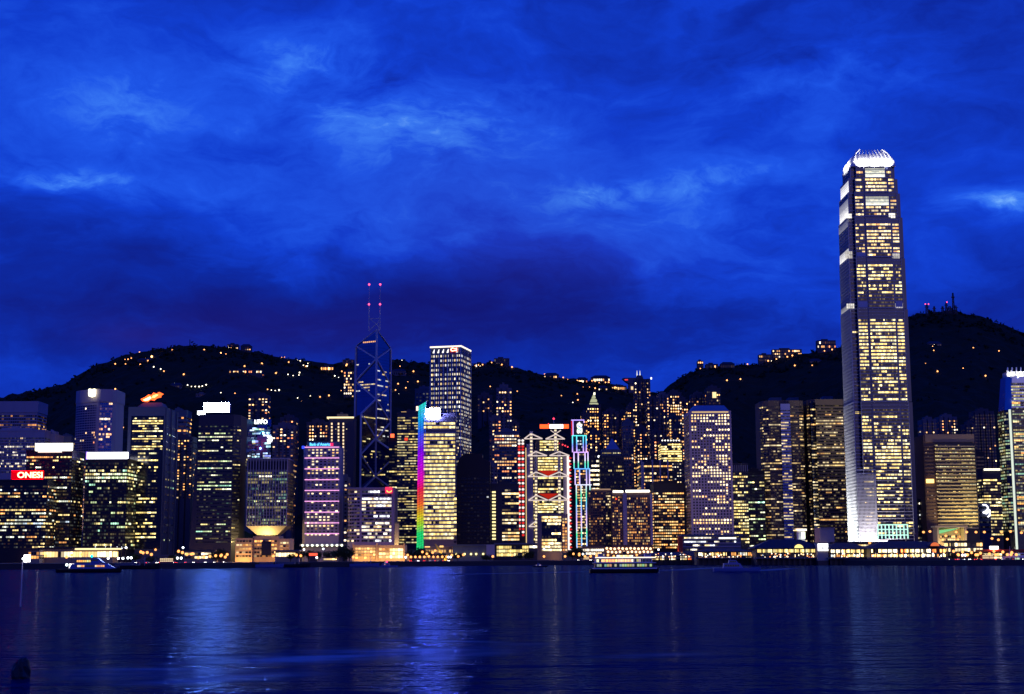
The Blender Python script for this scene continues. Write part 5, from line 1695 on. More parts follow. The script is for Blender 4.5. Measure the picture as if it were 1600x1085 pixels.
    for ti_, ya, yb, g in ((5, 279, 297, 1.25), (4, 308, 320, .4), (4, 320, 336, 1.3), (3, 341, 352, .22), (3, 386, 400, 1.1), (2, 472, 480, .35)):  # glowing panels stand in for floodlight washing the plant-floor louvres
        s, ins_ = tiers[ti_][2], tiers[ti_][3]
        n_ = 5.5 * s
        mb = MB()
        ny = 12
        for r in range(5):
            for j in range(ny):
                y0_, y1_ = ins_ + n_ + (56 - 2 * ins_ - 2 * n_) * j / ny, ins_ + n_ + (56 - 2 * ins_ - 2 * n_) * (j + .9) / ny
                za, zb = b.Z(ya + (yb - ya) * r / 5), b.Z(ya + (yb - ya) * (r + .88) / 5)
                gg = g * (.55 + .13 * r) * rnd.uniform(.85, 1.1)  # floodlight falloff put into the panel colour, brighter downward
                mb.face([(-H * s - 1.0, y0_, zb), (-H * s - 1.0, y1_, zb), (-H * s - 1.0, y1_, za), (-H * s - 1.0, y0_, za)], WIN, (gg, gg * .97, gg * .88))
        mb.build('louvre_floodlight_glow', b.root)
    for (px0, px1, ya, yb, g) in ((1320.5, 1331, 333.5, 341, 1.5), (1389, 1399, 333, 341, 1.5), (1321, 1332, 392, 404, .5), (1394, 1406, 396, 404, .6), (1323, 1335, 474, 482, .8), (1397, 1411, 474, 482, 1.2)):
        mb = MB()
        (xa, za), (xb, zb) = P(px0, yb), P(px1, ya)
        n = 4
        for j in range(n):
            for r in range(2):
                x0, x1 = xa + (xb - xa) * (j + .06) / n, xa + (xb - xa) * (j + .9) / n
                z0, z1 = za + (zb - za) * (r + .05) / 2, za + (zb - za) * (r + .9) / 2
                gg = g * rnd.uniform(.7, 1.2)
                mb.face([(x0, .6, z0), (x1, .6, z0), (x1, .6, z1), (x0, .6, z1)], WIN, (gg, gg * .94, gg * .82))
        mb.build('plant_floor_window', b.root)
    # crown: white drum and curved claws
    wht = mat('crown_white_metal', (.78, .78, .76), .4, 0)
    hw = H * .74
    ins = 7
    mb = MB()
    prof_ = [(257.5, 1.05), (253, 1.035), (249, 1.0), (245, .945), (241.5, .875), (238.5, .80), (236, .72)]
    for (ya, sa), (yb, sb) in zip(prof_, prof_[1:]):
        q = lambda s: [(-hw * s, 28 - (28 - ins) * s), (hw * s, 28 - (28 - ins) * s), (hw * s, 28 + (28 - ins) * s), (-hw * s, 28 + (28 - ins) * s)]
        mb.prism(q(sa), b.Z(ya), b.Z(yb) - .01, wht, poly2=q(sb))
    mb.build('crown_drum', b.root)
    cp = [(250, 1.02), (245, .965), (241, .885), (236, .77), (231.5, .64), (228, .53)]
    for side in (0, 1, 3):
        for k in range(10 if side in (0, 2) else 8):
            u = -1 + 2 * (k + .5) / (10 if side in (0, 2) else 8)
            mb = MB()
            pts = []
            for y, s in cp:
                z = b.Z(y)
                a, d = hw * s, (28 - ins) * s
                if side == 0:
                    pts.append((hw * u * (.4 + .6 * s), 28 - d, z))
                elif side == 1:
                    pts.append((hw * s, 28 + (28 - ins) * u * (.4 + .6 * s), z))
                elif side == 2:
                    pts.append((hw * u * (.4 + .6 * s), 28 + d, z))
                else:
                    pts.append((-hw * s, 28 + (28 - ins) * u * (.4 + .6 * s), z))
            for i, (p, q_) in enumerate(zip(pts, pts[1:])):
                mb.bar(p, q_, 1.5 - .1 * i, wht)
            mb.build('crown_claw', b.root)
    for dx, dy in ((-1.5, .3), (-1.5, -.4), (.1, -1.5), (.75, -1.5), (-.65, -1.5), (1.5, 0)):
        p_ = (b.cx + hw * dx, Y + 28 + (28 - ins) * dy, b.base + b.Z(258))
        lamp('crown_light', p_, 26000, (1, .98, .92), 1.2, spot=110, aim=(b.cx + hw * dx * .55, Y + 28 + (28 - ins) * dy * .6, b.base + b.Z(240)), blend=.3)
    lamp('crown_light', (b.cx, Y + 28, b.base + b.Z(231)), 5000, (1, .98, .92), .8)
    for px, py in ((1342, 239), (1346.5, 239), (1352, 239.5), (1357, 238.5)):
        x, z = P(px, py)
        mb = MB()
        mb.ball((x, ins + 5, z), .6, glow('red_dot_light', (1.0, .05, .08), 2))
        mb.build('beacon', b.root)
    # foot: floodlit left corner, teal arcade at right
    for dx, dy, e, ax in ((-14, 8, 1.0, -3), (-14, 30, 1.0, -3), (-14, 48, .6, -3)):
        lamp('floodlight', (b.cx - H + dx, Y + dy, 7), 420000 * e, (.94, 1.0, .90), 1, spot=100, aim=(b.cx - H + 2, Y + dy, 60))
        lamp('floodlight', (b.cx - H + dx, Y + dy, 9), 750000 * e, (1.0, .93, .88), 1, spot=44, aim=(b.cx - H + 1, Y + dy, 150))
    for dx, e in ((.10, 1), (.34, .6), (.56, .3)):
        lamp('floodlight', (b.cx - H + 2 * H * dx + 1, Y - 11, 6), 380000 * e, (1.0, .90, .88), 1, spot=80, aim=(b.cx - H + 2 * H * dx, Y, 46))
    ar = MB()
    x0, z0 = P(1371.5, 842)
    x1, z1 = P(1417, 820)
    tl = glow('teal_arcade_light', (.55, 1.0, .82), 1.25, True)
    for y in (819.5, 827, 835.6):
        ar.box(x0, x1, -2.6, -1.7, b.Z(y + 1.5), b.Z(y), tl)
    for k in range(9):
        x = x0 + (x1 - x0) * k / 8
        ar.box(x - .55, x + .55, -2.55, -1.72, b.Z(842), b.Z(819.6), tl)
    ar.build('lit_arcade', b.root)
    # white ribs of the lower left front
    rb = MB()
    for k in range(15):
        x, _ = P(1341 + k * 2.0, 800)
        rb.box(x - .34, x + .34, -2.4, -1.9, -3, b.Z(742), met)
    for k in range(22):
        x, _ = P(1341, 800)
        x2, _ = P(1369.6, 800)
        zz = b.Z(850) + k * 3.6
        rb.box(x, x2, -1.88, -1.5, zz - .5, zz + .5, met)
    rb.build('fin_screen', b.root)
    b.box('canopy', 1370, 1384, 844, 847, -6, -2, W['white'])


def build_right():
    tower('office_tower', 'narrow dark slab with a white-lit edge just right of the tallest skyscraper', 'office tower', 1426, 1447, 712, 1660, 30, 'bluegrey', 714, 850, 5.4, pw=5, hf=.4, fill=.6, p=.10, pal='white', gain=1.2, plant=.4)
    b = B('signboard_tower', 'slim glass block with a bright white vertical lamp beside the gold-banded hotel', 'office block', 1436, 1446, 780, 1560, 20)
    b.wall(W['dark'])
    b.rows(784, 850, 6, pw=3, hf=.4, fill=.5, p=.4, pal='white', gain=1.4, conc=3)
    b.box('vertical_sign', 1440.5, 1444.5, 808, 819, -1.4, -.4, glow('white_vertical_sign', (1.0, .97, .92), 4))
    b.box('orange_lamp', 1441, 1446, 819.4, 823.6, -1.4, -.4, glow('orange_lamp_light', (1.0, .5, .12), 3))
    b = B('hotel_building', 'broad tapered building with gold-lit horizontal bands and a plain brown crown', 'hotel', 1446, 1522, 680, 1540, 40)
    h = b.w / 2
    b.wall(W['brown'])
    b.box('crown', 1445, 1521.5, 679, 691, -.6, 41, mat('tan_stone', (.34, .24, .17)))
    mb = MB()
    mb.box(b.X(1463, 700), b.X(1523.5, 700), -1.4, 0, -3, b.Z(693), W['dark'])
    mb.build('front_bay', b.root)
    bd = mat('gilt_band', (.52, .42, .22), .5)
    for k in range(24):
        y = 697 + k * 5.55
        mb = MB()
        mb.box(b.X(1463, 770), b.X(1525, 770), -2.4, -1.42, b.Z(y + 1.9), b.Z(y), bd)
        mb.box(b.X(1447, 770), b.X(1462, 770), -.7, 0, b.Z(y + 1.9), b.Z(y), W['brown'])
        mb.build('band', b.root)
    b.rows(694, 828, 5.55, pw=2.3, hf=.42, fill=.8, p=.45, pal='yellow', gain=.8, conc=1.8, path=[(b.X(1463, 770), -1.5), (b.X(1504, 770), -1.5)], run=2, prow=lambda i, n: .9 if i in (2, 3, 4) else .35)
    b.rows(700, 828, 5.55, pw=2.3, hf=.5, fill=.98, p=.9, pal='yellow', gain=.62, conc=6, path=[(b.X(1504, 770), -1.5), (b.X(1525, 770), -1.5)], run=6, name='right_window_row')
    b.rows(700, 828, 5.55, pw=3, hf=.4, fill=.5, p=.22, pal='home', gain=.7, conc=3, path=[(b.X(1448, 770), 0), (b.X(1461, 770), 0)], run=1, name='left_window_row')
    b.box('wall_lamp', 1446.5, 1458, 749, 755, -3, -1.2, glow('amber_wall_lamp', (1.0, .60, .16), 3.2))
    for px, e in ((1470, .5), (1492, .7), (1518, 1.2)):
        lamp('floodlight', (b.cx + b.X(px, 770), b.Y - 26, 26), 90000 * e, (1, .76, .30), 1, spot=80, aim=(b.cx + b.X(px, 770), b.Y, 80))
    # gilded gateway in front
    g = B('gateway', 'tall gold-lit portal frame with a green lit ceiling in front of the gold-banded building', 'portal', 1465, 1511, 822, 1480, 16)
    mb = MB()
    gl = mat('gilt_stone', (.6, .5, .3), .5)
    mb.box(g.X(1465), g.X(1468), 0, 16, -2, g.Z(824.6), gl)
    mb.box(g.X(1507.6), g.X(1511), 0, 16, -2, g.Z(824.6), gl)
    mb.box(g.X(1462), g.X(1512.5), -.6, 16, g.Z(824.5), g.Z(821.6), gl)
    mb.build('portal_frame', g.root)
    mb = MB()
    mb.box(g.X(1468), g.X(1507), 12, 13, -2, g.Z(825), W['podium'])
    mb.build('back_wall', g.root)
    mb = MB()
    mb.solid([(g.X(1468), 3, g.Z(834.5)), (g.X(1490), 3, g.Z(829)), (g.X(1501), 3, g.Z(825.5)), (g.X(1468), 3, g.Z(829)), (g.X(1468), 10, g.Z(834.5)), (g.X(1490), 10, g.Z(829)), (g.X(1501), 10, g.Z(825.5)), (g.X(1468), 10, g.Z(829))], [(0, 1, 2, 3), (7, 6, 5, 4), (0, 4, 5, 1), (1, 5, 6, 2), (2, 6, 7, 3), (3, 7, 4, 0)], glow('green_ceiling_light', (.30, .9, .36), .75))
    mb.build('green_ceiling', g.root)
    g.rows(836, 846, 5, pw=3, hf=.6, fill=.8, p=.7, pal='orange', gain=1.6, conc=4, path=[(g.X(1468), 11.8), (g.X(1507), 11.8)], run=2)
    for px in (1470, 1488, 1507):
        lamp('floodlight', (g.cx + g.X(px), g.Y - 7, 8), 16000, (1, .8, .36), .6)
    flats('dim blue block of flats over the left end of the gold-banded building', 1444, 1466, 655, 2050, .14, 4.6, 'flats', ybot=770, bays=3)
    flats('dim blue block of flats over the middle of the gold-banded building', 1470, 1499, 651, 2080, .18, 4.6, 'flats', ybot=770, bays=4)
    flats('dark block of flats with one red roof lamp right of the gold-banded building', 1512, 1528, 662, 2000, .14, 4.6, 'flats2', ybot=780, bays=2)
    flats('tall dark block of flats almost unlit before the tower at the right edge', 1526, 1558, 642, 2020, .07, 4.8, 'flats2', ybot=790, bays=4)
    tower('office_tower', 'black block with one orange window below the tall dark flats at the right', 'office block', 1524, 1542, 708, 1760, 24, 'black', 712, 800, 6, pw=6, hf=.4, p=.07, pal='orange', gain=1.6)
    b = tower('office_tower', 'yellow-windowed block with a bright roof strip tucked left of the right-edge tower', 'office tower', 1538, 1568, 734, 1640, 30, 'dark', 748, 838, 5.0, pw=3.4, hf=.45, fill=.9, p=.66, pal='yellow', gain=1.7, conc=2, plant=0, run=3)
    b.box('roof_light_strip', 1537, 1572, 732.5, 735.4, -1.2, .6, glow('roof_strip_light', (1.0, .93, .70), 2.2))
    b = B('office_building', 'low dark block with a white scribble of neon near the right edge', 'office block', 1532, 1549, 786, 1600, 22)
    b.wall(W['bluegrey'])
    b.rows(790, 835, 7, pw=3, hf=.3, p=.1, pal='white', gain=1)
    mb = MB()
    pts = [(1535, 789), (1540, 789.5), (1544, 794), (1540, 799), (1535.5, 801), (1541, 803), (1546, 797), (1546, 806), (1543, 808)]
    for a, c in zip(pts, pts[1:]):
        mb.bar((b.X(*a), -1, b.Z(a[1])), (b.X(*c), -1, b.Z(c[1])), 1.1, glow('white_squiggle', (.85, .85, 1.0), 3.4))
    mb.build('neon_squiggle', b.root)
    # right-edge tower, smaller sibling of the skyscraper
    b = B('office_tower', 'greenish glass tower with a white floodlit crown cut off by the right edge', 'office tower', 1575, 1646, 588, 1500, 26)
    h = b.w / 2
    b.wall(WIN_DIM, poly=[(-h, 6), (-h + 6, 0), (h, 0), (h, 26), (-h, 26)], z1=b.Z(640), poly2=[(-h + 1, 6), (-h + 7, 0), (h, 0), (h, 26), (-h + 1, 26)])
    b.wall(BLUEG, poly=[(-h + 1.6, 6), (-h + 7, 1), (h, 1), (h, 26), (-h + 1.6, 26)], z0=b.Z(640) + .01, z1=b.Z(588), poly2=[(-h + 5, 8), (-h + 10, 3), (h - 4, 3), (h - 4, 24), (-h + 5, 24)], name='upper_tier')
    b.rows(597, 832, 4.9, pw=3.4, hf=.5, fill=.86, p=.5, pal='green', gain=.55, conc=2, path=[(-h + 7.2, -.1), (h, -.1)], run=3, dim=.5)
    b.rows(643, 832, 4.9, pw=3.4, hf=.5, fill=.86, p=.5, pal='green', gain=.5, conc=2, path=[(-h, 25), (-h, 6), (-h + 6, 0)], run=3, dim=.5, name='side_window_row')
    b.rows(625, 832, 9.8, pw=3.4, hf=.25, fill=.86, p=.34, pal='orange', gain=1.8, conc=1, path=[(-h + 7.2, -.4), (h, -.4)], run=2, name='office_window_row')
    mb = MB()
    mb.box(-h + 4, -h + 5.6, -.6, 1.6, -3, b.Z(640), glow('edge_white_light', (.9, 1.0, .86), .9))
    mb.build('edge_light', b.root)
    mb = MB()
    wht = MATS['crown_white_metal']
    a0 = b.X(1577, 580)
    for k in range(9):
        x = a0 + k * 4.6
        mb = MB()
        mb.bar((x - 1, 3, b.Z(588)), (x, 5, b.Z(579)), 1.5, wht)
        mb.bar((x, 5, b.Z(579)), (x + 1.6, 9, b.Z(573)), 1.1, wht)
        mb.build('crown_claw', b.root)
    mb = MB()
    mb.box(b.X(1578, 583), b.X(1640, 583), 4.5, 23, b.Z(588), b.Z(580), wht)
    mb.build('crown_drum', b.root)
    for dx in (0, 12, 26):
        lamp('crown_light', (b.cx + a0 + dx, b.Y - 3, b.base + b.Z(586)), 5000, (1, .98, .92), .6)
    lamp('ledge_light', (b.cx - h - 1, b.Y - 4, b.base + b.Z(622)), 4000, (.95, 1, .9), .5)


build_left()
build_midleft()
build_triangles()
build_center()
build_hanger_bank()
build_neon_tower()
build_midright()
build_skyscraper()
build_right()
# ------------------------------------------------------------------ quay: piers, pavilions, trees, lamps
def pier(label, x0, x1, yeave, ytop, Y, arch=None, pal='yellow', p=.85, gain=1.5, two=True, D=30):
    """ferry pier with a hipped tile roof over glazed galleries"""
    b = B('ferry_pier', label, 'ferry pier', x0, x1, yeave, Y, D, base=3.4)
    h = b.w / 2
    b.wall(W['dark'], poly=[(-h + 3, 2), (h - 3, 2), (h - 3, D), (-h + 3, D)])
    mb = MB()
    e = min(h * .6, 16)
    mb.prism([(-h - 1.5, -2.5), (h + 1.5, -2.5), (h + 1.5, D + 2), (-h - 1.5, D + 2)], b.h + .01, b.Z(ytop), W['navy'], poly2=[(-h + e, D * .42), (h - e, D * .42), (h - e, D * .58), (-h + e, D * .58)])
    mb.build('hipped_roof', b.root)
    b.box('deck', x0, x1, 871, 873, -4, 1.9, W['grey'])
    yl = [(yeave + .6, yeave + 7.4)] + ([(yeave + 8.6, 871)] if two else [])
    for ya, yb in yl:
        b.rows(ya, yb, yb - ya, pw=2.9, hf=.72, fill=.82, p=p, pal=pal if pal == 'yellow' else 'pier', gain=gain, conc=9, path=[(-h + 3, 1.9), (h - 3, 1.9)], run=2, dim=.9)
    n = max(3, int((x1 - x0) / 9))
    for i in range(n + 1):
        x = -h + 2 + (2 * h - 4) * i / n
        mb = MB()
        mb.box(x - .4, x + .4, -1.6, -.8, -5, b.h, W['dark'])
        mb.build('pile', b.root)
    shop = [((1.0, .62, .3), 3), ((1.0, .85, .6), 3.5), ((1.0, .30, .08), 2.5), ((.85, .95, 1.0), 3)]
    for i in range(int((x1 - x0) / 3)):
        c, st_ = shop[rnd.choice((0, 0, 0, 1, 1, 2, 3))]
        mb = MB()
        mb.ball((rnd.uniform(-h + 4, h - 4), 1.2, b.Z(rnd.uniform(865, 872))), rnd.uniform(.35, .75), glow('quay_lamp_%d' % int(c[1] * 100), c, st_), nu=6, nv=4)
        mb.build('gallery_lamp', b.root)
    if arch:
        xa, ya, r = arch
        cxp, cz, rr = b.X(xa, ya), b.Z(ya), r * b.mpp
        mb = MB()
        pts = [(cxp + math.cos(R(180 * i / 12)) * rr, cz + math.sin(R(180 * i / 12)) * rr * .85) for i in range(13)]
        mb.solid([(x, -3.4, z) for x, z in pts] + [(x, 6, z) for x, z in pts], [tuple(range(13)), tuple(range(25, 12, -1))] + [(i, 13 + i, 13 + (i + 1) % 13, (i + 1) % 13) for i in range(13)], W['navy'])
        dm = mb.build('dormer', b.root)
        mb = MB()
        q = [(cxp + math.cos(R(180 * i / 12)) * rr * .86, cz + .2 + math.sin(R(180 * i / 12)) * rr * .7) for i in range(13)]
        mb.face([(x, -3.6, z) for x, z in q], SIGN, (1.5, 1.15, .35) if pal == 'yellow' else (.8, .16, .04))
        mb.build('arch_window', dm)
    return b


def build_quay():
    pier('long dark-roofed ferry pier with an arched yellow window and pale lit gallery', 1178, 1286, 857, 843, 1215, (1247, 857, 8), 'yellow', .92, 1.9, False)
    pier('flat dark-roofed wing of the piers with two storeys of golden lights', 1293, 1356, 857.5, 848.5, 1205, None, 'warm', .85, 3.0)
    pier('broad ferry pier at the right with a dim orange arched window and blazing white galleries', 1356, 1484, 857, 846, 1185, (1459, 854, 8), 'warm', .88, 4.0)
    pier('small low pier with amber windows left of the arched yellow one', 1086, 1180, 862, 857, 1250, None, 'orange', .6, 1.6)
    pier('dark finger pier with a few lamps behind the big passing ferry', 1000, 1086, 868.5, 863, 1320, None, 'orange', .5, 1.5, False)
    b = B('clock_turret', 'white lit turret with a flat cap rising behind the arched pier', 'turret', 1248, 1258, 828, 1330, 8)
    b.wall(W['white'])
    b.box('cap', 1246.5, 1260, 826.6, 829.6, -1, 9, glow('turret_cap_light', (1.0, .95, .80), 2.2))
    b.box('lit_face', 1252, 1258, 831.5, 842, -.5, -.05, glow('turret_face_light', (.85, 1.0, .72), 1.8))
    b.box('signal_arm', 1240, 1248, 828.2, 829.8, 1, 2, glow('amber_arm_light', (1.0, .68, .3), 1.6))
    lamp('floodlight', (b.cx - 3, b.Y - 7, 20), 2500, (.9, 1, .8), .5)
    b = B('ticket_hall', 'bright white lit box between the two big ferry piers', 'ticket hall', 1277, 1294, 849, 1207, 12)
    b.wall(W['cream'], z0=.01)
    b.wall(W['dark'], z0=-7, z1=0, name='plinth')
    b.box('lit_front', 1277.6, 1293.6, 849.6, 861, -.5, -.05, glow('white_box_light', (.96, .97, 1.0), 2.4, True))
    b.box('dark_emblem', 1284.5, 1286.5, 855, 859.5, -.8, -.52, W['podium'])
    b.box('roof', 1276, 1295, 847.8, 848.9, -1, 13, W['grey'])
    b = B('blank_block', 'windowless cream block lit from the front above the right-hand piers', 'blank block', 1281, 1304, 826, 1440, 24)
    b.wall(W['cream'])
    b.box('roof_slab', 1280.4, 1304.6, 824.8, 826, -.8, 25, W['cream'])
    lamp('floodlight', (b.cx + 6, b.Y - 26, 8), 26000, (1, .66, .40), 1, spot=70, aim=(b.cx, b.Y, 22))
    b = B('shopping_podium', 'low retail podium with striped yellow lights at the foot of the tallest skyscraper', 'shopping podium', 1304, 1440, 848, 1420, 30)
    b.wall(W['dark'])
    b.rows(850, 868, 5, pw=4, hf=.5, fill=.9, p=.6, pal='warm', gain=1.5, conc=3, run=3)
    b.box('roof', 1303, 1441, 846.6, 848, -1.5, 31, W['navy'])
    b = B('shore_arcade', 'two-storey shore arcade crowded with amber lights at the far right', 'arcade', 1486, 1536, 846, 1240, 20)
    b.wall(W['dark'])
    b.rows(847, 872, 8, pw=5, hf=.6, fill=.82, p=.75, pal='warm', gain=2.0, conc=4, run=2)
    b.box('roof', 1484, 1538, 844.6, 846, -1.5, 21, W['dark'])
    b = B('shore_pavilion', 'low pavilion under a fierce white lamp at the right end of the quay', 'pavilion', 1536, 1640, 862, 1220, 16)
    b.wall(W['brown'])
    b.box('roof', 1534, 1642, 858.6, 861.9, -2, 17, W['red'])
    b.rows(864, 874, 6, pw=4, hf=.6, fill=.85, p=.85, pal='warm', gain=2.2, conc=6, run=3)
    b.box('flood_lamp', 1546, 1559, 853.5, 858.4, -1.5, 0, glow('fierce_white_light', (1.0, .92, .86), 4, True))
    lamp('floodlight', (b.cx + b.X(1552), b.Y - 3, b.base + b.Z(856)), 5000, (1, .6, .3), .8)
    # left quay: lit market row
    b = B('market_hall', 'long low market hall with a bright gold frontage at the left waterfront', 'market hall', 62, 176, 858, 1400, 20)
    b.wall(W['podium'])
    b.rows(861, 872, 11, pw=4.6, hf=.75, fill=.86, p=.8, pal='warm', gain=2.8, conc=3, run=3, dim=1)
    b.box('eave_light', 118, 190, 857, 859.4, -2, -.2, glow('gold_eave_light', (1.0, .76, .38), 1.7, True))
    b.box('roof', 60, 192, 855.2, 856.9, -2.5, 21, W['dark'])
    b = B('low_shed', 'small gold-lit shed next to the bright white globe at the far left', 'shed', 44, 62, 860, 1380, 14)
    b.wall(W['podium'])
    b.rows(862, 874, 6, pw=4, hf=.7, fill=.85, p=.7, pal='orange', gain=1.3, conc=4)
    b.box('roof', 43, 63, 858.6, 860, -1, 15, W['dark'])
    b = B('terminal_shed', 'unlit blue-grey ferry shed on the quay behind the moored yacht', 'shed', 206, 268, 869, 1180, 14, base=3.8)
    b.wall(W['bluegrey'])
    b.rows(871, 874, 3, pw=5, hf=.6, fill=.5, p=.02, pal='white', gain=.4)
    b.box('roof', 204, 270, 867.6, 869, -1, 15, W['bluegrey'])
    b = B('bus_shelter', 'two-tier row of orange-lit stalls left of the dark round tree', 'row of stalls', 288, 336, 861, 1380, 16)
    b.wall(W['podium'])
    b.rows(863, 874, 5.5, pw=5, hf=.6, fill=.9, p=.8, pal='warm', gain=1.9, conc=5, run=4)
    b.box('roof', 287, 337, 859.6, 861, -1, 17, W['dark'])
    b = B('kiosk', 'gold-fronted kiosk among dark trees below the white tower with pink lines', 'kiosk', 505, 524, 872, 1290, 8)
    b.wall(W['podium'])
    b.rows(872.6, 875.6, 3, pw=4, hf=.8, fill=.95, p=.98, pal='warm', gain=1.8, conc=20)
    b.box('roof', 504, 525, 870.6, 871.9, -1, 9, W['dark'])
    b = B('entrance_sign', 'red lit sign panel on posts among the dark trees', 'sign', 483, 496, 864, 1300, 2)
    b.wall(W['dark'], z0=-1)
    b.box('red_panel', 483, 496, 864.6, 868.6, -.6, -.1, glow('red_panel_light', (1.0, .10, .05), 1.6))
    b = B('canopy_row', 'orange-lit canopies beside the foot of the rainbow strip', 'canopies', 664, 706, 856, 1440, 14)
    b.wall(W['podium'])
    b.rows(858, 872, 7, pw=4, hf=.6, fill=.7, p=.55, pal='orange', gain=1.6, conc=3)
    b.box('roof', 662, 708, 853.6, 855.9, -1, 15, W['podium'])
    b.box('sign_strip', 664, 672, 853.8, 855.6, -1.5, -1.05, glow('orange_strip', (1.0, .55, .18), 1.5))
    b.box('sign_strip', 687, 693, 852.8, 855.6, -1.5, -1.05, glow('orange_strip', (1.0, .55, .18), 1.5))
    b = B('crane', 'yellow lattice crane arm leaning over the quay at the foot of the rainbow tower', 'crane', 684, 696, 848, 1400, 4)
    mb = MB()
    pa, pb = (b.X(680), 0, b.Z(850)), (b.X(696), 0, b.Z(874))
    yl = mat('yellow_crane_paint', (.6, .42, .05), .5)
    for o in (-.5, .5):
        mb.bar((pa[0] + o, pa[1], pa[2]), (pb[0] + o, pb[1], pb[2]), .45, yl)
    for k in range(10):
        t = k / 10
        q = lambda t, o: tuple(pa[i] + (pb[i] - pa[i]) * t + (o if i == 0 else 0) for i in range(3))
        mb.bar(q(t, -.5), q(t + .1, .5), .28, yl)
    mb.build('boom', b.root)
    b.box('cab', 694, 699, 873, 876.5, -1.5, 1.5, yl)
    lamp('floodlight', (b.cx, b.Y - 6, 8), 5000, (1, .75, .3), .5)
    b = B('shop_front', 'white-lit shop fronts in a row in front of the brown hotel slab', 'shops', 910, 944, 855, 1440, 14)
    b.wall(W['podium'])
    b.rows(857, 868, 5.5, pw=3.4, hf=.6, fill=.85, p=.8, pal='white', gain=2.2, conc=5)
    b.box('roof', 909, 945, 853.5, 855, -1, 15, W['brown'])
    b = B('low_terrace', 'low terrace with two lines of orange lamps in front of the hotel with roof strips', 'terrace', 944, 1020, 855, 1430, 14)
    b.wall(W['brown'])
    for r, y in enumerate((857, 862.4)):
        for k in range(12):
            m = MB()
            m.ball((b.X(948 + k * 6.2 + r * 2), -.9, b.Z(y + (k % 3) * .4)), 1.15, glow('orange_bulb_light', (1.0, .62, .32), 3.2))
            m.build('wall_lamp', b.root)

    # lamps along the quay: post, arm and lit globe, copied
    def lamp_post(label, col_, strength, h, r, group, name='street_lamp'):
        t = thing(name, label, 'street lamp', (0, 0, 0), group)
        mb = MB()
        mb.cyl(0, 0, 0, h, .16, .10, W['dark'], n=6)
        mb.cyl(0, 0, 0, .6, .35, .2, W['dark'], n=6)
        mb.build('pole', t)
        mb = MB()
        mb.ball((0, 0, h + r * .8), r, glow('lamp_globe_%d' % int(col_[2] * 100), col_, strength), nu=10, nv=6)
        mb.build('lamp_globe', t)
        return t
    warm = lamp_post('warm globe street lamp on the far quay beneath the towers', (1.0, .36, .10), 2.4, 7.5, 1.1, 'warm street lamps along the far quay')
    cool = lamp_post('cold white globe street lamp on the far quay beneath the towers', (.86, .92, 1.0), 7, 7.5, .85, 'white street lamps along the far quay')
    W1 = [(x, 870 + (x * 7) % 5) for x in range(642, 704, 7)] + [(x, 865 + (x * 5) % 8) for x in range(1095, 1178, 8)] + [(x, 861 + (x * 11) % 9) for x in range(1490, 1592, 7)] + [(x, 868 + (x * 3) % 5) for x in range(905, 1010, 9)] + [(x, 866 + (x * 3) % 7) for x in range(292, 362, 9)] + [(220, 863), (223.5, 864.5), (230, 864), (236.5, 867), (243, 859.5), (279, 862), (285, 864), (299, 866.5), (345, 869), (352, 871), (427, 869.5), (463, 868), (470, 869), (552, 876), (637, 868), (660, 863), (667, 866), (676, 864), (680, 861),
          (706, 868), (716, 870), (724, 867.5), (770, 870), (800, 868), (850, 872), (883, 874), (896, 866), (905, 866), (1030, 868), (1038, 868), (1055, 869), (1064, 868), (1100, 868), (1118, 866), (1137, 866), (1139, 866), (1150, 869), (1259, 850), (1268, 868), (1359, 849), (1392, 854),
          (1443, 832), (1453, 831), (1478, 838), (1494, 832), (1510.5, 832), (1525, 832), (1538, 832), (1565, 832), (1579, 831), (1550, 842), (1560, 844), (1574, 843), (1498, 874), (1512, 873), (1528, 874), (1556, 872), (1580, 872), (112, 868), (104, 871), (72, 869), (128, 867), (1596, 833)]
    C1 = [(149, 856), (165, 856), (173, 856), (183, 856), (197, 856), (190, 856), (169, 874), (185, 874), (192, 874), (200, 872), (205, 872), (286, 856), (283, 876), (277, 881), (911, 866), (1029, 859), (475, 859), (505, 858), (495, 872), (634, 874), (701, 872), (704, 880), (850, 858), (1504, 868), (1508, 868), (42, 876), (36, 876)]
    used = {'w': 0, 'c': 0}
    for src, L, key in ((warm, W1, 'w'), (cool, C1, 'c')):
        for i, (px, py) in enumerate(L):
            o = src if i == 0 else copy_thing(src)
            Y = max(shore_Y(px) + 8, 1405 if py < 862 else 0) + rnd.uniform(0, 6)
            p = at(px, py, Y)
            k = max(.5, (p.z - 3.8) / 8.2)
            o.location = (p.x, Y, 3.8)
            o.scale = (1 if k < 1.6 else 1.2, 1 if k < 1.6 else 1.2, k)
            for c in o.children:
                if 'globe' in c.name:
                    c.scale = (1, 1, 1 / k)
                    c.location = (0, 0, (7.5 + .7) - (7.5 + .7) / k)
    # warm fill for the quay: evenly spaced point lights, not tied to the posts
    for px in range(60, 1600, 110):
        Y = shore_Y(px) + 40
        p = at(px, 868, Y)
        lamp('quay_fill_light', (p.x, Y, 13), 1500, (1, .50, .18), .6)
    for px in range(60, 1600, 62):  # added row behind the waterfront pavilions for an orange glow
        p = at(px, 868, 1490)
        lamp('quay_fill_light', (p.x, 1468, 9), 4200, (1, .46, .15), 1)

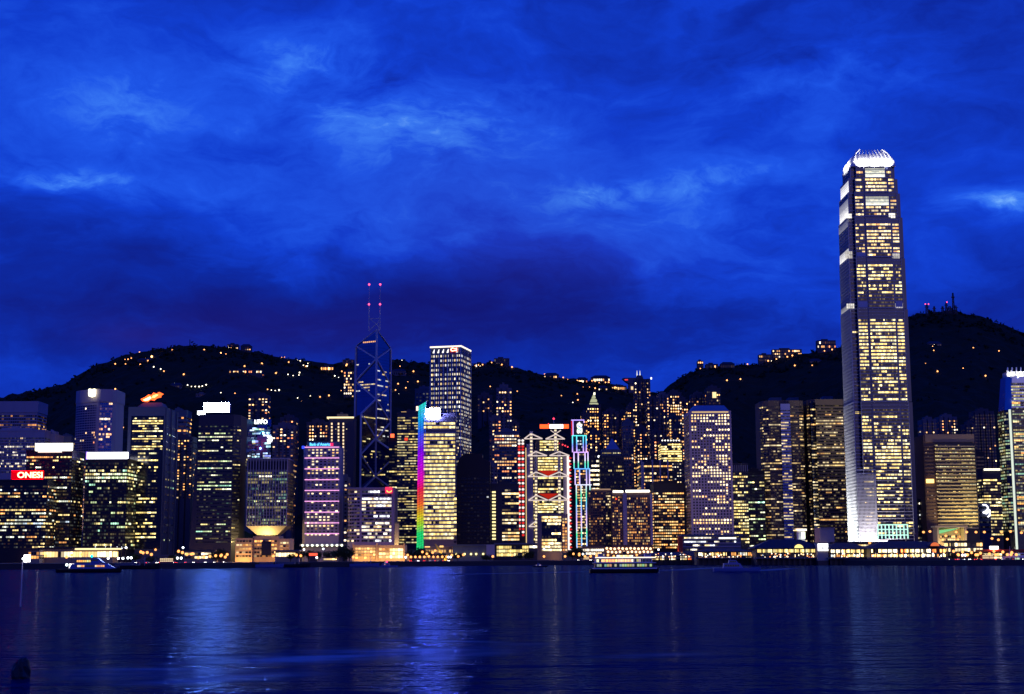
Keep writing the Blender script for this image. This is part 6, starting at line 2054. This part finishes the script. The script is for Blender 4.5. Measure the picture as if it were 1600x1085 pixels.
    # cars and buses on the quay road, headlamps and tail lamps lit
    def car(label, group, paint, bus=False):
        t = thing('bus' if bus else 'car', label, 'bus' if bus else 'car', (0, 0, 0), group)
        mb = MB()
        if bus:
            mb.box(-5.2, 5.2, -1.25, 1.25, .45, 4.2, paint)
        else:
            mb.box(-2.2, 2.2, -.9, .9, .35, .95, paint)
            mb.prism([(-1.3, -.8), (1.0, -.8), (1.0, .8), (-1.3, .8)], .951, 1.5, paint, poly2=[(-.9, -.7), (.5, -.7), (.5, .7), (-.9, .7)])
        mb.build('body', t)
        if bus:
            strip = MB()
            for z in (1.5, 3.0):
                for k in range(7):
                    strip.face([(-4.9 + k * 1.4, -1.3, z), (-3.7 + k * 1.4, -1.3, z), (-3.7 + k * 1.4, -1.3, z + .8), (-4.9 + k * 1.4, -1.3, z + .8)], WIN, (1.1, .85, .5))
            strip.build('window_row', t)
        L = 5.2 if bus else 2.2
        for x in (-L * .62, L * .62):
            for y in (-1, 1):
                mb = MB()
                mb.bar((x, y * .72, .35), (x, y * .95, .35), .68, W['black'], n=10)
                mb.build('wheel', t)
        for x, m_, nm in ((L, glow('headlamp_light', (1.0, .93, .8), 14), 'headlight'), (-L, glow('tail_lamp_light', (1.0, .03, .02), 8), 'tail_light')):
            for y in (-.65, .65):
                mb = MB()
                mb.ball((x, y, .75), .24, m_, nu=6, nv=4)
                mb.build(nm, t)
        return t
    dk_, wt_ = mat('dark_car_paint', (.05, .05, .06), .3), mat('pale_car_paint', (.5, .5, .5), .3)
    kinds = [car('small dark car with lit lamps on the far quay road', 'dark cars on the quay road', dk_), car('small pale car with lit lamps on the far quay road', 'pale cars on the quay road', wt_), car('double-deck bus with lit windows on the far quay road', 'double-deck buses on the quay road', mat('bus_paint', (.35, .05, .04), .4), True)]
    used = [0, 0, 0]
    q = random.Random(4)
    lanes = [x for x in range(215, 365, 15)] + [x for x in range(640, 705, 12)] + [x for x in range(905, 1020, 13)] + [x for x in range(1090, 1180, 13)] + [x for x in range(1488, 1600, 9)]
    for i, px in enumerate(lanes):
        kk = 2 if i % 7 == 3 else i % 2
        o = kinds[kk] if not used[kk] else copy_thing(kinds[kk])
        used[kk] += 1
        Y = shore_Y(px) + 14 + (i * 5) % 11
        p = at(px, 874, Y)
        o.location = (p.x, Y, 3.82)
        o.rotation_euler = (0, 0, R(q.choice((-70, -110, 75, 105, -60, 20, 160))))

    # trees on the quay
    crown = mat('tree_foliage', (.035, .055, .022), .9, 0, .2, .5, .6, False)

    def tree(seed, h, r, label, group):
        q = random.Random(seed)
        t = thing('tree', label, 'tree', (0, 0, 0), group)
        mb = MB()
        mb.cyl(0, 0, -.3, h * .45, r * .10, r * .06, W['bark'], n=7)
        for k in range(5):
            a = q.uniform(0, 6.28)
            mb.bar((0, 0, h * .4), (math.cos(a) * r * .5, math.sin(a) * r * .5, h * q.uniform(.6, .8)), r * .05, W['bark'])
        mb.build('trunk', t)
        mb = MB()
        lobes = [(Vector((q.uniform(-.6, .6) * r, q.uniform(-.5, .5) * r, h * q.uniform(.5, .86))), r * q.uniform(.32, .55)) for _ in range(11)]
        for c, rr in lobes:
            for _ in range(70):
                d = Vector((q.gauss(0, 1), q.gauss(0, 1), q.gauss(0, .8))).normalized() * rr * q.uniform(.55, 1.12)
                p = c + d
                a = Vector((q.gauss(0, 1), q.gauss(0, 1), q.gauss(0, 1))).normalized() * q.uniform(.5, 1.0)
                b_ = a.orthogonal().normalized() * q.uniform(.4, .8)
                mb.face([p - a, p + b_, p + a, p - b_], crown)
        mb.build('crown', t)
        return t
    protos = [tree(5, 15, 8, 'dark bushy quay tree in silhouette against the lit waterfront', 'dark bushy trees on the far quay'), tree(8, 12, 8.5, 'dark bushy quay tree in silhouette against the lit waterfront', 'dark bushy trees on the far quay'), tree(13, 17, 7.5, 'dark bushy quay tree in silhouette against the lit waterfront', 'dark bushy trees on the far quay')]
    spots = [(345, 858), (338, 862), (470, 862), (482, 860), (494, 863), (512, 861), (526, 860), (538, 857), (546, 858), (655, 856), (645, 860), (668, 860), (894, 860), (902, 858), (908, 863), (812, 866), (760, 868), (715, 868), (1140, 866), (1492, 868), (1506, 866), (1520, 868), (1530, 866), (454, 866), (270, 868), (238, 870), (212, 868), (1070, 872), (826, 862), (690, 868)]
    for i, (px, yt) in enumerate(spots):
        src = protos[i % 3]
        o = src if i < 3 else copy_thing(src)
        Y = max(shore_Y(px) + 20, 1360 if 440 < px < 1000 else 0) + (i * 7) % 12
        p = at(px, yt, Y)
        hh = (15, 12, 17)[i % 3]
        k = max(.45, (p.z - 3.8) / hh)
        o.location = (p.x, Y, 3.8)
        o.scale = (max(.7, k), max(.7, k), k)
        o.rotation_euler = (0, 0, i * 1.3)


# ------------------------------------------------------------------ hillside houses, lamps, masts
def build_hills():
    def hill_lamp(label, c, s, group, r):
        mb = MB()
        mb.cyl(0, 0, -4, 6, .18, .12, W['dark'], n=5)
        mb.ball((0, 0, 6.5), r, glow('hill_globe_%d_%d' % (int(c[2] * 100), int(s)), c, s), nu=8, nv=5)
        return tag(mb.build('hillside_lamp'), label, 'street lamp', group)
    a = hill_lamp('small orange lamp glowing among the dark trees of the hillside', (1.0, .38, .12), 3.4, 'orange lamps on the hillside roads', 1.45)
    c = hill_lamp('small white lamp glowing among the dark trees of the hillside', (1.0, .85, .62), 5, 'white lamps on the hillside roads', 1.15)
    f = hill_lamp('big fierce orange floodlamp glowing on the dark hillside', (1.0, .45, .16), 6, 'fierce orange floodlamps on the hillside', 2.0)
    A = [(253, 549), (261, 549), (269, 549), (319, 549), (334, 552), (353, 554), (361, 547), (366, 550), (371, 553), (195, 565), (200, 563), (205, 561), (209, 564), (196, 571), (227, 561), (231, 566), (219, 572), (180, 571), (382, 575), (409, 588), (410, 570),
         (180, 611), (198, 611), (192, 671), (59, 663), (367, 617), (418, 610), (404, 617), (440, 560), (444, 560), (409, 570), (432, 583), (431, 586), (451, 568), (478, 574), (541, 574), (534, 583), (471, 630), (500, 622), (514, 621), (625, 573), (646, 583), (653, 599), (622, 602), (637, 600), (634, 608), (618, 611),
         (742, 567), (748, 573), (754, 572), (768, 566), (766, 605), (808, 614), (755, 622), (760, 627), (749, 633), (784, 567), (800, 574), (880, 590), (887, 594), (911, 607), (921, 606), (902, 617), (877, 621), (903, 627), (930, 609), (1105, 575), (1120, 574), (1135, 568), (1146, 573), (1168, 571), (1242, 574), (1269, 572), (1276, 565),
         (1136, 597), (1157, 595), (1440, 549), (1459, 549), (1521, 547), (1561, 550), (1094, 563), (287, 588), (256, 582), (1200, 556), (1213, 557), (1238, 553), (1230, 552), (1288, 541), (1300, 541), (1465, 583), (1505, 577), (1540, 590), (1446, 571)]
    A2 = [(851, 587), (855, 589), (859, 588), (864, 590), (869, 591), (872, 591), (902, 597), (906, 598), (911, 596), (916, 596), (925, 593), (930, 595), (936, 594), (941, 596), (946, 594), (951, 596), (961, 608), (968, 609), (975, 608), (1108, 574), (1113, 576)]
    Cc = [(239, 548), (357, 542), (226, 570), (240, 576), (251, 579), (319, 598), (322, 604), (335, 612), (345, 616), (272, 601), (293, 604), (299, 605), (305, 606), (311, 607), (316, 606), (465, 565), (469, 566), (474, 573), (480, 575), (488, 574), (481, 569), (450, 587), (458, 588), (467, 588), (468, 585), (401, 585),
          (407, 587), (485, 622), (465, 623), (611, 560), (628, 562), (611, 612), (623, 617), (626, 624), (895, 630), (1119, 577), (948, 608), (424, 611), (430, 612), (436, 613), (523, 590), (529, 592), (638, 620), (1205, 561), (1460, 541), (700, 600)]
    Ff = [(218, 552), (533, 612), (1457, 543), (237, 560), (345, 553), (541, 575)]
    for src, L in ((a, A + A2), (c, Cc), (f, Ff)):
        for i, (px, py) in enumerate(L):
            o = src if i == 0 else src.copy()
            if i:
                COL.objects.link(o)
            o.location = hill_point(px, py + .5) - Vector((0, 0, 3))
            s = rnd.uniform(.65, 1.15)
            o.scale = (s, s, s)

    def house(label, x0, x1, ytop, ybot, rows_=2, p=.5, pal='home', wall='flats2', gain=2.2, roof='flat', name='hillside_house', cat='house', group='houses and blocks along the hills', ph=None):
        pc = (x0 + x1) / 2
        g = hill_point(pc, ybot)
        Y = g.y
        b = B(name, label, cat, x0, x1, ytop, Y, 16, group, g.z - 6, ybot)
        h = b.w / 2
        b.wall(W[wall], z0=-8)
        if roof == 'hip':
            mb = MB()
            mb.prism([(-h - 1, -1), (h + 1, -1), (h + 1, 17), (-h - 1, 17)], b.h + .01, b.h + 5, W['navy'], poly2=[(-h * .6, 6), (h * .6, 6), (h * .6, 10), (-h * .6, 10)])
            mb.build('hipped_roof', b.root)
        else:
            mb = MB()
            mb.box(-h * .5, h * .2, 4, 10, b.h, b.h + 3.2, W[wall])
            mb.build('roof_plant', b.root)
        b.rows(ytop + .6, ybot, ph or (ybot - ytop) / rows_, pw=3.0, hf=.5, fill=.6, p=p, pal=pal, gain=gain, conc=5, path=[(-h, 0), (h, 0)], run=1, dim=.15)
        return b
    H = [('row of villas at the top of the left-hand ridge below the fierce lamp', 214, 240, 563, 567, 1, .12), ('long terrace lit by a string of lamps on the left-hand hill', 358, 409, 578, 584, 1, .4), ('block with a jumble of orange windows above the angular glass twins', 386, 416, 616, 625, 2, .55),
         ('big house blazing orange on the slope left of the faceted blue tower', 501, 521, 572, 580, 1, .98), ('block of flats with orange windows hard against the faceted blue tower', 537, 553, 580, 622, 9, .42), ('dark blocks on the ridge left of the faceted blue tower', 535, 552, 562, 572, 2, .06),
         ('angular ridge-top house at the highest point of the left-hand hill', 355, 372, 538, 546, 2, .16), ('dark ridge-top block right of the angular ridge-top house', 376, 392, 541, 548, 2, .03), ('pale villa right of the faceted blue tower', 612, 634, 580, 587, 1, .05), ('dark flats on the ridge right of the white lattice tower', 740, 760, 568, 575, 1, .5),
         ('stepped dark block crowning the ridge right of the white lattice tower', 772, 796, 560, 572, 2, .12), ('row of ridge houses glowing orange left of the ridge restaurant', 850, 873, 586, 592, 1, .7), ('second row of ridge houses glowing orange nearer the ridge restaurant', 901, 918, 593, 599, 1, .8), ('longest row of ridge houses glowing orange below the skyline gap', 924, 953, 590, 597, 1, .75),
         ('low lit building on the slope under the longest row of ridge houses', 935, 949, 606, 611, 1, .8), ('red-roofed cluster glowing red and orange beside the ridge restaurant', 956, 979, 603, 611, 1, .75), ('little tower house with a lamp on the right-hand ridge', 1090, 1099, 564, 574, 2, .25), ('low white-lit ridge houses right of the little tower house', 1103, 1122, 569, 577, 1, .5),
         ('dark ridge houses before the block-like ones on the right-hand ridge', 1126, 1148, 569, 576, 1, .3), ('square dark block on the right-hand ridge', 1186, 1206, 554, 566, 2, .04), ('long stepped block with orange lights along the right-hand ridge', 1207, 1253, 546, 560, 3, .34), ('flat-topped block with roof lamps left of the tallest skyscraper', 1277, 1306, 532, 545, 2, .45),
         ('pale house alone on the dark peak at the right', 1449, 1471, 537, 541, 1, .12), ('dim blue building on the slope below the terrace of the left-hand hill', 306, 324, 615, 620, 1, .05), ('pale villa on the slope above the pale curved hotel tower', 266, 283, 602, 606, 1, .25), ('low house with white windows in the middle of the left-hand hill', 396, 412, 584, 588, 1, .6),
         ('low pale house on the right-hand slope close to the tallest skyscraper', 1265, 1284, 564, 569, 1, .2)]
    for lb, x0, x1, ya, yb, r, p in H:
        pal, g, wl, rf = 'home', 2.4, 'flats2', 'flat'
        if 'blazing' in lb:
            pal, g = 'orange', 3.2
        if 'pale' in lb or 'dim blue' in lb:
            wl = 'flats'
        if 'villa' in lb or 'house' in lb:
            rf = 'hip' if yb - ya < 8 else 'flat'
        if 'red' in lb and 'roofed' in lb:
            pal = 'orange'
        house(lb, x0, x1, ya, yb, r, p, pal, wl, g, rf)
    for px in (1279, 1286, 1293, 1300):
        pass
    # the wok-shaped ridge restaurant
    g = at(985, 612, 2960)
    b = B('ridge_restaurant', 'flared bowl-shaped restaurant on the ridge with a red light on its rim', 'restaurant', 976, 994, 592, 2960, 20, None, 8 + (at(985, 614, 2960).z - 8), 612)
    mb = MB()
    mb.box(b.X(984), b.X(998), 2, 18, -20, b.Z(600), W['flats'])
    mb.build('wall', b.root)
    mb = MB()
    pts = [(972.5, 591.5), (975, 590.5), (993, 590.5), (995.5, 592), (991, 598), (985, 600.5), (979, 597)]
    n = len(pts)
    v0 = [(b.X(x, 595), 0, b.Z(y)) for x, y in pts]
    mb.solid(v0 + [(x, 20, z) for x, _, z in v0], [tuple(range(n)), tuple(range(2 * n - 1, n - 1, -1))] + [(i, n + i, n + (i + 1) % n, (i + 1) % n) for i in range(n)], W['flats'])
    mb.build('bowl_roof', b.root)
    b.box('red_light', 976, 981, 593, 594.6, -.9, -.1, glow('red_rim_light', (1, .06, .06), 1.2))
    b.box('lit_window', 986, 992, 604, 609, 1.2, 1.9, glow('restaurant_light', (1.0, .72, .4), 1.1))
    # radio masts on the peak
    red = glow('mast_beacon_light', (1.0, .08, .22), 3.0)
    for (px, yt, yb, w_, dots, lb) in ((1448.5, 476, 489, 3.2, (1445.5, 1450.5), 'lattice radio mast with two red lamps at the left end of the peak'), (1460, 479, 489, 2.5, (), 'short radio mast on the peak between the red-lit ones'), (1473, 479, 488, 3, (), 'stub radio mast near the middle of the peak'),
                                       (1479, 473, 487, 2.6, (1479.2,), 'radio mast with one red lamp beside the tallest mast of the peak'), (1490, 458, 486, 2.4, (), 'tallest radio mast on the peak, thin and unlit'), (1493, 478, 486, 4, (), 'squat radio mast right of the tallest one'), (1484, 479, 487, 5, (), 'broad equipment frame left of the tallest radio mast')):
        Y = 2985
        p, q = at(px, yb, Y), at(px, yt, Y)
        t = thing('radio_mast', lb, 'radio mast', (p.x, Y, p.z - 10), None)
        hh = q.z - p.z + 10
        mb = MB()
        for sx in (-1, 1):
            for sy in (-1, 1):
                mb.bar((sx * w_ * .9, sy * w_ * .9, 0), (sx * w_ * .35, sy * w_ * .35, hh), .9, W['dark'])
        for k in range(6):
            z0, z1 = hh * k / 6, hh * (k + 1) / 6
            s0, s1 = w_ * (.9 - .55 * k / 6), w_ * (.9 - .55 * (k + 1) / 6)
            mb.bar((-s0, -s0, z0), (s1, -s1, z1), .6, W['dark'])
            mb.bar((s0, -s0, z0), (-s1, -s1, z1), .6, W['dark'])
            mb.bar((-s1, -s1, z1), (s1, -s1, z1), .6, W['dark'])
        lt = mb.build('lattice', t)
        mb = MB()
        mb.box(-w_ * 1.4, w_ * 1.4, -1, 1, hh * .78, hh * .84, W['dark'])
        mb.build('platform', t)
        for dpx in dots:
            mb = MB()
            mb.ball((at(dpx, yt, Y).x - p.x, -1.5, hh + .5), 1.3, red)
            mb.build('beacon', t)
    p = at(296.5, 541, 2990)
    t = thing('radio_mast', 'lone thin radio mast on the top of the left-hand hill', 'radio mast', (p.x, 2990, p.z - 4))
    mb = MB()
    mb.bar((0, 0, 0), (0, 0, 18), 1.2, W['dark'])
    mb.build('pole', t)
    mb = MB()
    mb.box(-2, 2, -2, 2, -1, 5, W['dark'])
    mb.build('base', t)


# ------------------------------------------------------------------ boats and things in the near water
def hull(L, beam, h, m, bow=.22, stern=.06, boot=None, draft=.6):
    mb = MB()
    n = 14
    secs = []
    for i in range(n + 1):
        t = i / n
        if t < stern:
            k = .82 + .18 * t / stern
        elif t > 1 - bow:
            k = max(.02, 1 - ((t - 1 + bow) / bow) ** 2)
        else:
            k = 1
        sheer = h * (1 + .28 * max(0, (t - .55) / .45) ** 2)
        x = -L / 2 + L * t
        xo = .9 * max(0, (t - 1 + bow) / bow)
        secs.append([(x - xo * 1.6, -beam / 2 * k * .72, -draft), (x - xo * .6, -beam / 2 * k * .94, h * .35), (x, -beam / 2 * k, sheer), (x, beam / 2 * k, sheer), (x - xo * .6, beam / 2 * k * .94, h * .35), (x - xo * 1.6, beam / 2 * k * .72, -draft)])
    vs = [p for s in secs for p in s]
    fs = []
    for i in range(n):
        for j in range(5):
            fs.append((i * 6 + j, (i + 1) * 6 + j, (i + 1) * 6 + j + 1, i * 6 + j + 1))
        fs.append((i * 6 + 5, (i + 1) * 6 + 5, (i + 1) * 6, i * 6))
    fs.append(tuple(range(5, -1, -1)))
    fs.append(tuple(n * 6 + j for j in range(6)))
    mb.solid(vs, fs, m)
    return mb


def strip_windows(parent, x0, x1, y, z0, z1, n, p, pal, gain, name='window_row', face=-1):
    mb = MB()
    for k in range(n):
        a, b_ = x0 + (x1 - x0) * (k + .08) / n, x0 + (x1 - x0) * (k + .92) / n
        c = tuple(v * gain * rnd.uniform(.6, 1.2) for v in pick(pal)) if rnd.random() < p else (0.01, .01, .012)
        mb.face([(a, y, z0), (b_, y, z0), (b_, y, z1), (a, y, z1)], WIN, c)
    return mb.build(name, parent)


def sea_at(px, py):
    d = R3 @ Vector(((px - CX) / F, (CY - py) / F, -1))
    t = -CAMH / d.z
    return Vector((d.x * t, d.y * t, 0))


def build_boats():
    # double-ended harbour ferry
    p = sea_at(976, 895.5)
    m = p.y / F
    L = 108 * m
    t = thing('harbour_ferry', 'double-deck harbour ferry with golden lit decks crossing in front of the brown hotel', 'ferry', (p.x, p.y, 0), rz=R(2))
    hull(L, 8.5, 1.9, W['hullblack'], .3, .3).build('hull', t)
    mb = MB()
    mb.box(-L * .45, L * .45, -4.15, 4.15, 1.92, 2.5, W['boatwhite'])
    mb.build('rubbing_band', t)
    mb = MB()
    mb.box(-L * .43, L * .40, -3.9, 3.9, 2.52, 4.7, W['hullgreen'])
    ld = mb.build('lower_deck', t)
    strip_windows(ld, -L * .41, L * .38, -4.0, 3.1, 4.25, 22, .72, 'green', .55)
    mb = MB()
    mb.box(-L * .45, L * .44, -4.3, 4.3, 4.72, 5.0, W['boatwhite'])
    mb.build('deck_slab', t)
    mb = MB()
    mb.box(-L * .42, L * .38, -3.7, 3.7, 5.02, 7.3, W['boatwhite'])
    ud = mb.build('upper_deck', t)
    strip_windows(ud, -L * .41, L * .12, -3.85, 5.35, 6.5, 16, .97, 'orange', 2.2)
    strip_windows(ud, L * .13, L * .37, -3.85, 5.35, 6.7, 8, .1, 'white', .6)
    for k in range(19):
        mb = MB()
        x = -L * .42 + L * .80 * k / 18
        mb.box(x - .1, x + .1, -4.1, -3.95, 5.02, 7.3, W['boatwhite'])
        mb.build('stanchion', ud)
    mb = MB()
    mb.box(-L * .45, L * .45, -4.4, 4.4, 7.32, 7.6, W['boatwhite'])
    rf = mb.build('roof', t)
    mb = MB()
    mb.box(-L * .43, L * .43, -4.5, -4.41, 7.25, 7.62, glow('ferry_eave_light', (1.0, .80, .62), 2.2))
    mb.build('eave_light', rf)
    for x in (-L * .33, L * .33):
        mb = MB()
        mb.prism([(x - 1.5, -1.6), (x + 1.5, -1.6), (x + 1.5, 1.6), (x - 1.5, 1.6)], 7.62, 9.3, W['boatwhite'])
        wh = mb.build('wheelhouse', t)
        strip_windows(wh, x - 1.3, x + 1.3, -1.68, 8.3, 9.0, 4, .2, 'green', .6)
    strip_windows(t, -L * .12, L * .12, -2.0, 7.75, 8.5, 8, .9, 'white', 2.0, 'deck_lamp_row')
    mb = MB()
    mb.cyl(0, 0, 7.62, 10.4, 1.0, .85, W['hullblack'], n=12)
    mb.build('funnel', t)
    mb = MB()
    mb.bar((-3, 0, 7.6), (-3, 0, 12.5), .14, W['steel'])
    mb.build('mast', t)
    # sleek white yacht-like ferry at left
    p = sea_at(140, 895)
    m = p.y / F
    L = 100 * m
    t = thing('motor_yacht', 'sleek blue-white motor yacht with amber cabin windows near the left edge', 'yacht', (p.x, p.y, 0))
    hull(L, 7.5, 2.0, W['hullblack'], .3).build('hull', t)
    mb = MB()
    mb.prism([(-L * .30, -3.0), (L * .34, -3.0), (L * .42, -1.0), (L * .42, 1.0), (L * .34, 3.0), (-L * .30, 3.0)], 2.1, 4.9, W['hullblue'], poly2=[(-L * .26, -2.7), (L * .23, -2.7), (L * .28, -1.0), (L * .28, 1.0), (L * .23, 2.7), (-L * .26, 2.7)])
    c1 = mb.build('main_cabin', t)
    strip_windows(c1, -L * .2, -L * .06, -2.98, 3.2, 4.2, 5, .8, 'orange', 1.4)
    strip_windows(c1, -L * .05, L * .09, -2.98, 3.2, 4.2, 5, 0, 'orange', 1)
    strip_windows(c1, L * .10, L * .25, -2.98, 3.2, 4.2, 5, .7, 'orange', 1.1)
    mb = MB()
    mb.prism([(-L * .24, -2.5), (L * .16, -2.5), (L * .16, 2.5), (-L * .24, 2.5)], 4.92, 5.5, W['hullblue'])
    mb.build('upper_deck', t)
    mb = MB()
    mb.prism([(-L * .20, -2.2), (L * .05, -2.2), (L * .05, 2.2), (-L * .20, 2.2)], 5.52, 7.3, W['dark'])
    c2 = mb.build('saloon', t)
    strip_windows(c2, -L * .19, L * .03, -2.3, 5.9, 7.0, 7, .75, 'orange', 1.5)
    mb = MB()
    mb.prism([(L * .02, -2.3), (L * .22, -2.3), (L * .22, 2.3), (L * .02, 2.3)], 5.53, 8.2, W['hullblue'], poly2=[(L * .05, -1.9), (L * .12, -1.9), (L * .12, 1.9), (L * .05, 1.9)])
    wh = mb.build('wheelhouse', t)
    strip_windows(wh, L * .06, L * .14, -2.26, 6.5, 7.5, 4, 0, 'white', 1)
    mb = MB()
    mb.box(-L * .24, L * .06, -2.6, 2.6, 7.32, 7.6, W['hullblue'])
    mb.build('roof', t)
    mb = MB()
    mb.bar((-L * .05, 0, 7.6), (-L * .05, 0, 10.5), .2, W['steel'])
    ms = mb.build('mast', t)
    mb = MB()
    mb.ball((L * .03, -.6, 9.2), .75, glow('teal_nav_light', (.0, .75, .8), 3))
    mb.build('nav_light', ms)
    mb = MB()
    mb.box(-L * .30, -L * .225, -2.6, -1.9, 2.2, 5.0, glow('stern_flood_light', (1.0, .93, .88), 3.2, True))
    mb.build('stern_light', t)
    mb = MB()
    mb.ball((-L * .345, -1.5, 4.4), .8, glow('stern_globe_light', (.7, .95, 1.0), 4))
    mb.build('stern_globe', t)
    mb = MB()
    for k in range(9):
        mb.bar((L * (.30 + .02 * k), -2.6 + .24 * k, 2.2), (L * (.30 + .02 * k), -2.6 + .24 * k, 3.6), .08, W['steel'])
    mb.bar((L * .30, -2.6, 3.6), (L * .46, -.7, 3.7), .1, W['steel'])
    mb.build('bow_rail', t)

    def launch(name, label, px, py, wpx, hullm, cabm, lights, rz=0, cabin=(.2, .62)):
        p = sea_at(px, py)
        m = p.y / F
        L = wpx * m
        s = L / 24
        t = thing(name, label, 'boat', (p.x, p.y, 0), rz=rz)
        hull(L, 5.2 * s, 1.7 * s, hullm, .34).build('hull', t)
        mb = MB()
        a, c = -L / 2 + L * cabin[0], -L / 2 + L * cabin[1]
        mb.prism([(a, -1.9 * s), (c, -1.9 * s), (c, 1.9 * s), (a, 1.9 * s)], 1.72 * s, 4.2 * s, cabm, poly2=[(a + .5 * s, -1.7 * s), (c - 1.6 * s, -1.7 * s), (c - 1.6 * s, 1.7 * s), (a + .5 * s, 1.7 * s)])
        cb = mb.build('cabin', t)
        strip_windows(cb, a + .7 * s, c - 2 * s, -1.94 * s, 2.6 * s, 3.5 * s, 6, lights, 'white', .8)
        mb = MB()
        mb.prism([(a + L * .12, -1.4 * s), (c - L * .1, -1.4 * s), (c - L * .1, 1.4 * s), (a + L * .12, 1.4 * s)], 4.22 * s, 5.8 * s, cabm, poly2=[(a + L * .13, -1.2 * s), (c - L * .15, -1.2 * s), (c - L * .15, 1.2 * s), (a + L * .13, 1.2 * s)])
        wh = mb.build('wheelhouse', t)
        strip_windows(wh, a + L * .14, c - L * .15, -1.45 * s, 4.7 * s, 5.4 * s, 4, lights, 'white', .6)
        mb = MB()
        mb.bar((a + L * .16, 0, 5.8 * s), (a + L * .16, 0, 9.0 * s), .16 * s, W['steel'])
        mb.build('mast', t)
        return t, L, s
    launch('harbour_launch', 'dark blue harbour launch speeding in front of the small low pier', 1152, 893.5, 74, W['hullblue'], W['hullblue'], 0)
    t, L, s = launch('patrol_launch', 'small blue patrol launch with a red lamp below the orange podium', 606, 886.5, 32, W['hullblue'], W['hullblue'], .2)
    mb = MB()
    mb.ball((-L * .04, -1.5, 6.4 * s), .75, glow('red_boat_lamp', (1.0, .04, .16), 3.5))
    mb.build('red_lamp', t)
    launch('work_boat', 'small black work boat below the coat-hanger bank', 844, 886.5, 24, W['hullblack'], W['hullblue'], .2)
    t, L, s = launch('moored_ferry', 'white ferry with a dark red hull cut off by the right edge', 1598, 883.5, 78, mat('red_hull_paint', (.22, .02, .03), .4), W['boatwhite'], .3, cabin=(.1, .8))
    # moored low barges along the sea wall at left
    for px, w_, lb in ((210, 80, 'long dark moored barge behind the bow of the motor yacht'), (455, 60, 'dark moored barge below the white tower with pink lines'), (470 + 100, 46, 'low blue moored barge left of the patrol launch'), (440 - 18, 44, 'low blue moored barge below the upside-down pyramid tower')):
        Y = shore_Y(px) - 12
        p = at(px, 880, Y)
        L = w_ * Y / F
        t = thing('barge', lb, 'barge', (p.x, Y, 0))
        hull(L, 8, 2.6, W['hullblack'] if 'dark' in lb else W['hullblue'], .15, .1).build('hull', t)
        mb = MB()
        mb.box(-L * .36, L * .1, -2.5, 2.5, 2.7, 4.6, W['bluegrey'])
        mb.build('deckhouse', t)
        mb = MB()
        mb.bar((L * .2, 0, 2.6), (L * .2, 0, 9), .25, W['steel'])
        mb.build('mast', t)
    # dark rock at the near left corner, lamp on a tall post standing in the water
    p = sea_at(36, 1060)
    mb = MB()
    n1, n2 = 18, 10
    vs, fs = [], []
    for j in range(n2 + 1):
        th = math.pi * j / n2
        for i in range(n1):
            ph = 2 * math.pi * i / n1
            v = Vector((math.sin(th) * math.cos(ph), math.sin(th) * math.sin(ph), math.cos(th)))
            r = 1 + .35 * noise.noise(v * 1.7) + .15 * noise.noise(v * 4.5)
            vs.append((v.x * r * .62 - .1, v.y * r * .8, v.z * r * 1.15 + .15))
    for j in range(n2):
        for i in range(n1):
            fs.append((j * n1 + i, (j + 1) * n1 + i, (j + 1) * n1 + (i + 1) % n1, j * n1 + (i + 1) % n1))
    mb.solid(vs, fs, mat('wet_black_rock', (.012, .012, .014), .5))
    o = mb.build('rock')
    o.location = p
    tag(o, 'black rock breaking the water at the bottom left corner', 'rock')
    q = sea_at(32, 948)
    t = thing('navigation_light', 'tall pale post standing in the water with a brilliant white lantern at the left edge', 'navigation light', (q.x, q.y, 0))
    hgt = at(32, 878, q.y).z
    mb = MB()
    mb.cyl(0, 0, -2, hgt, .11, .09, W['steel'], n=8)
    mb.build('post', t)
    mb = MB()
    k = q.y / F
    mb.cyl(7 * k, 0, hgt - .05, hgt + 10.5 * k, 5 * k, 5 * k, glow('brilliant_lantern_light', (1.0, .95, .92), 5, True), n=14)
    ln = mb.build('lantern', t)
    mb = MB()
    mb.bar((0, 0, hgt - .1), (7 * k, 0, hgt - .1), .12, W['steel'])
    mb.cyl(7 * k, 0, hgt + 10.5 * k + .01, hgt + 12 * k, 5.2 * k, 2 * k, W['dark'], n=14)
    mb.build('bracket', t)


build_quay()
build_hills()
build_boats()
